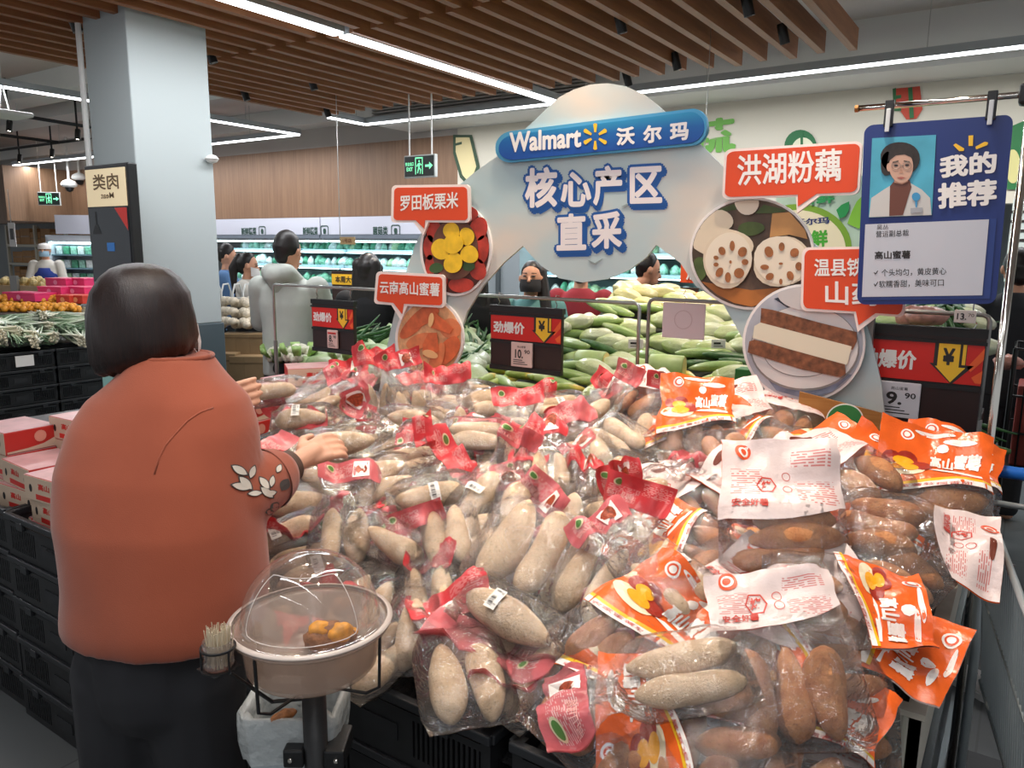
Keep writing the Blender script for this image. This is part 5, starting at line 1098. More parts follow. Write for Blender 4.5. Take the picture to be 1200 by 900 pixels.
def make_bag(kind, n, seed, label, group, size=1.0, bend=0.0, sticker=0, vb=None, detail=True, gold=False, axis='y', lp=None, head=None):
    rr = random.Random(seed*7+1); t = thing('sweet_potato_bag', label, 'bag of sweet potatoes', group=group)
    if kind == 'P':
        lp = (lp or rr.uniform(0.18, 0.21))*size; r = rr.uniform(0.031, 0.036)*size if n > 1 else rr.uniform(0.037, 0.042)*size
        W = (2*r*n*0.93+0.05); T = 2*r+0.008; Ln = lp*1.06+0.155*size; vp = lp*1.06/Ln
        g = rr.uniform(0.05, 0.45); bend += rr.choice((0, 0.5, -0.5, 0.9, -0.8, 1.3))*rr.random()
    else:
        lp = (lp or rr.uniform(0.14, 0.17))*size; r = rr.uniform(0.031, 0.037)*size; W = 0.245*size; T = 2*r+0.01; Ln = 0.325*size; vp = 0.56; g = rr.uniform(0, 0.1)
    B = Bag(W, Ln, T, vp, bend, g, seed)
    if kind == 'P': B.cr = rr.uniform(0.015, 0.06); B.amp *= rr.uniform(1, 2.0)
    pk = 'p' if kind == 'P' else ('g' if gold else 'b'); y0 = -vp*Ln*0.5+0.012
    span = vp*Ln-0.02
    for i in range(n):
        o = bpy.data.objects.new('sweet_potato', pot_mesh(pk, rr.randrange(6))); col.objects.link(o); o.parent = t
        if kind == 'P':
            ll = lp*rr.uniform(0.9, 1.0); pos = Vector(((i-(n-1)/2)*r*1.9, y0+span/2+rr.uniform(-.006, .006), rr.uniform(-.003, .003))); rz = rr.uniform(-.07, .07)
        elif axis == 'y': ll = min(lp, span*1.0)*rr.uniform(0.95, 1.05); pos = Vector(((i-(n-1)/2)*min(r*2.0, (W-0.06)/n), y0+span/2+rr.uniform(-.008, .008), rr.uniform(-.004, .004))); rz = rr.uniform(-.1, .1)
        else: ll = lp*rr.uniform(1.0, 1.15); pos = Vector((rr.uniform(-.03, .03), y0+span*(i+0.5)/n, rr.uniform(-.006, .006))); rz = math.pi/2+rr.uniform(-.15, .15)
        o.matrix_local = Matrix.Translation(pos) @ Matrix.Rotation(rz, 4, 'Z') @ Matrix.Rotation(rr.uniform(0, 6.28), 4, 'Y') @ Matrix.Diagonal((r*rr.uniform(.93, 1.03), ll, r*rr.uniform(.9, 1.0), 1))
    if kind == 'P':
        hv = vp+(1-vp)*rr.choice((0.46, 0.55, 0.64))
        B.sheet(0, hv+0.01, (1, -1), 12, 16).build('film', FILM, t, smooth=True)
        hm = HPINK if head == 'pink' or rr.random() > 0.72 else HRED
        h = B.sheet(hv, 1.0, (1, -1), 14, 8, 0.0006).build('red_header', hm, t, smooth=True); hl = 1-hv
        if detail and rr.random() < 0.55:
            m = MB()
            B.decal(m, [(x, hv+hl*y) for x, y in ((0.1, 0.12), (0.62, 0.12), (0.62, 0.85), (0.1, 0.85))], 1, 0.002); B.decal(m, [(x, hv+hl*y) for x, y in ((0.1, 0.12), (0.62, 0.12), (0.62, 0.85), (0.1, 0.85))], -1, 0.002); m.build('picture_panel', C_TITLE, h)
            m = MB(); B.decal(m, [(0.36+0.2*x, hv+hl*(0.48+0.26*y)) for x, y in ell(0, 0, 1, 1, 12)], 1, 0.0032); B.decal(m, [(0.36+0.2*x, hv+hl*(0.48+0.26*y)) for x, y in ell(0, 0, 1, 1, 12)], -1, 0.0032); m.build('picture', mat('bag_picture', '#a2492c', 0.45, var=0.5, scale=120), h)
        if detail:
            m = MB(); q = W/2; e = 0.010
            for sd in (1, -1): B.decal(m, [(-0.62+e/q*x, hv+hl*0.7+e/Ln*y) for x, y in ell(0, 0, 1, 1, 14)], sd, 0.002)
            m.build('round_mark', mat('bag_mark', '#e3d7b0', 0.4), h)
            m = MB()
            for sd in (1, -1): B.decal(m, [(-0.62+e*.72/q*x, hv+hl*0.7+e*.72/Ln*y) for x, y in ell(0, 0, 1, 1, 14)], sd, 0.003)
            m.build('mark_centre', mat('bag_mark_green', '#5d8a45', 0.4), h)
            m = MB(); B.text(m, '高山蜜薯', -0.8, hv+hl*0.22, 0.62, hl*0.2, 0.0); m.build('lettering', C_PINKL, h)
    else:
        vb = vb if vb is not None else 0.44; ed = (lambda u: 0.07*u+0.03*math.sin(2.5*u)) if kind != 'W' else (lambda u: 0.10*u*u*0.6+0.06*u)
        B.sheet(0, vb+0.14, (1, -1), 14, 14).build('film', FILM, t, smooth=True)
        fm, bm_ = (PORA, PWHI) if kind in 'OB' else (PWHI, PORA)
        f = B.sheet(vb, 1.0, (1,), 16, 14, 0.0008, ed).build('printed_front', fm, t, smooth=True)
        B.sheet(vb+0.03, 1.0, (-1,), 16, 12, 0.0008, ed).build('printed_back', bm_, t, smooth=True)
        q = W/2; C = lambda cx, cy, rad, nn=16: [(cx+rad/q*x, cy+rad/Ln*y) for x, y in ell(0, 0, 1, 1, nn)]
        if detail and kind in 'OB':
            hs = 1-vb
            for nm, cc, o0, o1 in (('stripe', C_TITLE, 0.0, 0.075), ('yellow_stripe', C_YEL, 0.075, 0.115)):
                m = MB(); nn = 14; vs = [B.D(-0.97+1.94*i/nn, vb+ed(-0.97+1.94*i/nn)+hs*(o0 if j == 0 else o1), 1, 0.0018) for j in (0, 1) for i in range(nn+1)]
                m.add(vs, [(i, i+1, i+nn+2, i+nn+1) for i in range(nn)]); m.build(nm, cc, f)
            m = MB(); B.text(m, '农家蜜薯软糯香甜', -0.85, vb+0.002+ed(-0.85), 1.5, 0.022*1, 0.0, 1, 0.0026, ed(0.65)-ed(-0.85)); m.build('stripe_print', C_RED, f)
            m = MB(); B.text(m, '高山', -0.05, vb+hs*0.36, 0.42, hs*0.24, 0.04); B.text(m, '蜜薯', 0.38, vb+hs*0.42, 0.45, hs*0.25, 0.04)
            B.decal(m, [(x, vb+hs*y) for x, y in ((-0.05, .27), (0.1, .33), (0.3, .34), (0.5, .36), (0.85, .34), (0.85, .30), (0.4, .28))]); m.build('title', C_TITLE, f)
            m = MB(); B.decal(m, C(-0.5, vb+hs*0.83, 0.017)); m.build('emblem', C_TITLE, f); m = MB(); B.decal(m, C(-0.5, vb+hs*0.83, 0.0125), off=0.0028); m.build('emblem_ring', C_OR2, f); m = MB(); B.decal(m, C(-0.5, vb+hs*0.83, 0.0085), off=0.0036); B.decal(m, C(0.15, vb+hs*0.72, 0.013, 9)); m.build('emblem_centre', C_TITLE, f)
            m = MB(); B.decal(m, [(0.45+0.3*x, vb+hs*(0.82+0.045*y)) for x, y in ell(0, 0, 1, 1, 12)]); m.build('ribbon', C_TITLE, f)
            m = MB(); B.decal(m, [(-0.52+0.42*x, vb+hs*(0.24+0.12*y)+0.06*x*0) for x, y in ell(0, 0, 1, 1, 16)]); m.build('plate_print', C_CRM, f)
            m = MB()
            for cx, cy, ax_, ay_ in ((-0.72, .42, .2, .10), (-0.45, .47, .2, .10), (-0.2, .34, .2, .11)): B.decal(m, [(cx+ax_*x, vb+hs*(cy+ay_*y)) for x, y in ell(0, 0, 1, 1, 14)], off=0.0027)
            m.build('potato_print', C_MAR, f)
            m = MB()
            for cx, cy, ax_, ay_ in ((-0.52, .40, .2, .08), (-0.45, .27, .24, .08)): B.decal(m, [(cx+ax_*x, vb+hs*(cy+ay_*y)) for x, y in ell(0, 0, 1, 1, 14)], off=0.0036)
            m.build('flesh_print', C_FL, f)
            if rr.random() < 0.6:
                m = MB(); B.decal(m, [(0.0+0.36*x/1.0, 0.955+0.018*y) for x, y in rrect(-1, -1, 1, 1, 0.9, 4)]); m.build('handle_slot', C_TITLE, f)
        if detail and kind == 'W':
            m = MB(); hs = 1-vb
            for cx, cy, rad in ((-0.25, vb+hs*0.42, 0.023), (0.1, vb+hs*0.55, 0.010), (0.1, vb+hs*0.38, 0.010)):
                for i in range(6 if rad > 0.015 else 12):
                    nn = 6 if rad > 0.015 else 12; a0, a1 = 2*math.pi*i/nn, 2*math.pi*(i+1)/nn
                    P4 = [(cx+rad*k_/q*math.cos(a), cy+rad*k_/Ln*math.sin(a)) for k_, a in ((1, a0), (1, a1), (.86, a1), (.86, a0))]; m.add([B.D(*p, 1, 0.002) for p in P4], [(0, 1, 2, 3)])
            B.text(m, '烤', -0.25-0.011/q, vb+hs*0.42-0.012/Ln, 0.022/q, 0.024/Ln, 0.02); B.text(m, '安全好薯', -0.8, vb+hs*0.12, 0.55, 0.05, 0.02); m.build('red_print', C_RED, f)
            m = MB(); B.decal(m, C(-0.62, vb+hs*0.84, 0.019)); m.build('emblem', C_OR2, f); m = MB(); B.decal(m, C(-0.62, vb+hs*0.84, 0.0125), off=0.0028); m.build('emblem_ring', C_TITLE, f); m = MB(); B.decal(m, C(-0.62, vb+hs*0.84, 0.008), off=0.0036); m.build('emblem_centre', C_OR2, f)
            if rr.random() < 0.7:
                m = MB(); B.decal(m, [(0.05+0.30*x, vb+hs*(0.84+0.05*y)) for x, y in rrect(-1, -1, 1, 1, 0.9, 4)]); m.build('handle_slot', C_SLOT, f)
    if sticker:
        u0, v0 = (-0.35, 0.22) if sticker == 1 else (0.05, 0.30); du, dv = 0.030/(W/2)*1.7, 0.026/Ln
        m = MB(); nn = 5; vs = [B.D(u0+du*i/nn, v0+dv*j, 1, 0.0015) for j in (0, 1) for i in range(nn+1)]; m.add(vs, [(i, i+1, i+nn+2, i+nn+1) for i in range(nn)])
        sk = m.build('sticker', STK, t); m = MB()
        for i in range(12):
            a = u0+du*(0.08+0.07*i); b_ = a+du*(0.02+0.025*(i % 3 == 0)); m.add([B.D(a, v0+dv*.15, 1, .0022), B.D(b_, v0+dv*.15, 1, .0022), B.D(b_, v0+dv*.6, 1, .0022), B.D(a, v0+dv*.6, 1, .0022)], [(0, 1, 2, 3)])
        for j in range(2): m.add([B.D(u0+du*.1, v0+dv*(.7+.13*j), 1, .0022), B.D(u0+du*.8, v0+dv*(.7+.13*j), 1, .0022), B.D(u0+du*.8, v0+dv*(.75+.13*j), 1, .0022), B.D(u0+du*.1, v0+dv*(.75+.13*j), 1, .0022)], [(0, 1, 2, 3)])
        m.build('barcode', BAR, sk)
    return t
def heap_hit(px, py, lift):
    o = Vector((0, 0, CAMZ)); d = at_t(px, py, 1)-o; t0 = 0.9
    while t0 < 4.5:
        p = o+d*t0
        if -2.9 < p.x < 0.3 and 0.95 < p.y < 3.0 and p.z <= hp(p.x, max(1.08, p.y))+lift: return p
        t0 += 0.004
    return at_z(px, py, 1.05+lift)
def place(t, p, px, py, ang, tilt=0.0, roll=0.0, lean=0.35, pitch=0.0):
    e = 0.06; n = Vector((-(hp(p.x+e, p.y)-hp(p.x-e, p.y))/(2*e)*0.25, -(hp(p.x, p.y+e)-hp(p.x, p.y-e))/(2*e)*0.8, 1)).normalized()
    tocam = (Vector((0, 0, CAMZ))-p).normalized(); n = (n*(1-lean)+tocam*lean).normalized()
    q = px+30*math.cos(R(ang)), py-30*math.sin(R(ang)); o = Vector((0, 0, CAMZ)); d = at_t(*q, 1)-o
    den = d.dot(n); p2 = o+d*((p-o).dot(n)/den) if abs(den) > 1e-4 else p+Vector((0, 0, 1))
    y = (p2-p).normalized(); x = y.cross(n).normalized(); z = x.cross(y)
    M = Matrix((x, y, z)).transposed().to_4x4(); M = M @ Matrix.Rotation(R(pitch), 4, 'X') @ Matrix.Rotation(R(roll), 4, 'Y'); M.translation = p; t.matrix_basis = M
GP_, GO_ = 'clear bags of pale sweet potatoes', 'orange and white printed bags of brown sweet potatoes'
# (pixel x, pixel y of the potatoes, image direction of the header, kind, potatoes, options, what singles it out)
BAGS = [
 (314, 460, 10, 'P', 1, dict(lift=.17, size=1.0, bend=.2), 'clear bag of one pale sweet potato lifted by the fingers of the left hand'),
 (398, 520, 8, 'P', 1, dict(lift=.16, size=1.05, sticker=0), 'clear bag of one pale sweet potato held under the right hand'),
 (352, 492, 5, 'P', 1, dict(lift=.10, sticker=1), 'clear bag of one long potato with white stickers between both hands'),
 (372, 470, 25, 'P', 2, dict(lift=.05), 'clear bag with folded red header lying behind the lifted bag'),
 (330, 545, 60, 'P', 2, dict(lift=.02), 'clear bag with crumpled red header below the left hand, beside the sleeve'),
 (445, 478, 98, 'P', 2, dict(lift=.03, pitch=45), 'clear bag standing upright with red header and green ring at the back edge, left one'),
 (484, 486, 118, 'P', 2, dict(lift=.02, pitch=40), 'clear bag with tilted red header standing before the sweet potato picture'),
 (405, 480, 80, 'P', 2, dict(lift=.00, pitch=15), 'clear bag with pink header behind the long stickered potato'),
 (487, 494, 172, 'P', 1, dict(lift=.06), 'clear bag of one plump pale potato lying in the middle of the back row'),
 (528, 505, 95, 'P', 2, dict(lift=.01, pitch=30), 'clear bag with upright dark red header below the sweet potato picture'),
 (572, 474, 8, 'P', 2, dict(lift=.05, size=1.05), 'broad clear bag of pale potatoes under the 10.90 price board'),
 (562, 512, 178, 'P', 2, dict(lift=.06, size=1.02), 'clear bag of two pale potatoes lying level below the broad bag'),
 (560, 545, 100, 'P', 2, dict(lift=-.02, pitch=10), 'clear bag with red header between the level pair and the front potatoes'),
 (616, 535, 100, 'P', 2, dict(lift=.03, pitch=25), 'clear bag with tall red header standing in the centre of the heap'),
 (650, 476, 10, 'P', 2, dict(lift=.04, sticker=2), 'clear bag with white sticker on the back ridge right of the 10.90 board'),
 (662, 505, 175, 'P', 1, dict(lift=.05), 'clear bag with dish picture on its red header behind the heap centre'),
 (694, 484, 38, 'P', 1, dict(lift=.07, size=1.02), 'clear bag with one pale potato slanting up to a red header on the back ridge'),
 (735, 470, 40, 'W', 3, dict(lift=.05), 'white printed bag with red slot lying flat on the back ridge'),
 (722, 512, -32, 'P', 2, dict(lift=.07), 'clear bag of two plump potatoes left of the orange upright bag'),
 (760, 515, 60, 'P', 2, dict(lift=.02, pitch=10), 'clear bag with pinkish header against the upright orange bag'),
 (690, 535, 115, 'P', 2, dict(lift=.04), 'clear bag with red header and green ring right of the heap centre'),
 (645, 556, 102, 'P', 2, dict(lift=.08, size=1.0), 'clear bag of two stubby pale potatoes below the tall red header'),
 (740, 560, 150, 'P', 2, dict(lift=.03), 'clear bag lying level right of the stubby pair'),
 (752, 583, 35, 'P', 1, dict(lift=.07), 'clear bag with red header showing a dish picture beside the white printed bags'),
 (440, 567, 22, 'P', 2, dict(lift=.08, size=1.08), 'clear bag of two long pale potatoes just right of the right hand'),
 (395, 560, 158, 'P', 2, dict(lift=.09, size=1.05), 'clear bag of pale potatoes under the right wrist'),
 (500, 580, 12, 'P', 1, dict(lift=.09, sticker=2, size=1.05), 'clear bag with white strip sticker right of the two long potatoes'),
 (560, 582, 48, 'P', 1, dict(lift=.08, sticker=1), 'clear bag with sticker slanting up towards the tall red header'),
 (602, 596, 75, 'P', 1, dict(lift=.08), 'clear bag of one potato with a dark cut end in the heap middle'),
 (480, 545, 15, 'P', 2, dict(lift=.03), 'clear bag of thin potatoes behind the strip sticker bag'),
 (462, 637, 150, 'P', 1, dict(lift=.09, size=1.0), 'clear bag of one potato with a dark patch above the tasting bowl right edge'),
 (350, 590, 3, 'P', 1, dict(lift=.08, size=1.05), 'clear bag with red header lying flat under the embroidered sleeve'),
 (332, 632, 22, 'P', 1, dict(lift=.08, sticker=1), 'clear bag with white barcode under the elbow of the shopper'),
 (283, 620, 62, 'P', 1, dict(lift=.07, sticker=2), 'clear bag with barcode right beside the jacket'),
 (404, 628, 85, 'P', 2, dict(lift=.09, sticker=0), 'clear bag of stout potatoes above the dome of the tasting bowl'),
 (362, 662, 20, 'P', 2, dict(lift=.06, sticker=2), 'clear bag with long label just behind the dome'),
 (478, 600, 30, 'P', 2, dict(lift=.03), 'clear bag of small potatoes right above the patched one'),
 (523, 628, -82, 'P', 2, dict(lift=.09), 'clear bag with red square label and red header hanging down, above the front crate'),
 (556, 635, 30, 'P', 2, dict(lift=.04), 'clear bag of knobbly ends left of the long pouch'),
 (634, 648, -118, 'P', 3, dict(lift=.09, size=1.3, lp=.2), 'biggest clear pouch of long pale potatoes in the heap centre'),
 (695, 680, 58, 'P', 2, dict(lift=.08, size=1.05), 'clear bag of two fat potatoes leaning against the big pouch on its right'),
 (790, 687, 140, 'P', 2, dict(lift=.11, sticker=2, size=1.05), 'clear bag of two potatoes with white sticker lying on the brown potatoes'),
 (722, 612, -20, 'P', 1, dict(lift=.06), 'clear bag with pink header above the two fat potatoes'),
 (668, 612, 80, 'P', 1, dict(lift=.05), 'clear bag of one potato between the big pouch and the stubby pair'),
 (592, 722, -28, 'P', 1, dict(lift=.10, sticker=1, size=1.08), 'clear bag of one long scratched potato with barcode over the front crate'),
 (545, 800, 102, 'P', 2, dict(lift=.07, size=1.05), 'clear bag of two pale potatoes at the right end of the front crate'),
 (583, 765, 70, 'P', 1, dict(lift=.03), 'clear bag of one grey potato under the scratched one'),
 (625, 795, 50, 'P', 1, dict(lift=.03), 'clear bag between the two front crates'),
 (440, 770, 40, 'P', 2, dict(lift=.04), 'clear bag with pink header at the left end of the front crate'),
 (425, 715, 62, 'P', 2, dict(lift=.03), 'clear bag of darker potatoes beside the tasting bowl'),
 (480, 745, 75, 'P', 1, dict(lift=.05), 'crumpled clear bag in the middle of the front crate'),
 (505, 700, 100, 'P', 2, dict(lift=.04), 'clear bag with red header behind the crumpled one'),
 (300, 690, 70, 'P', 2, dict(lift=.03), 'crumpled clear bag between the jacket and the tasting bowl'),
 (320, 745, 40, 'P', 2, dict(lift=.0), 'clear bag seen through the clear dome lid'),
 (808, 787, 190, 'P', 2, dict(lift=.14, size=1.05, head='pink'), 'clear bag of two fat pale potatoes lying on the orange bags at the front'),
 (700, 640, 20, 'P', 2, dict(lift=.01), 'clear bag behind the two fat potatoes'),
 (760, 640, 120, 'P', 1, dict(lift=.05), 'clear bag with crumpled red header left of the big white printed bag'),
 (815, 522, 88, 'O', 3, dict(lift=.05, pitch=32), 'orange printed bag standing upright on the back ridge'),
 (876, 512, 122, 'W', 3, dict(lift=.05, pitch=18), 'white printed bag standing behind the others under the lotus picture'),
 (915, 500, 55, 'W', 3, dict(lift=.02, pitch=10), 'white bag with rounded top beside the yam picture'),
 (942, 540, 26, 'O', 2, dict(lift=.05, gold=True, pitch=2), 'orange bag with golden potatoes right below the yam picture'),
 (1010, 575, 50, 'O', 3, dict(lift=.03, pitch=4), 'orange bag standing behind the big front-facing one'),
 (1084, 606, 84, 'O', 3, dict(lift=.10, pitch=10, size=1.1, axis='x', lean=.42), 'big orange bag facing us with cartoon potatoes at the far right corner'),
 (1100, 592, 76, 'O', 3, dict(lift=.03, pitch=14, size=1.12), 'orange bag rising behind the big front-facing one at the right corner'),
 (1005, 572, 142, 'W', 3, dict(lift=.10, size=1.05), 'white printed bag with dark handle slot slanting in the right half'),
 (925, 578, 155, 'W', 3, dict(lift=.08), 'white printed bag above the largest white one'),
 (918, 645, 93, 'W', 4, dict(lift=.12, size=1.08, lean=.6, axis='x', pitch=8), 'largest white printed bag lying with brown potatoes towards us'),
 (1032, 618, -12, 'W', 3, dict(lift=.10, vb=.60, lean=.2), 'bag of shiny brown potatoes with pinkish white end right of the largest white bag'),
 (1050, 682, 150, 'B', 3, dict(lift=.08, vb=.62, size=.95, lean=.2), 'bag of brown potatoes with orange corner on the black mesh'),
 (945, 700, -5, 'B', 2, dict(lift=.11, vb=.55, size=.9), 'bag of brown potatoes with orange and yellow stripe below the largest white bag'),
 (838, 735, 40, 'W', 3, dict(lift=.06), 'white printed bag slanting below the brown potatoes in the middle'),
 (905, 735, 20, 'W', 3, dict(lift=.06), 'white printed bag folded behind the upright brown potatoes'),
 (978, 772, 178, 'O', 3, dict(lift=.06, size=.95, lean=.12), 'flat orange and white bag lying across the corner of the white box'),
 (985, 722, -24, 'O', 3, dict(lift=.06, lean=.15, size=.9), 'orange bag with white flap pointing over the box edge'),
 (928, 815, 102, 'W', 3, dict(lift=.10, vb=.64, size=1.02, lean=.5), 'bag of long brown potatoes with white top standing over the near crate'),
 (862, 845, 178, 'B', 2, dict(lift=.08, vb=.58), 'bag of round brown potatoes with white band at the bottom of the heap'),
 (700, 845, 48, 'O', 3, dict(lift=.05, size=1.05, lean=.5), 'orange bag with cartoon potatoes in the left end of the near crate'),
 (722, 770, 40, 'O', 3, dict(lift=.09, lean=.5), 'orange bag with yellow stripe just above the near crate'),
 (768, 722, 10, 'B', 3, dict(lift=.05, vb=.72), 'bag of brown potatoes under the two potatoes with white sticker'),
 (800, 885, 60, 'O', 3, dict(lift=.04), 'orange bag with cartoon potatoes at the lower photo edge'),
 (915, 905, 62, 'O', 3, dict(lift=.02), 'orange bag with white ribbon mark at the lower right of the near crate'),
 (1000, 850, 165, 'B', 2, dict(lift=.0, vb=.72, size=.85, lean=.1), 'bag of small brown potatoes at the right end of the near crate'),
 (852, 528, -62, 'W', 2, dict(lift=.06), 'white printed bag with brown potatoes left of the slanting white ones'),
 (795, 535, 100, 'O', 2, dict(lift=.02), 'orange bag with yellow print below the upright orange bag'),
 (820, 605, 130, 'W', 3, dict(lift=.03), 'white bag with red mark left of the largest white bag'),
 (828, 660, 150, 'O', 3, dict(lift=.05), 'orange bag with yellow stripe left of the largest white bag'),
 (850, 690, 40, 'B', 3, dict(lift=.05, vb=.7), 'bag of brown potatoes below the orange stripe'),
 (1058, 642, 8, 'W', 3, dict(lift=.04, lean=.1, size=.9), 'white bag with pink print at the right edge of the heap'),
 (1035, 615, 12, 'W', 3, dict(lift=.03, lean=.1, size=.9), 'white bag lying flat under the big front-facing orange one'),
 (900, 530, 150, 'O', 3, dict(lift=.04), 'orange bag folded under the slanting white bags'),
 (965, 610, 100, 'O', 3, dict(lift=.02), 'orange bag mostly under the slotted white bag'),
 (885, 790, 60, 'W', 3, dict(lift=.05), 'white printed bag behind the long brown potatoes'),
 (990, 690, 60, 'B', 3, dict(lift=.02, vb=.7), 'bag of brown potatoes wedged right of the yellow stripe'),
]
for i, (px, py, ang, kind, n, o, lab) in enumerate(BAGS):
    o = dict(o); lift = o.pop('lift', .05); pitch = o.pop('pitch', 0); lean = o.pop('lean', .3)
    t = make_bag(kind, n, i+3, lab, GP_ if kind == 'P' else GO_, **o)
    p = heap_hit(px, py, lift-0.03); place(t, p, px, py, ang, lean=lean, pitch=pitch, roll=rnd(-10, 10))
# lower layer: bags that only show in the gaps
rr = random.Random(11); cnt = 0
for j in range(8):
    for i in range(13):
        x = -2.38+0.178*i+rr.uniform(-.04, .04); y = 1.235+0.19*j+rr.uniform(-.04, .04)
        if x > (-0.46 if y < 1.7 else -0.32) or y > 2.6 or x < (-1.9 if y < 1.55 else -2.25) or (y < 1.42 and abs(x+0.66) < 0.16): continue
        right_ = x > -0.66-0.40*(y-1.2)
        kind = rr.choice('OWB') if right_ else 'P'
        t = make_bag(kind, 2, 200+cnt, ('printed bag of brown sweet potatoes mostly buried under the other bags' if right_ else 'clear bag of pale sweet potatoes mostly buried under the other bags'), ('buried printed bags of the heap' if right_ else 'buried clear bags of the heap'), detail=False, vb=.5 if kind != 'P' else None, size=0.98)
        a = rr.uniform(0, 6.28); z = hp(x, y)-0.045
        t.matrix_basis = Matrix.Translation((x, y, z)) @ Matrix.Rotation(a, 4, 'Z') @ Matrix.Rotation(rr.uniform(-.3, .3), 4, 'X') @ Matrix.Rotation(rr.uniform(-.3, .3), 4, 'Y'); cnt += 1
# ------------------------------------------------------------------ vegetables behind the heap
def grad_mat(name, stops, axis='Y', rough=0.45, lo=-0.5, hi=0.5, var=0.25, vs=60, bump=0.4):
    k = N(name); v = k.n('ShaderNodeTexCoord').outputs['Object']; sx = k.n('ShaderNodeSeparateXYZ'); k.l(v, sx.inputs[0])
    mr = k.n('ShaderNodeMapRange', ins={'From Min': lo, 'From Max': hi}); k.l(sx.outputs[axis], mr.inputs[0]); f = k.noise(k.coord(), vs, 4, 0.6)
    ad = k.math('ADD', mr.outputs[0], k.math('MULTIPLY', k.math('SUBTRACT', f, 0.5), var)); k.l(k.ramp(ad, [(p, hx(c)) for p, c in stops]), k.p.inputs['Base Color']); k.p.inputs['Roughness'].default_value = rough
    k.l(k.bump(f, bump, 0.01), k.p.inputs['Normal']); k.p.inputs['Coat Weight'].default_value = 0.5; k.p.inputs['Coat Roughness'].default_value = 0.12; return k.m
NAPA = grad_mat('napa', [(0.0, '#d9dac6'), (0.45, '#cdd3aa'), (0.8, '#b0bf76'), (1.0, '#93ab58')], lo=-.14, hi=.14, rough=0.35)
NAPAY = grad_mat('napa_yellow', [(0.0, '#d6d2b4'), (0.5, '#cdc58c'), (1.0, '#b9b25c')], lo=-.14, hi=.14, rough=0.35)
LUFFA = grad_mat('luffa', [(0.0, '#a9be7c'), (0.5, '#8aa85e'), (1.0, '#bcc88e')], lo=-.16, hi=.16, rough=0.35)
MELON = mat('melon_skin', '#a9bd7c', 0.4, var=0.2, scale=12); MELCUT = mat('melon_cut', '#e3cf92', 0.5, var=0.1, scale=30)
CUKE = mat('cucumber', '#3d6232', 0.4, var=0.35, scale=30, bump=0.4, bscale=90); LEAFD = mat('leafy_dark', '#2f5a2b', 0.45, var=0.5, scale=25, bump=0.6, bscale=50)
CAUL = mat('cauliflower', '#dcd9c4', 0.6, var=0.15, scale=70, bump=0.8, bscale=110); CORN = grad_mat('corn', [(0.0, '#87a34c'), (0.45, '#a4b55a'), (0.6, '#e3c85c'), (1.0, '#e8d27a')], lo=-.12, hi=.12)
BOK = grad_mat('bok_choy', [(0.0, '#dfe3d0'), (0.5, '#b9cc98'), (1.0, '#5f8a45')], lo=-.13, hi=.13)
def cab(L_, r, ridg, tip, seed):
    m = MB(); rg = []
    for i in range(13):
        t_ = i/12; w = r*(math.sin(math.pi*min(.985, max(.02, t_*0.93+0.05)))**0.55)*(1+tip*t_)
        rg.append([(w*(1+ridg*math.sin(6*g+seed+3*t_)+0.5*ridg*math.sin(11*g+9*t_))*math.cos(g), (t_-0.5)*L_, w*(1+ridg*math.sin(6*g+seed+3*t_))*math.sin(g)) for g in [2*math.pi*q/18 for q in range(18)]])
    return m.loft(rg)
protos = {}; VS = 0.84
def reg(kind, parts):  # parts: list of (name, MB, mat)
    meshes = []
    for nm, mb, mt in parts:
        k9 = VS if kind in ('napa_cabbage', 'yellow_cabbage', 'luffa', 'cucumber', 'corn_cob') else 1.0; me = bpy.data.meshes.new(nm); me.from_pydata([(a*k9, b*k9, c*k9) for a, b, c in mb.v], [], mb.f); me.materials.append(mt); me.polygons.foreach_set('use_smooth', [True]*len(me.polygons)); meshes.append((nm, me))
    protos.setdefault(kind, []).append(meshes)
def veg(kind, M, label, cat, group=None, j=None):
    ps = protos[kind][(j if j is not None else random.randrange(len(protos[kind])))]
    root = bpy.data.objects.new(kind, ps[0][1]); col.objects.link(root); root.matrix_basis = M; tag(root, label, cat, group)
    for nm, me in ps[1:]:
        o = bpy.data.objects.new(nm, me); col.objects.link(o); o.parent = root
    return root
for s in range(3):
    reg('napa_cabbage', [('napa_cabbage', cab(.25, .052, .12, .15, s), NAPA)]); reg('yellow_cabbage', [('yellow_cabbage', cab(.24, .05, .13, .25, s+3), NAPAY)])
    reg('luffa', [('luffa', cab(.32, .030, .05, 0, s), LUFFA)]); reg('cucumber', [('cucumber', cab(.30, .026, .03, 0, s), CUKE)]); reg('bok_choy', [('bok_choy', cab(.25, .048, .16, .5, s), BOK)])
    reg('corn_cob', [('corn_cob', cab(.23, .029, .05, -.1, s), CORN)])
for s in range(2):
    m = MB().lathe([(0.001, 0), (0.05, 0), (0.056, 0.006), (0.058, 0.1), (0.055, 0.155), (0.05, 0.16)], 22, Matrix.Rotation(R(-90), 4, 'X')); c = MB().lathe([(0.001, 0.1605), (0.052, 0.1605)], 22, Matrix.Rotation(R(-90), 4, 'X')); c2 = MB().lathe([(0.001, -0.0005), (0.052, -0.0005)], 22, Matrix.Rotation(R(-90), 4, 'X'))
    reg('winter_melon_piece', [('winter_melon_piece', m, MELON), ('cut_face', c, MELCUT), ('cut_face', c2, MELCUT)])
rr = random.Random(2)
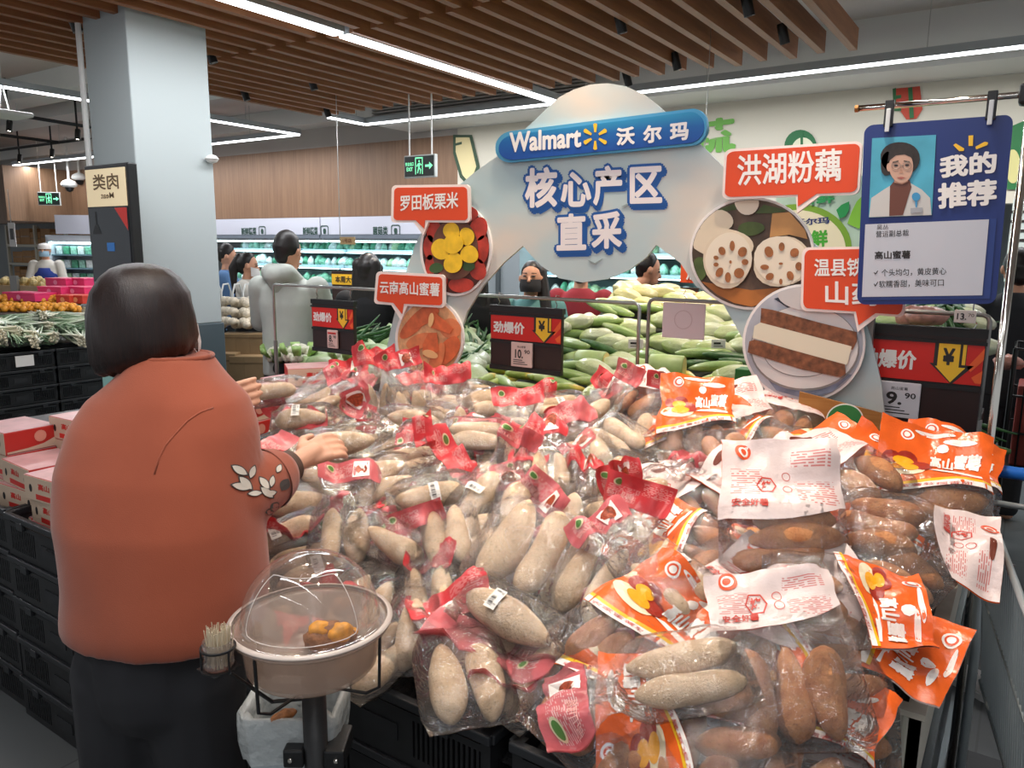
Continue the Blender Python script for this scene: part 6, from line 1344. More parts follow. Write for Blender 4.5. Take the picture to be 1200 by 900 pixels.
for s in range(2):
    m = MB()
    for i in range(60):
        a = rr.uniform(0, 6.28); e = math.acos(rr.uniform(0.05, 1)); m.ball((0.065*math.sin(e)*math.cos(a), 0.065*math.sin(e)*math.sin(a), 0.055*math.cos(e)), rr.uniform(.014, .022), 7, 5)
    lf_ = MB()
    for i in range(7):
        a = 6.28*i/7; lf_.loft([[(math.cos(a+d)*(0.05+0.05*t_), math.sin(a+d)*(0.05+0.05*t_), -0.02+0.09*t_-(0.03*t_*t_)) for d in (-.25*(1-t_*.3), 0, .25*(1-t_*.3))]+[(math.cos(a+d)*(0.046+0.05*t_), math.sin(a+d)*(0.046+0.05*t_), -0.02+0.09*t_) for d in (.25, 0, -.25)] for t_ in (0, .4, .8, 1.0)])
    reg('cauliflower', [('cauliflower', m, CAUL), ('leaf', lf_, mat('caul_leaf', '#8fae62', 0.5, var=0.3, scale=20))])
def bunch(n, L_, spread, mt, seed, w=0.012):
    m = MB(); r2 = random.Random(seed)
    for i in range(n):
        a = r2.uniform(-1, 1)*spread; z0 = r2.uniform(0, 0.05); x0 = r2.uniform(-.03, .03); cv = r2.uniform(-.05, .05)
        m.tube([(x0+a*t_*0.4+cv*t_*t_, (t_-0.45)*L_*r2.uniform(.95, 1.05), z0+0.03*math.sin(3*t_+i)) for t_ in (0, .25, .5, .75, 1.0)], [w*.9, w*.75, w*.7, w*.6, w*.2], 5)
    return m
for s in range(3): reg('leafy_bunch', [('leafy_bunch', bunch(34, .26, .5, None, s, .014), LEAFD)])
def hv(x, y):
    if x < -2.2: return 0.96+0.22*min(0.75, max(0, y-3.0))
    return 0.96+0.31*min(1.4, max(0, y-3.0))+0.03*math.sin(5*x)
vt = thing('produce_table', 'black crate table carrying the vegetables behind the heap', 'table', (-1.9, 3.7, 0))
MB().box(-3.55, 2.98, 0, -2.2, 3.72, 0.86).box(-2.2, 2.98, 0, -0.15, 4.55, 0.86).build('body', CR, vt, world=True)
m = MB(); vs = []; fs = []; nx, ny = 34, 16
for j in range(ny+1):
    for i in range(nx+1):
        x = -3.53+3.36*i/nx; y = 2.99+(0.72 if x < -2.25 else 1.55)*j/ny; vs.append((x, y, hv(x, y)-0.075))
for j in range(ny):
    for i in range(nx): a = j*(nx+1)+i; fs.append((a, a+1, a+nx+2, a+nx+1))
m.add(vs, fs); m.build('sloped_bed', mat('bed_dark', '#2b2f24', 0.8), vt, world=True)
VL = {'napa_cabbage': ('white napa cabbage in clear wrap in the pale pile behind the rail', 'cabbage', 'napa cabbages behind the heap'), 'yellow_cabbage': ('yellowish cabbage in clear wrap near the top of the pale pile', 'cabbage', 'yellow cabbages behind the heap'),
      'luffa': ('ribbed green luffa in the vegetable pile behind the heap', 'luffa', 'luffas behind the heap'), 'cucumber': ('dark green cucumber in the vegetable pile behind the heap', 'cucumber', 'cucumbers behind the heap'), 'bok_choy': ('pale green bok choy bunch in the vegetable pile left of the price boards', 'bok choy', 'bok choy behind the heap'),
      'corn_cob': ('corn cob in green husk lying along the front of the vegetable table', 'corn', 'corn cobs behind the heap'), 'leafy_bunch': ('dark green leafy bunch in the vegetable pile behind the heap', 'leafy vegetable', 'leafy bunches behind the heap')}
rr = random.Random(21)
y = 3.03
while y < 4.5:
    x = -3.45 if y < 3.68 else -2.1
    while x < -0.22:
        if x < -2.3: kd = rr.choice(['bok_choy', 'bok_choy', 'leafy_bunch', 'bok_choy', 'cucumber'])
        elif y < 3.2: kd = rr.choice(['corn_cob', 'corn_cob', 'luffa'])
        elif y < 3.42: kd = rr.choice(['luffa', 'luffa', 'napa_cabbage', 'corn_cob'])
        elif y < 3.65: kd = rr.choice(['luffa', 'cucumber', 'napa_cabbage', 'luffa'])
        elif x > -0.95: kd = rr.choice(['leafy_bunch', 'leafy_bunch', 'napa_cabbage'] if y < 4.1 else ['napa_cabbage', 'leafy_bunch', 'bok_choy'])
        elif y < 4.15: kd = rr.choice(['napa_cabbage', 'napa_cabbage', 'luffa', 'napa_cabbage'])
        else: kd = rr.choice(['yellow_cabbage', 'yellow_cabbage', 'napa_cabbage'])
        az = rr.choice((R(90), R(75), R(100))) if kd not in ('corn_cob', 'leafy_bunch') else rr.uniform(-.5, .5)
        az += rr.uniform(-.35, .35); xx, yy = x+rr.uniform(-.03, .03), y+rr.uniform(-.03, .03)
        M = Matrix.Translation((xx, yy, hv(xx, yy)+rr.uniform(-.03, .015))) @ Matrix.Rotation(az, 4, 'Z') @ Matrix.Rotation(rr.uniform(-.25, .25), 4, 'X') @ Matrix.Rotation(rr.uniform(0, 6), 4, 'Y')
        veg(kd, M, *VL[kd], j=rr.randrange(3)); x += {'corn_cob': .072, 'luffa': .14, 'cucumber': .14, 'leafy_bunch': .13}.get(kd, .112)
    y += 0.108
for (px, py, yy, rz, lab) in ((700, 424, 3.45, 95, 'cut winter melon piece lying before the green luffas, right of the 10.90 board'), (676, 424, 3.5, 80, 'second cut winter melon piece left of the larger one'), (756, 436, 3.3, 70, 'cut winter melon piece behind the twin rail posts'), (790, 430, 3.35, 100, 'pale melon piece right of the twin rail posts')):
    p = at_y(px, py, yy); veg('winter_melon_piece', Matrix.Translation(p+Vector((0.05, 0, 0.0))) @ Matrix.Rotation(R(rz), 4, 'Z'), lab, 'melon')
for (px, py, yy, lab) in ((352, 420, 3.05, 'white cauliflower with a green leaf at the left end of the vegetable table'), (410, 424, 3.1, 'cauliflower in clear wrap below the 8.90 board'), (330, 418, 3.2, 'cauliflower half hidden by the pale hoodie')):
    veg('cauliflower', Matrix.Translation(at_y(px, py, yy)) @ Matrix.Rotation(rnd(-.3, .3), 4, 'X') @ Matrix.Scale(1.25, 4), lab, 'cauliflower')
gb = mat('green_carton', '#2c6e34', 0.5)
for i, (px, py, yy) in enumerate(((787, 442, 3.35), (878, 446, 3.15), (893, 447, 3.15))):
    p = at_y(px, py, yy); o = MB().box(-.05, -.04, -.05, .05, .04, .05, bev=.003).build('carton', gb); o.location = p; tag(o, ('small green carton right of the twin rail posts', 'left green carton beside the yam picture', 'right green carton beside the yam picture')[i], 'carton')
for i, (px, py, yy, rz) in enumerate(((664, 395, 3.9, -15), (676, 396, 3.9, 10), (745, 403, 3.3, 5), (842, 403, 3.6, 20), (700, 463, 3.02, -10))):
    p = at_y(px, py, yy); t = thing('ticket', ('tilted white ticket left beside the red jacket', 'white ticket right beside the red jacket', 'small grey ticket clipped on the twin rail posts', 'white ticket on the green beans near the lotus picture', 'white ticket lying on the corn row')[i], 'ticket', p, R(rz+20))
    MB().box(-.035, -.003, -.022, .035, .003, .022, bev=.002).build('card', WHITEP, t)
    m = MB(); m.box(-.025, -.0038, -.002, .01, -.003, .008).box(-.025, -.0038, -.012, .02, -.003, -.009); m.build('print', INK, t)
# far price board above the cabbages
p = at_y(760, 338, 4.7); t = thing('price_board', 'far price board with red band above the white cabbages', 'price board', p)
MB().box(0, 0, -.28, .34, .02, .015).build('panel', BOARD, t); MB().box(.004, -.004, -.11, .336, 0, -.01).build('red_strip', mat('strip_red', '#d6261f', 0.4), t)
m = MB(); put_text(m, '劲爆价', (.02, -.006, -.09), (.19, -.006, -.09), (.02, -.006, -.035), 0.03); m.build('lettering', WHITEP, t)
m = MB(); put_poly(m, [(.25, -.006, -.01), (.33, -.006, -.01), (.33, -.006, -.06), (.29, -.006, -.1), (.25, -.006, -.06)]); m.build('arrow', YELLOW, t); m = MB(); put_text(m, '¥', (.27, -.008, -.07), (.31, -.008, -.07), (.27, -.008, -.02), 0.03); m.build('yen_mark', INK, t)
MB().tube([(.17, .02, -.28), (.17, .02, -p.z)], .008, 6).build('stem', STEEL, t)
p = at_t(405, 325, 6.3); t = thing('price_board', 'far brown price board with yellow band beside the dark haired woman', 'price board', p, R(10))
MB().box(-.14, 0, -.25, .14, .02, .05).build('panel', BOARD, t); MB().box(-.136, -.004, -.06, .136, 0, .025).build('yellow_strip', YELLOW, t); m = MB(); put_text(m, '本周大促', (-.1, -.006, -.045), (.11, -.006, -.045), (-.1, -.006, .01), 0.02); m.build('lettering', INK, t); MB().tube([(0, .02, -.25), (0, .02, -p.z)], .008, 6).build('stem', STEEL, t)
p = at_t(407, 282, 7.3); t = thing('hanging_card', 'small pale orange card hanging in front of the mushroom fridge', 'card', p); MB().box(-.1, 0, -.035, .1, .006, .035).build('card', mat('card_orange', '#c9a877', 0.5), t); m = MB(); put_text(m, '1号店', (-.06, -.002, -.02), (.06, -.002, -.02), (-.06, -.002, .02), .02); m.build('lettering', mat('card_ink', '#8a5a3a', 0.5), t); MB().tube([(-.1, .003, .03), (-.1, .003, 3.4-p.z)], .004, 5).build('stem', STEEL, t)

# ------------------------------------------------------------------ people in the background
def figure(label, x, y, face, h, top, legs, hair='short', hairc='#1a1413', mask=None, arms='down', lean=0.0, turn=0.0, extra=None, look=0.0, vox=0.010):
    t = thing('person', label, 'person', (x, y, 0), R(face)); k_ = h/1.70
    V = lambda f_, r_, z: Vector((r_*k_, f_*k_+lean*max(0, z-0.9)*k_, z*k_))
    hd = V(0.02, 0, 1.575); Rt = Matrix.Rotation(R(turn), 3, 'Z'); fd = Rt @ Vector((0, 1, -look)).normalized(); rd = Rt @ Vector((1, 0, 0))
    b = MB(); b.ball(hd, (.074*k_, .088*k_, .112*k_), 18, 12); b.capsule(hd+fd*.03+Vector((0, 0, -.05)), hd+fd*.04+Vector((0, 0, -.075)), .05, .04)
    b.capsule(hd+fd*.085+Vector((0, 0, 0)), hd+fd*.095+Vector((0, 0, -.02)), .009, .014)
    for s in (-1, 1): b.ball(hd+rd*s*.077+Vector((0, 0, -.01)), (.015, .018, .028), 8, 6)
    b.capsule(hd+Vector((0, 0, -.06)), V(0, 0, 1.40), .05, .055); b.capsule(V(0, 0, 1.28), V(0, 0, .95), .085, .10)
    AR = {'down': ((.02, .22, 1.12), (.10, .24, .88)), 'fwd': ((.08, .23, 1.12), (.33, .12, 1.08)), 'reach': ((.18, .22, 1.18), (.45, .16, 1.06)), 'apron': ((.04, .25, 1.12), (.22, .10, 1.02))}[arms]
    jp = MB(); rings = []
    for z, a, c in ((.80, .185, .13), (.95, .18, .125), (1.1, .178, .12), (1.25, .19, .12), (1.34, .185, .105), (1.40, .11, .08), (1.43, .065, .062)):
        rings.append([tuple(V(0, 0, z)+Vector((a*k_*math.cos(g), c*k_*math.sin(g), 0))) for g in [2*math.pi*i/28 for i in range(28)]])
    jp.loft(rings)
    for s in (-1, 1):
        sh, el, wr = V(0, .185*s, 1.35), V(AR[0][0], AR[0][1]*s, AR[0][2]), V(AR[1][0], AR[1][1]*s, AR[1][2]); d = (wr-el).normalized()
        b.capsule(sh, el, .048, .04); b.capsule(el, wr, .04, .026); pal = wr+d*.05; b.capsule(wr, pal, .026, .03)
        sd = d.cross(Vector((0, 0, 1))) if abs(d.z) < .8 else Vector((0, 1, 0)); sd.normalize()
        for q in (-.024, -.008, .008, .024): b.capsule(pal+sd*q, pal+sd*q*1.1+d*.06+Vector((0, 0, -.012)), .0105, .0085, 8)
        b.capsule(wr+d*.02+sd*.02, wr+d*.055+sd*.05, .012, .009, 8)
        jp.capsule(sh, el, .075, .062, 14); jp.capsule(el, wr-d*.02, .062, .045, 14)
        b.capsule(V(0, .085*s, .88), V(.01, .09*s, .48), .08, .055); b.capsule(V(.01, .09*s, .48), V(-.02, .09*s, .09), .05, .036); b.capsule(V(-.03, .09*s, .045), V(.14, .10*s, .04), .04, .034)
    remesh(b.build('body', SKIN, t), vox*0.75, 2); remesh(jp.build('top', top, t), vox, 4)
    q = MB(); q.capsule(V(0, 0, .86), V(0, 0, .84), .145, .145)
    for s in (-1, 1): q.capsule(V(0, .08*s, .84), V(.01, .09*s, .48), .105, .08); q.capsule(V(.01, .09*s, .48), V(-.02, .09*s, .08), .08, .065)
    remesh(q.build('trousers', legs, t), vox*1.3, 3)
    HC = HAIRB if hairc == '#1a1413' else mat('hair_'+hairc.strip('#'), hairc, 0.45, var=0.3, scale=40)
    hm = MB(); hm.ball(hd-fd*.014+Vector((0, 0, .022)), (.083*k_, .090*k_, .104*k_), 18, 12)
    hm.capsule(hd-fd*.045+Vector((0, 0, .0)), hd-fd*.055+Vector((0, 0, -.05)), .072, .055, 12)
    if hair == 'long':
        for a in (-.06, -.03, 0, .03, .06): hm.capsule(hd-fd*.05+rd*a+Vector((0, 0, .02)), hd-fd*.085+rd*a*1.3+Vector((0, 0, -.34)), .045, .03, 10)
        for s in (-1, 1): hm.capsule(hd+rd*s*.07+Vector((0, 0, .02)), hd+rd*s*.085-fd*.01+Vector((0, 0, -.2)), .03, .025, 10)
    if hair == 'side':
        for a in (0, .03, .06): hm.capsule(hd-rd*(.05+a*.3)-fd*.03+Vector((0, 0, .04)), hd-rd*(.06+a)+fd*.03+Vector((0, 0, -.22)), .035, .035, 10); hm.capsule(hd-rd*(.06+a)+fd*.03+Vector((0, 0, -.22)), hd-rd*(.05+a)+fd*.07+Vector((0, 0, -.40)), .035, .015, 10)
        hm.capsule(hd-fd*.05+Vector((0, 0, 0)), hd-fd*.07+Vector((0, 0, -.12)), .06, .05, 10)
    if hair == 'pony':
        hm.capsule(hd-fd*.09+Vector((0, 0, .05)), hd-fd*.15+Vector((0, 0, -.08)), .035, .045, 10); hm.capsule(hd-fd*.15+Vector((0, 0, -.08)), hd-fd*.15+Vector((0, 0, -.30)), .045, .02, 10); hm.capsule(hd-fd*.04+Vector((0, 0, -.02)), hd-fd*.05+Vector((0, 0, -.06)), .065, .05, 10)
    ho_ = hm.build('hair', HC, t); 
    if hair != 'cap':
        # carve the face free: pull the front of the shell back
        for v in ho_.data.vertices:
            p_ = v.co-hd; f_ = p_.dot(fd)
            if f_ > .02 and p_.z < .06 and abs(p_.dot(rd)) < .075: v.co -= fd*(f_-.02)
        remesh(ho_, .008, 2)
    if mask:
        m = MB(); vs = []; fs = []
        for j in range(6):
            for i in range(11):
                a = R(-70+14*i); d = fd*math.cos(a)*.108+rd*math.sin(a)*.082; vs.append(tuple(hd+d*(1-.07*abs(j-2.2)/2.2)+Vector((0, 0, -.095+.017*j))))
        for j in range(5):
            for i in range(10): a = j*11+i; fs.append((a, a+1, a+12, a+11))
        m.add(vs, fs).build('face_mask', mask, t, smooth=True)
    for s in (-1, 1):
        MB().ball(hd+fd*.082+rd*s*.032+Vector((0, 0, .012)), (.013, .010, .006), 8, 6).build('eye', INK, t, smooth=True)
        MB().capsule(hd+fd*.083+rd*s*.018+Vector((0, 0, .032)), hd+fd*.076+rd*s*.048+Vector((0, 0, .032)), .004, .003, 6).build('eyebrow', HC, t, smooth=True)
    if not mask: MB().capsule(hd+fd*.088-rd*.02+Vector((0, 0, -.055)), hd+fd*.088+rd*.02+Vector((0, 0, -.055)), .006, .006, 6).build('mouth', mat('lip', '#a8645a', 0.5), t, smooth=True)
    if extra: extra(t, V, hd, fd, rd, k_)
    return t
CL_ = lambda nm, c: mat('cloth_'+nm, c, 0.85, var=0.10, scale=6, bump=0.2, bscale=25)
DARKT = CL_('dark', '#232428'); MW = mat('mask_white', '#d8d4d2', 0.8); MBK = mat('mask_black', '#2c2a2c', 0.8)
def hood(t, V, hd, fd, rd, k_):
    m = MB(); m.capsule(hd-fd*.10+rd*-.07+Vector((0, 0, -.17)), hd-fd*.10+rd*.07+Vector((0, 0, -.17)), .06, .06, 12); m.capsule(hd-fd*.13+Vector((0, 0, -.2)), hd-fd*.11+Vector((0, 0, -.3)), .075, .03, 12)
    for s in (-1, 1): m.capsule(hd-fd*.08+rd*.08*s+Vector((0, 0, -.17)), hd+fd*.03+rd*.08*s+Vector((0, 0, -.19)), .05, .03, 10)
    remesh(m.build('hood', CL_('pale', '#b9bdb6'), t), .01, 4)
p = at_t(338, 330, 4.9); figure('man with short black hair in a pale hoodie, back to us', p.x, p.y, 28, 1.74, CL_('pale', '#b9bdb6'), DARKT, 'short', mask=None, arms='fwd', turn=-22, extra=hood, look=.35)
p = at_t(432, 330, 5.3); figure('woman with long dark hair in black, back to us near the mushroom fridge', p.x, p.y, 20, 1.60, CL_('black', '#18181b'), DARKT, 'long', arms='fwd', look=.4)
p = at_t(553, 350, 4.9); figure('person in black clothes half hidden behind the chestnut picture', p.x, p.y, 30, 1.62, CL_('black', '#18181b'), DARKT, 'long', arms='down')
p = at_t(623, 330, 5.3); figure('woman in a teal sweater and black mask looking towards us', p.x, p.y, 208, 1.56, CL_('teal', '#5c8d8c'), DARKT, 'side', mask=MBK, arms='apron', turn=-6)
def stripe(t, V, hd, fd, rd, k_):
    MB().tube([V(-.02, .19, 1.38), V(-.03, .21, 1.2), V(-.02, .20, .95)], .02, 8).build('white_stripe', WHITEP, t, smooth=True)
p = at_t(680, 350, 5.6); figure('person in a dark red jacket with white stripe behind the 10.90 board', p.x, p.y, 15, 1.62, CL_('red', '#8a2330'), DARKT, 'short', extra=stripe)
p = at_t(722, 372, 6.0); figure('person in black bending down beside the one in red', p.x-.1, p.y-.1, 300, 1.62, CL_('black', '#18181b'), DARKT, 'short', arms='reach', lean=.55, look=.5)
def vest(t, V, hd, fd, rd, k_):
    m = MB(); rings = []
    for z, a, c in ((.88, .19, .135), (1.1, .186, .13), (1.25, .18, .13), (1.36, .12, .11)): rings.append([tuple(V(0, 0, z)+Vector((a*k_*math.cos(g), c*k_*math.sin(g), 0))) for g in [2*math.pi*i/24 for i in range(24)]])
    m.loft(rings).build('vest', CL_('black', '#18181b'), t, smooth=True)
    MB().tube([V(.06, .25, 1.28), V(.09, .262, 1.13)], .012, 6).build('sleeve_stripe', ORANGE, t, smooth=True)
p = at_t(290, 330, 7.3); figure('woman with a ponytail and white mask in a white top and black vest', p.x, p.y, -50, 1.58, CL_('white', '#d6d1c8'), DARKT, 'pony', mask=MW, arms='reach', extra=vest, look=.3)
p = at_t(266, 330, 7.9); figure('man in a blue shirt looking down beside the pillar', p.x, p.y, -45, 1.66, CL_('blue', '#5a7fae'), DARKT, 'short', arms='fwd', look=.7)
def apron(t, V, hd, fd, rd, k_):
    m = MB(); m.loft([[tuple(V(0, 0, z)+Vector((a*math.cos(g), c*math.sin(g), 0))) for g in [2*math.pi*i/24 for i in range(24)]] for z, a, c in ((.5, .21, .15), (.9, .195, .14), (1.18, .19, .135), (1.3, .12, .132))]).build('apron', CL_('royal', '#2a3f8f'), t, smooth=True)
    MB().lathe([(.001, .11), (.075, .10), (.09, .06), (.092, .02)], 18, Matrix.Translation(hd)).build('cap', WHITEP, t, smooth=True)
p = at_t(55, 315, 12.0); figure('shop worker in white cap, mask and blue apron at the far counter', p.x, p.y, 225, 1.66, CL_('white', '#d6d1c8'), DARKT, 'short', mask=mat('mask_blue', '#9fc0d6', .8), arms='apron', extra=apron)
p = at_t(1192, 330, 4.6); figure('man in a dark jacket at the right photo edge, back to us', p.x, p.y, 20, 1.68, CL_('charcoal', '#25272b'), DARKT, 'short', arms='fwd')
p = at_t(458, 330, 8.3); 
# white sneaker on the floor beyond the trolley
def sneaker(loc, rz, label):
    t = thing('sneaker', label, 'shoe', loc, rz); m = MB(); m.capsule((0, -.08, .05), (0, .12, .042), .045, .038); m.capsule((0, -.08, .06), (0, -.06, .085), .04, .035); m.v = [(a, b, max(.018, c)) for a, b, c in m.v]; o = m.build('upper', WHITEP, t); remesh(o, .006, 2)
    m = MB(); ring = [(.05*math.cos(g)*(1 if math.sin(g) < 0 else .9), .02+.15*math.sin(g)) for g in [2*math.pi*i/24 for i in range(24)]]; m.loft([[(a, b, 0) for a, b in ring], [(a, b, .024) for a, b in ring]]).build('sole', mat('sole', '#cfcfcc', .7), t, smooth=False)
    m = MB()
    for i in range(4): m.tube([(-.025, .0+.022*i, .088-.008*i), (.025, .0+.022*i, .088-.008*i)], .004, 6)
    m.build('lace', mat('lace_dark', '#4b4c50', .8), t)
p = at_z(1152, 815, 0); sneaker((p.x, p.y, 0.001), R(60), 'white sneaker on the floor between the display box and the trolley')

# ------------------------------------------------------------------ left background: scallion island, fruit, shelves
def crate_at(x, y, z, rz, label, group):
    c = dup(cp, ch=ckids); c.matrix_basis = Matrix.Translation((x, y, z)) @ Matrix.Rotation(rz, 4, 'Z'); c['label'] = label; c['group'] = group
for i in range(5):
    for k_ in range(5):
        crate_at(-7.12, 2.35+0.585*i, .001+k_*CH, R(90), 'black crate in the scallion counter, %s row, %s along the aisle' % (tier[k_], ('first', 'second', 'third', 'fourth', 'fifth')[i]), 'black crates of the scallion counter')
t = thing('scallion_counter', 'dark counter carrying the scallion bunches behind the shopper', 'counter', (-8.2, 3.5, 0))
MB().box(-9.2, 2.0, 0, -7.34, 5.3, .74).build('body', CR, t, world=True)
m = MB(); m.box(-.03, -.075, 0, .03, .075, .002); p = at_x(28, 420, -6.895)
c = MB().box(0, -.07, -.045, .004, .07, .045).build('sticker', WHITEP); c.location = p+Vector((.01, 0, -.02)); tag(c, 'white torn sticker on the black crate of the scallion counter', 'sticker')
SCG = grad_mat('scallion', [(0.0, '#cfc6ac'), (0.3, '#d9dccb'), (0.6, '#b3c0a4'), (1.0, '#5f8260')], lo=-.3, hi=.3, rough=.4, var=.2)
for s in range(3): reg('scallion_bunch', [('scallion_bunch', bunch(30, .62, .35, None, s+10, .012), SCG)])
rr = random.Random(4)
for i in range(62):
    x = rr.uniform(-8.9, -7.0); y = rr.uniform(2.2, 5.0); z = .80+.16*(1-abs((x+8.0)/1.0))*rr.uniform(.3, 1)
    M = Matrix.Translation((x, y, z)) @ Matrix.Rotation(rr.choice((R(70), R(110), R(80), R(250))) + rr.uniform(-.3, .3), 4, 'Z') @ Matrix.Rotation(rr.uniform(-.12, .12), 4, 'X')
    veg('scallion_bunch', M, 'bunch of scallions in clear wrap on the counter behind the shopper', 'scallions', 'scallion bunches behind the shopper', rr.randrange(3))
YB = mat('yellow_produce', '#e0962f', .45, var=.3, scale=30, bump=.5, bscale=40)
for s in range(2):
    m = MB(); r2 = random.Random(s)
    for i in range(22): m.ball((r2.uniform(-.13, .13), r2.uniform(-.10, .10), r2.uniform(0, .07)), r2.uniform(.03, .04), 8, 6)
    reg('orange_bag', [('orange_bag', m, YB)])
for i in range(16):
    p = at_t(2+(i % 8)*11, 357-(i//8)*8, 8.7+.5*(i//8)); veg('orange_bag', Matrix.Translation((p.x, p.y, .885+.06*(i//8))), 'net bag of orange fruit behind the scallions', 'bag of fruit', 'orange net bags behind the scallions', i % 2)
t = thing('fruit_counter', 'low counter of orange fruit bags and pink boxes behind the scallions', 'counter', (-9.9, 4.6, 0)); MB().box(-11.2, 2.6, 0, -9.25, 6.0, .88).build('body', mat('counter_dark', '#3a322e', .6), t, world=True)
PK = mat('pink_carton', '#e0356e', .45); RO = mat('red_carton', '#d4402f', .45)
for i, (px, py, tt, c_, w) in enumerate(((77, 330, 9.7, PK, .36), (100, 330, 9.7, PK, .3), (70, 340, 9.4, PK, .4), (97, 340, 9.4, PK, .4), (35, 347, 9.2, PK, .55), (86, 350, 9.1, RO, .22), (101, 350, 9.1, RO, .22))):
    p = at_t(px, py, tt); t = thing('fruit_box', ('pink box on top of the stack, left one', 'pink box on top of the stack, right one', 'pink box second layer, left one', 'pink box second layer, right one', 'long flat pink box behind the orange fruit bags', 'red box with round picture, left one', 'red box with round picture beside the pillar')[i], 'box', p+Vector((0, 0, -.05)), R(12), 'fruit boxes beside the pillar')
    MB().box(-w/2, -.14, 0, w/2, .14, .095, bev=.004).build('carton', c_, t); MB().box(-w/2-.004, -.144, .075, w/2+.004, .144, .099, bev=.004).build('lid', c_, t)
    m = MB(); put_poly(m, [(x, -.1445, z) for x, z in ell(0, .045, .035, .03, 16)]); m.build('print', mat('box_print', '#f0a070', .5) if c_ is RO else mat('box_print_pink', '#f08fb0', .5), t)
t = thing('wooden_display', 'slanted wooden fruit display far left behind the orange fruit', 'display', at_t(20, 333, 10.8), R(20)); 
MB().box(-.75, -.02, -.22, .85, .02, -.02, M=Matrix.Rotation(R(0), 4, 'X')).box(-.75, 0, -.7, .85, .5, -.22).build('board', mat('light_wood', '#c0a483', .6, var=.15, scale=6), t); MB().box(-.06, -.06, -.7, .06, -.02, .12).build('corner_post', GREYMET, t)
m = MB(); r2 = random.Random(8)
for i in range(60): m.ball((r2.uniform(-.7, .8), r2.uniform(.02, .45), r2.uniform(-.03, .06)), .05, 7, 5)
o = m.build('fruit', mat('pale_fruit', '#c9b27a', .5, var=.4, scale=12), t); o['kind'] = 'stuff'
# storage shelving with cardboard boxes
t = thing('storage_rack', 'pale storage rack with cardboard boxes at the far left', 'rack', (-15.6, 7.6, 0)); RK = mat('rack_beige', '#b9b3a0', .5)
m = MB()
for x in (-17.8, -16.6, -15.4, -14.2): m.box(x-.03, 7.55, 0, x+.03, 7.6, 2.0).box(x-.03, 8.15, 0, x+.03, 8.2, 2.0)
m.build('upright', RK, t, world=True)
for z in (.45, .95, 1.25, 1.62): MB().box(-17.8, 7.54, z-.05, -14.2, 8.2, z).build('shelf', RK, t, world=True)
r2 = random.Random(17); bi = 0
for z, hh in ((.45, .38), (.95, .22), (1.25, .28), (1.62, .34)):
    x = -17.7
    while x < -14.3:
        w = r2.uniform(.22, .42); h_ = hh*r2.uniform(.7, 1.0)
        if r2.random() < .88:
            tt = thing('cardboard_box', 'cardboard box on the far left storage rack', 'box', (x+w/2, 7.75, z+.001), 0, 'cardboard boxes on the storage rack'); MB().box(-w/2, -.15, 0, w/2, .2, h_, bev=.006).build('carton', CARD, tt)
            MB().box(-w/2+.01, -.152, h_*.45, w/2-.01, -.1505, h_*.55).build('tape', mat('tape', '#8f6a43', .5), tt)
        x += w+.02; bi += 1
t = thing('notice_card', 'white notice with dark print hanging at the far left rack', 'notice', at_t(14, 275, 13)); MB().box(-.12, 0, -.2, .12, .006, .2).build('sheet', WHITEP, t); MB().box(-.06, -.004, -.08, .06, 0, .1).build('print', INK, t); MB().tube([(0, .003, .2), (0, .003, .75)], .006, 5).build('stem', STEEL, t)
# small far fridge next to the kiosk
p = at_t(92, 330, 12.6); t = thing('upright_fridge', 'small lit display fridge between the storage rack and the kiosk', 'fridge', (p.x, p.y, 0), R(30))
MB().box(-.5, 0, 0, .5, .5, .05).box(-.5, .45, 0, .5, .5, 1.75).box(-.5, 0, 0, -.46, .5, 1.75).box(.46, 0, 0, .5, .5, 1.75).box(-.5, 0, 1.68, .5, .5, 1.78).build('cabinet', FR, t); MB().box(-.3, -.02, 1.8, .4, .0, 2.1).build('header_panel', HEAD, t); MB().box(-.45, .05, 1.64, .45, .09, 1.67).build('lamp_tube', TEAL, t)
for i in range(6): MB().box(-.46, .06, .35+.22*i, .46, .45, .37+.22*i).build('shelf', SHELF, t)
for i in range(6):
    for k_ in range(7):
        o = MB().box(-.05, -.05, 0, .05, .05, .13, bev=.008).build('food_pack', packs[(i+k_) % 6]); o.matrix_basis = t.matrix_basis @ Matrix.Translation((-.38+.125*k_, .18, .371+.22*i)); tag(o, 'food pack in the small lit display fridge beside the kiosk', 'food pack', 'packs in the small far fridge')
# black kiosk with mirrored lettering beside the pillar
KY = 2.5; t = thing('glass_kiosk', 'black framed glass kiosk with lit cream top and mirrored lettering beside the pillar', 'kiosk', (-4.77, KY, 0)); KX0, KX1 = -4.80, -4.33
MB().box(KX0, KY, 0.0, KX1, KY+.06, 2.10, bev=.008).build('case', BLACKP, t, world=True)
MB().box(KX0+.02, KY-.006, 1.86, KX1-.025, KY+.001, 2.075).build('lit_panel', mat('kiosk_cream', '#d8c6a4', .4, emit=hx('#e6d0a4'), estr=.45), t, world=True)
m = MB(); put_text(m, '肉类', (KX1-.09, KY-.008, 1.955), (KX0+.10, KY-.008, 1.955), (KX1-.09, KY-.008, 2.045), .01); put_text(m, 'Meat', (KX1-.15, KY-.008, 1.905), (KX0+.18, KY-.008, 1.905), (KX1-.15, KY-.008, 1.938), .01); m.build('mirrored_lettering', mat('kiosk_letter', '#6e5430', .5), t, world=True)
MB().box(KX0+.02, KY-.004, 1.42, KX1-.025, KY+.001, 1.855).build('dark_glass', mat('kiosk_glass', '#2b3036', .25, spec=.5), t, world=True)
MB().box(KX0+.02, KY-.004, .7, KX1-.025, KY+.001, 1.415).build('screen', mat('kiosk_screen', '#7fa39d', .2, emit=hx('#7fa9a3'), estr=.25), t, world=True)
m = MB()
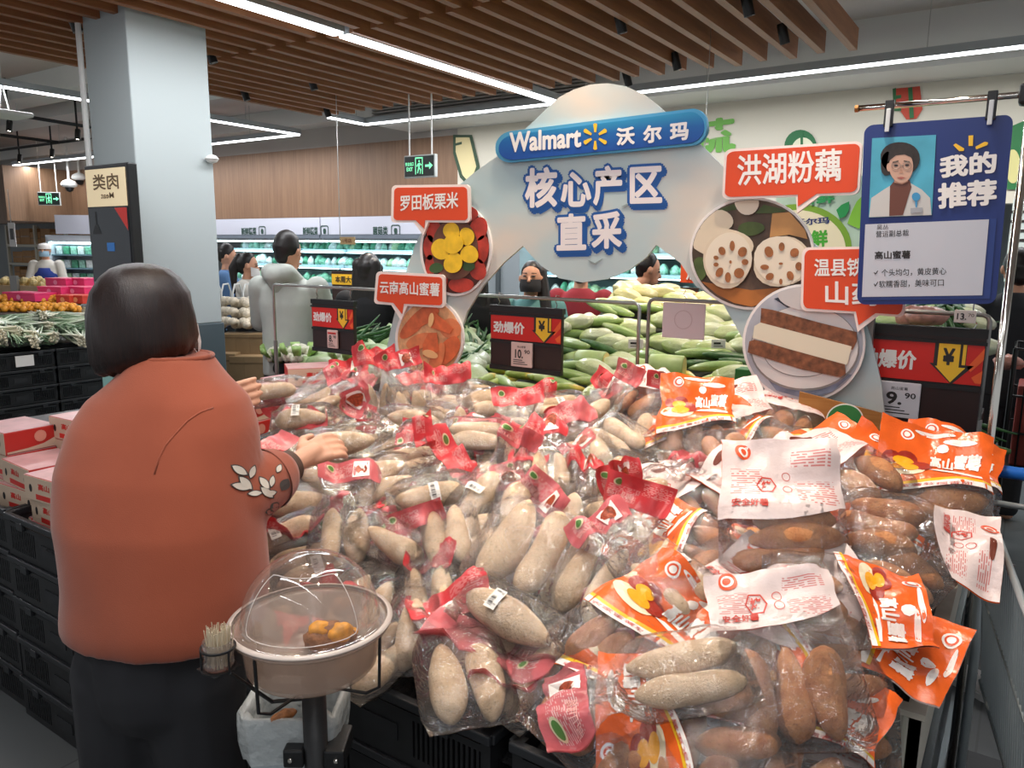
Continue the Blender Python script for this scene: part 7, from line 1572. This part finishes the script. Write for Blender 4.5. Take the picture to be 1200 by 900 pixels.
for i, w in enumerate((.10, .22, .16, .20, .12)): m.box(KX0+.05, KY-.0055, 1.34-.045*i, KX0+.05+w, KY-.004, 1.355-.045*i)
m.build('screen_print', mat('kiosk_print', '#39504d', .5), t, world=True)
m = MB(); put_poly(m, [(KX1-.03, KY-.0055, 1.85), (KX1-.16, KY-.0055, 1.85), (KX1-.03, KY-.0055, 1.72)]); m.build('red_reflection', RED, t, world=True)  # reflections in the dark glass, painted as flat shapes here and below
m = MB(); m.box(KX0+.20, KY-.0055, 1.60, KX0+.28, KY-.004, 1.65); m.build('blue_reflection', mat('kiosk_blue', '#2f7fd0', .4), t, world=True)
m = MB(); put_poly(m, [(KX0+.10+x, KY-.0055, 1.70+z) for x, z in ((-.05, 0), (.05, 0), (.02, .05), (.008, .06), (.008, .13), (-.008, .13), (-.008, .06), (-.02, .05))]); m.build('lamp_reflection', BLACKP, t, world=True)
# garlic stand beside the pillar
for i, (px, py, tt, w) in enumerate(((275, 402, 6.0, .16), (292, 402, 6.0, .16), (308, 402, 6.0, .16), (268, 425, 5.9, .16), (285, 428, 5.9, .16), (302, 428, 5.9, .16), (262, 405, 6.1, .14))):
    p = at_t(px, py, tt); z1 = p.z+.08; z0 = z1-.16 if i < 3 or i == 6 else z1-.30
    t = thing('kraft_box', ('brown kraft box, left of the upper row beside the pillar', 'brown kraft box, middle of the upper row', 'brown kraft box, right of the upper row by the hoodie', 'brown kraft box, left of the lower row', 'brown kraft box, middle of the lower row', 'brown kraft box, right of the lower row', 'brown kraft box tucked against the pillar')[i], 'box', (p.x, p.y, z0), R(35), 'kraft boxes beside the pillar')
    MB().box(-w/2*1.0, -.08, 0, w/2, .08, z1-z0, bev=.006).build('carton', mat('kraft', '#8d7453', .8, var=.12, scale=9), t)
    m = MB().box(-w/2+.005, -.082, (z1-z0)*.8, w/2-.005, -.0795, (z1-z0)*.84); m.build('fold_edge', mat('kraft_edge', '#6d583d', .8), t)
t = thing('garlic_plinth', 'dark plinth under the kraft boxes beside the pillar', 'plinth', tuple(at_t(288, 440, 6.0).xy)+(0,), R(35)); MB().box(-.35, -.12, 0, .35, .3, .60, bev=.01).build('body', CR, t)
GAR = mat('garlic_net', '#d9cdb8', .6, var=.2, scale=60, bump=.5, bscale=60)
for s in range(2):
    m = MB(); r2 = random.Random(s+40)
    for i in range(16): m.ball((r2.uniform(-.10, .10), r2.uniform(-.06, .06), r2.uniform(.02, .06)), .032, 8, 6)
    reg('garlic_bag', [('garlic_bag', m, GAR)])
for i in range(12):
    p = at_t(272+(i % 4)*15, 384-(i//4)*12, 6.05+.1*(i//4)); veg('garlic_bag', Matrix.Translation(p), 'net bag of pale garlic stacked on the kraft boxes beside the pillar', 'garlic bag', 'garlic bags beside the pillar', i % 2)
t = thing('wire_basket', 'white arched wire basket behind the garlic bags', 'basket', at_t(272, 350, 6.9), R(35)); m = MB()
for a in (-.14, -.05, .05, .14): m.tube([(a, -.12, -.12), (a, -.12, .06), (a, -.06, .13), (a, .06, .13), (a, .12, .06), (a, .12, -.12)], .008, 6)
m.build('arch', WHITE, t, smooth=True); m = MB().tube([(-.14, -.12, 0), (.14, -.12, 0)], .006, 6).tube([(-.14, .12, 0), (.14, .12, 0)], .006, 6).tube([(-.14, -.12, -.12), (.14, -.12, -.12), (.14, .12, -.12), (-.14, .12, -.12), (-.14, -.12, -.12)], .008, 6); m.build('frame', WHITE, t, smooth=True)

# ------------------------------------------------------------------ right edge: trolley, far crates
CART = mat('cart_zinc', '#a6afb2', .35, .45)
t = thing('shopping_trolley', 'grey wire shopping trolley with blue handle at the right edge', 'trolley', (.28, 1.8, 0))
m = MB(); X0, X1, Y0, Y1, ZT, ZB = -.05, .50, 1.12, 2.30, 1.0, .50
top = [(X0, Y1, ZT), (X0+.19, Y0, ZT-.05), (X1+.10, Y0, ZT-.05), (X1, Y1, ZT)]; bot = [(X0+.04, Y1, ZB), (X0+.22, Y0, ZB+.10), (X1+.06, Y0, ZB+.10), (X1-.04, Y1, ZB)]
m.tube(top+[top[0]], .008, 8); m.tube(bot+[bot[0]], .006, 6)
mid = [tuple((Vector(a)+Vector(b))/2) for a, b in zip(top, bot)]; m.tube(mid+[mid[0]], .004, 6); m.build('basket_frame', CART, t, world=True, smooth=True)
m = MB()
for a0, a1, b0, b1, n in ((top[0], top[1], bot[0], bot[1], 44), (top[1], top[2], bot[1], bot[2], 18), (top[2], top[3], bot[2], bot[3], 44)):
    for i in range(1, n): f_ = i/n; m.tube([Vector(a0).lerp(Vector(a1), f_), Vector(b0).lerp(Vector(b1), f_)], .0025, 5)
for i in range(1, 16): f_ = i/16; m.tube([Vector(bot[0]).lerp(Vector(bot[3]), f_), Vector(bot[1]).lerp(Vector(bot[2]), f_)], .0025, 5)
m.build('wire_mesh', CART, t, world=True)
MB().tube([(X0+.0, Y1+.17, 1.045), (X1+.01, Y1+.17, 1.045)], .018, 14).build('handle', mat('handle_blue', '#2468c0', .35), t, world=True, smooth=True)
m = MB()
for x in (X0, X1): m.tube([(x, Y1+.17, 1.04), (x, Y1+.12, .98), (x, Y1, .95), (x+.02, Y1-.03, .60), (x+.02, Y1-.08, .20)], .012, 10); m.tube([(x+.02, Y1-.08, .20), (x+.17 if x < .2 else x+.03, Y0+.1, .17)], .012, 10)
m.build('chassis', CART, t, world=True, smooth=True)
for x, y in ((X0+.02, Y1-.08), (X1, Y1-.08), (X0+.18, Y0+.1), (X1+.02, Y0+.1)):
    w = MB().lathe([(.001, -.015), (.05, -.015), (.06, -.008), (.06, .008), (.05, .015), (.001, .015)], 18, Matrix.Translation((x, y, .061)) @ Matrix.Rotation(R(90), 4, 'Y')).build('wheel', BLACKP, t, world=True, smooth=False)
    MB().box(x-.022, y-.02, .06, x+.022, y+.02, .17, bev=.004).build('caster_fork', CART, t, world=True)
for i in range(2):
    for k_ in range(5): crate_at(.42+.6*i, 3.95, .001+k_*CH, 0, 'black crate of the far right stack, %s, %s column' % (tier[k_], ('left', 'right')[i]), 'black crates at the far right')
for i, (x, y) in enumerate(((.3, 3.9), (.5, 4.0), (.9, 3.95))):
    veg('leafy_bunch', Matrix.Translation((x, y, .78)) @ Matrix.Rotation(1.2+i, 4, 'Z'), ('dark leafy bunch on the far right crates, left one', 'dark leafy bunch on the far right crates, middle one', 'dark leafy bunch on the far right crates, right one')[i], 'leafy vegetable', None, i)
t = thing('wire_cage_trolley', 'black wire trolley with a red box at the right photo edge', 'trolley', (.35, 5.0, 0)); m = MB()
for x in [(-.05+.06*i) for i in range(14)]: m.tube([(x, 4.8, .5), (x, 4.8, 1.15)], .005, 5)
for z in (.5, .7, .9, 1.15): m.tube([(-.05, 4.8, z), (.73, 4.8, z), (.73, 5.2, z), (-.05, 5.2, z), (-.05, 4.8, z)], .007, 6)
for x in (-.05, .73):
    for y in (4.8, 5.2): m.tube([(x, y, 0.0), (x, y, 1.15)], .012, 8)
m.build('cage', BLK, t, world=True); MB().box(-.04, 4.82, .5, .72, 5.18, .51).build('shelf', BLK, t, world=True)
o = MB().box(-.02, 4.85, .512, .5, 5.15, .95, bev=.01).build('red_box', mat('dull_red', '#9a4038', .6), loc=(.2, 5, .512)); tag(o, 'dull red box inside the black wire trolley', 'box')
for i, (px, py, y_) in enumerate(((1085, 370, 3.3), (1070, 372, 3.4), (1182, 425, 4.85))):
    o = lump(i+20, .07, .05, .04).build('wrapped_pack', mat('pack_pinkish', '#c98f80', .3, var=.4, scale=25), smooth=True); o.location = at_y(px, py, y_); tag(o, ('wrapped pinkish pack seen above the 9.90 board, right one', 'wrapped pinkish pack seen above the 9.90 board, left one', 'pink wrapped pack on the red box at the right edge')[i], 'pack')
for i in range(8):
    p = at_y(1046+i*13, 497-2*(i % 2), 2.98); j_ = i % 3
    veg(('leafy_bunch', 'cucumber', 'bok_choy')[j_], Matrix.Translation((p.x, 3.02, 0.98)) @ Matrix.Rotation(1.0+i, 4, 'Z'), 'wrapped green vegetable behind the big orange bag, number %d from the left' % (i+1), 'vegetable', 'greens behind the right corner bag', i % 3)
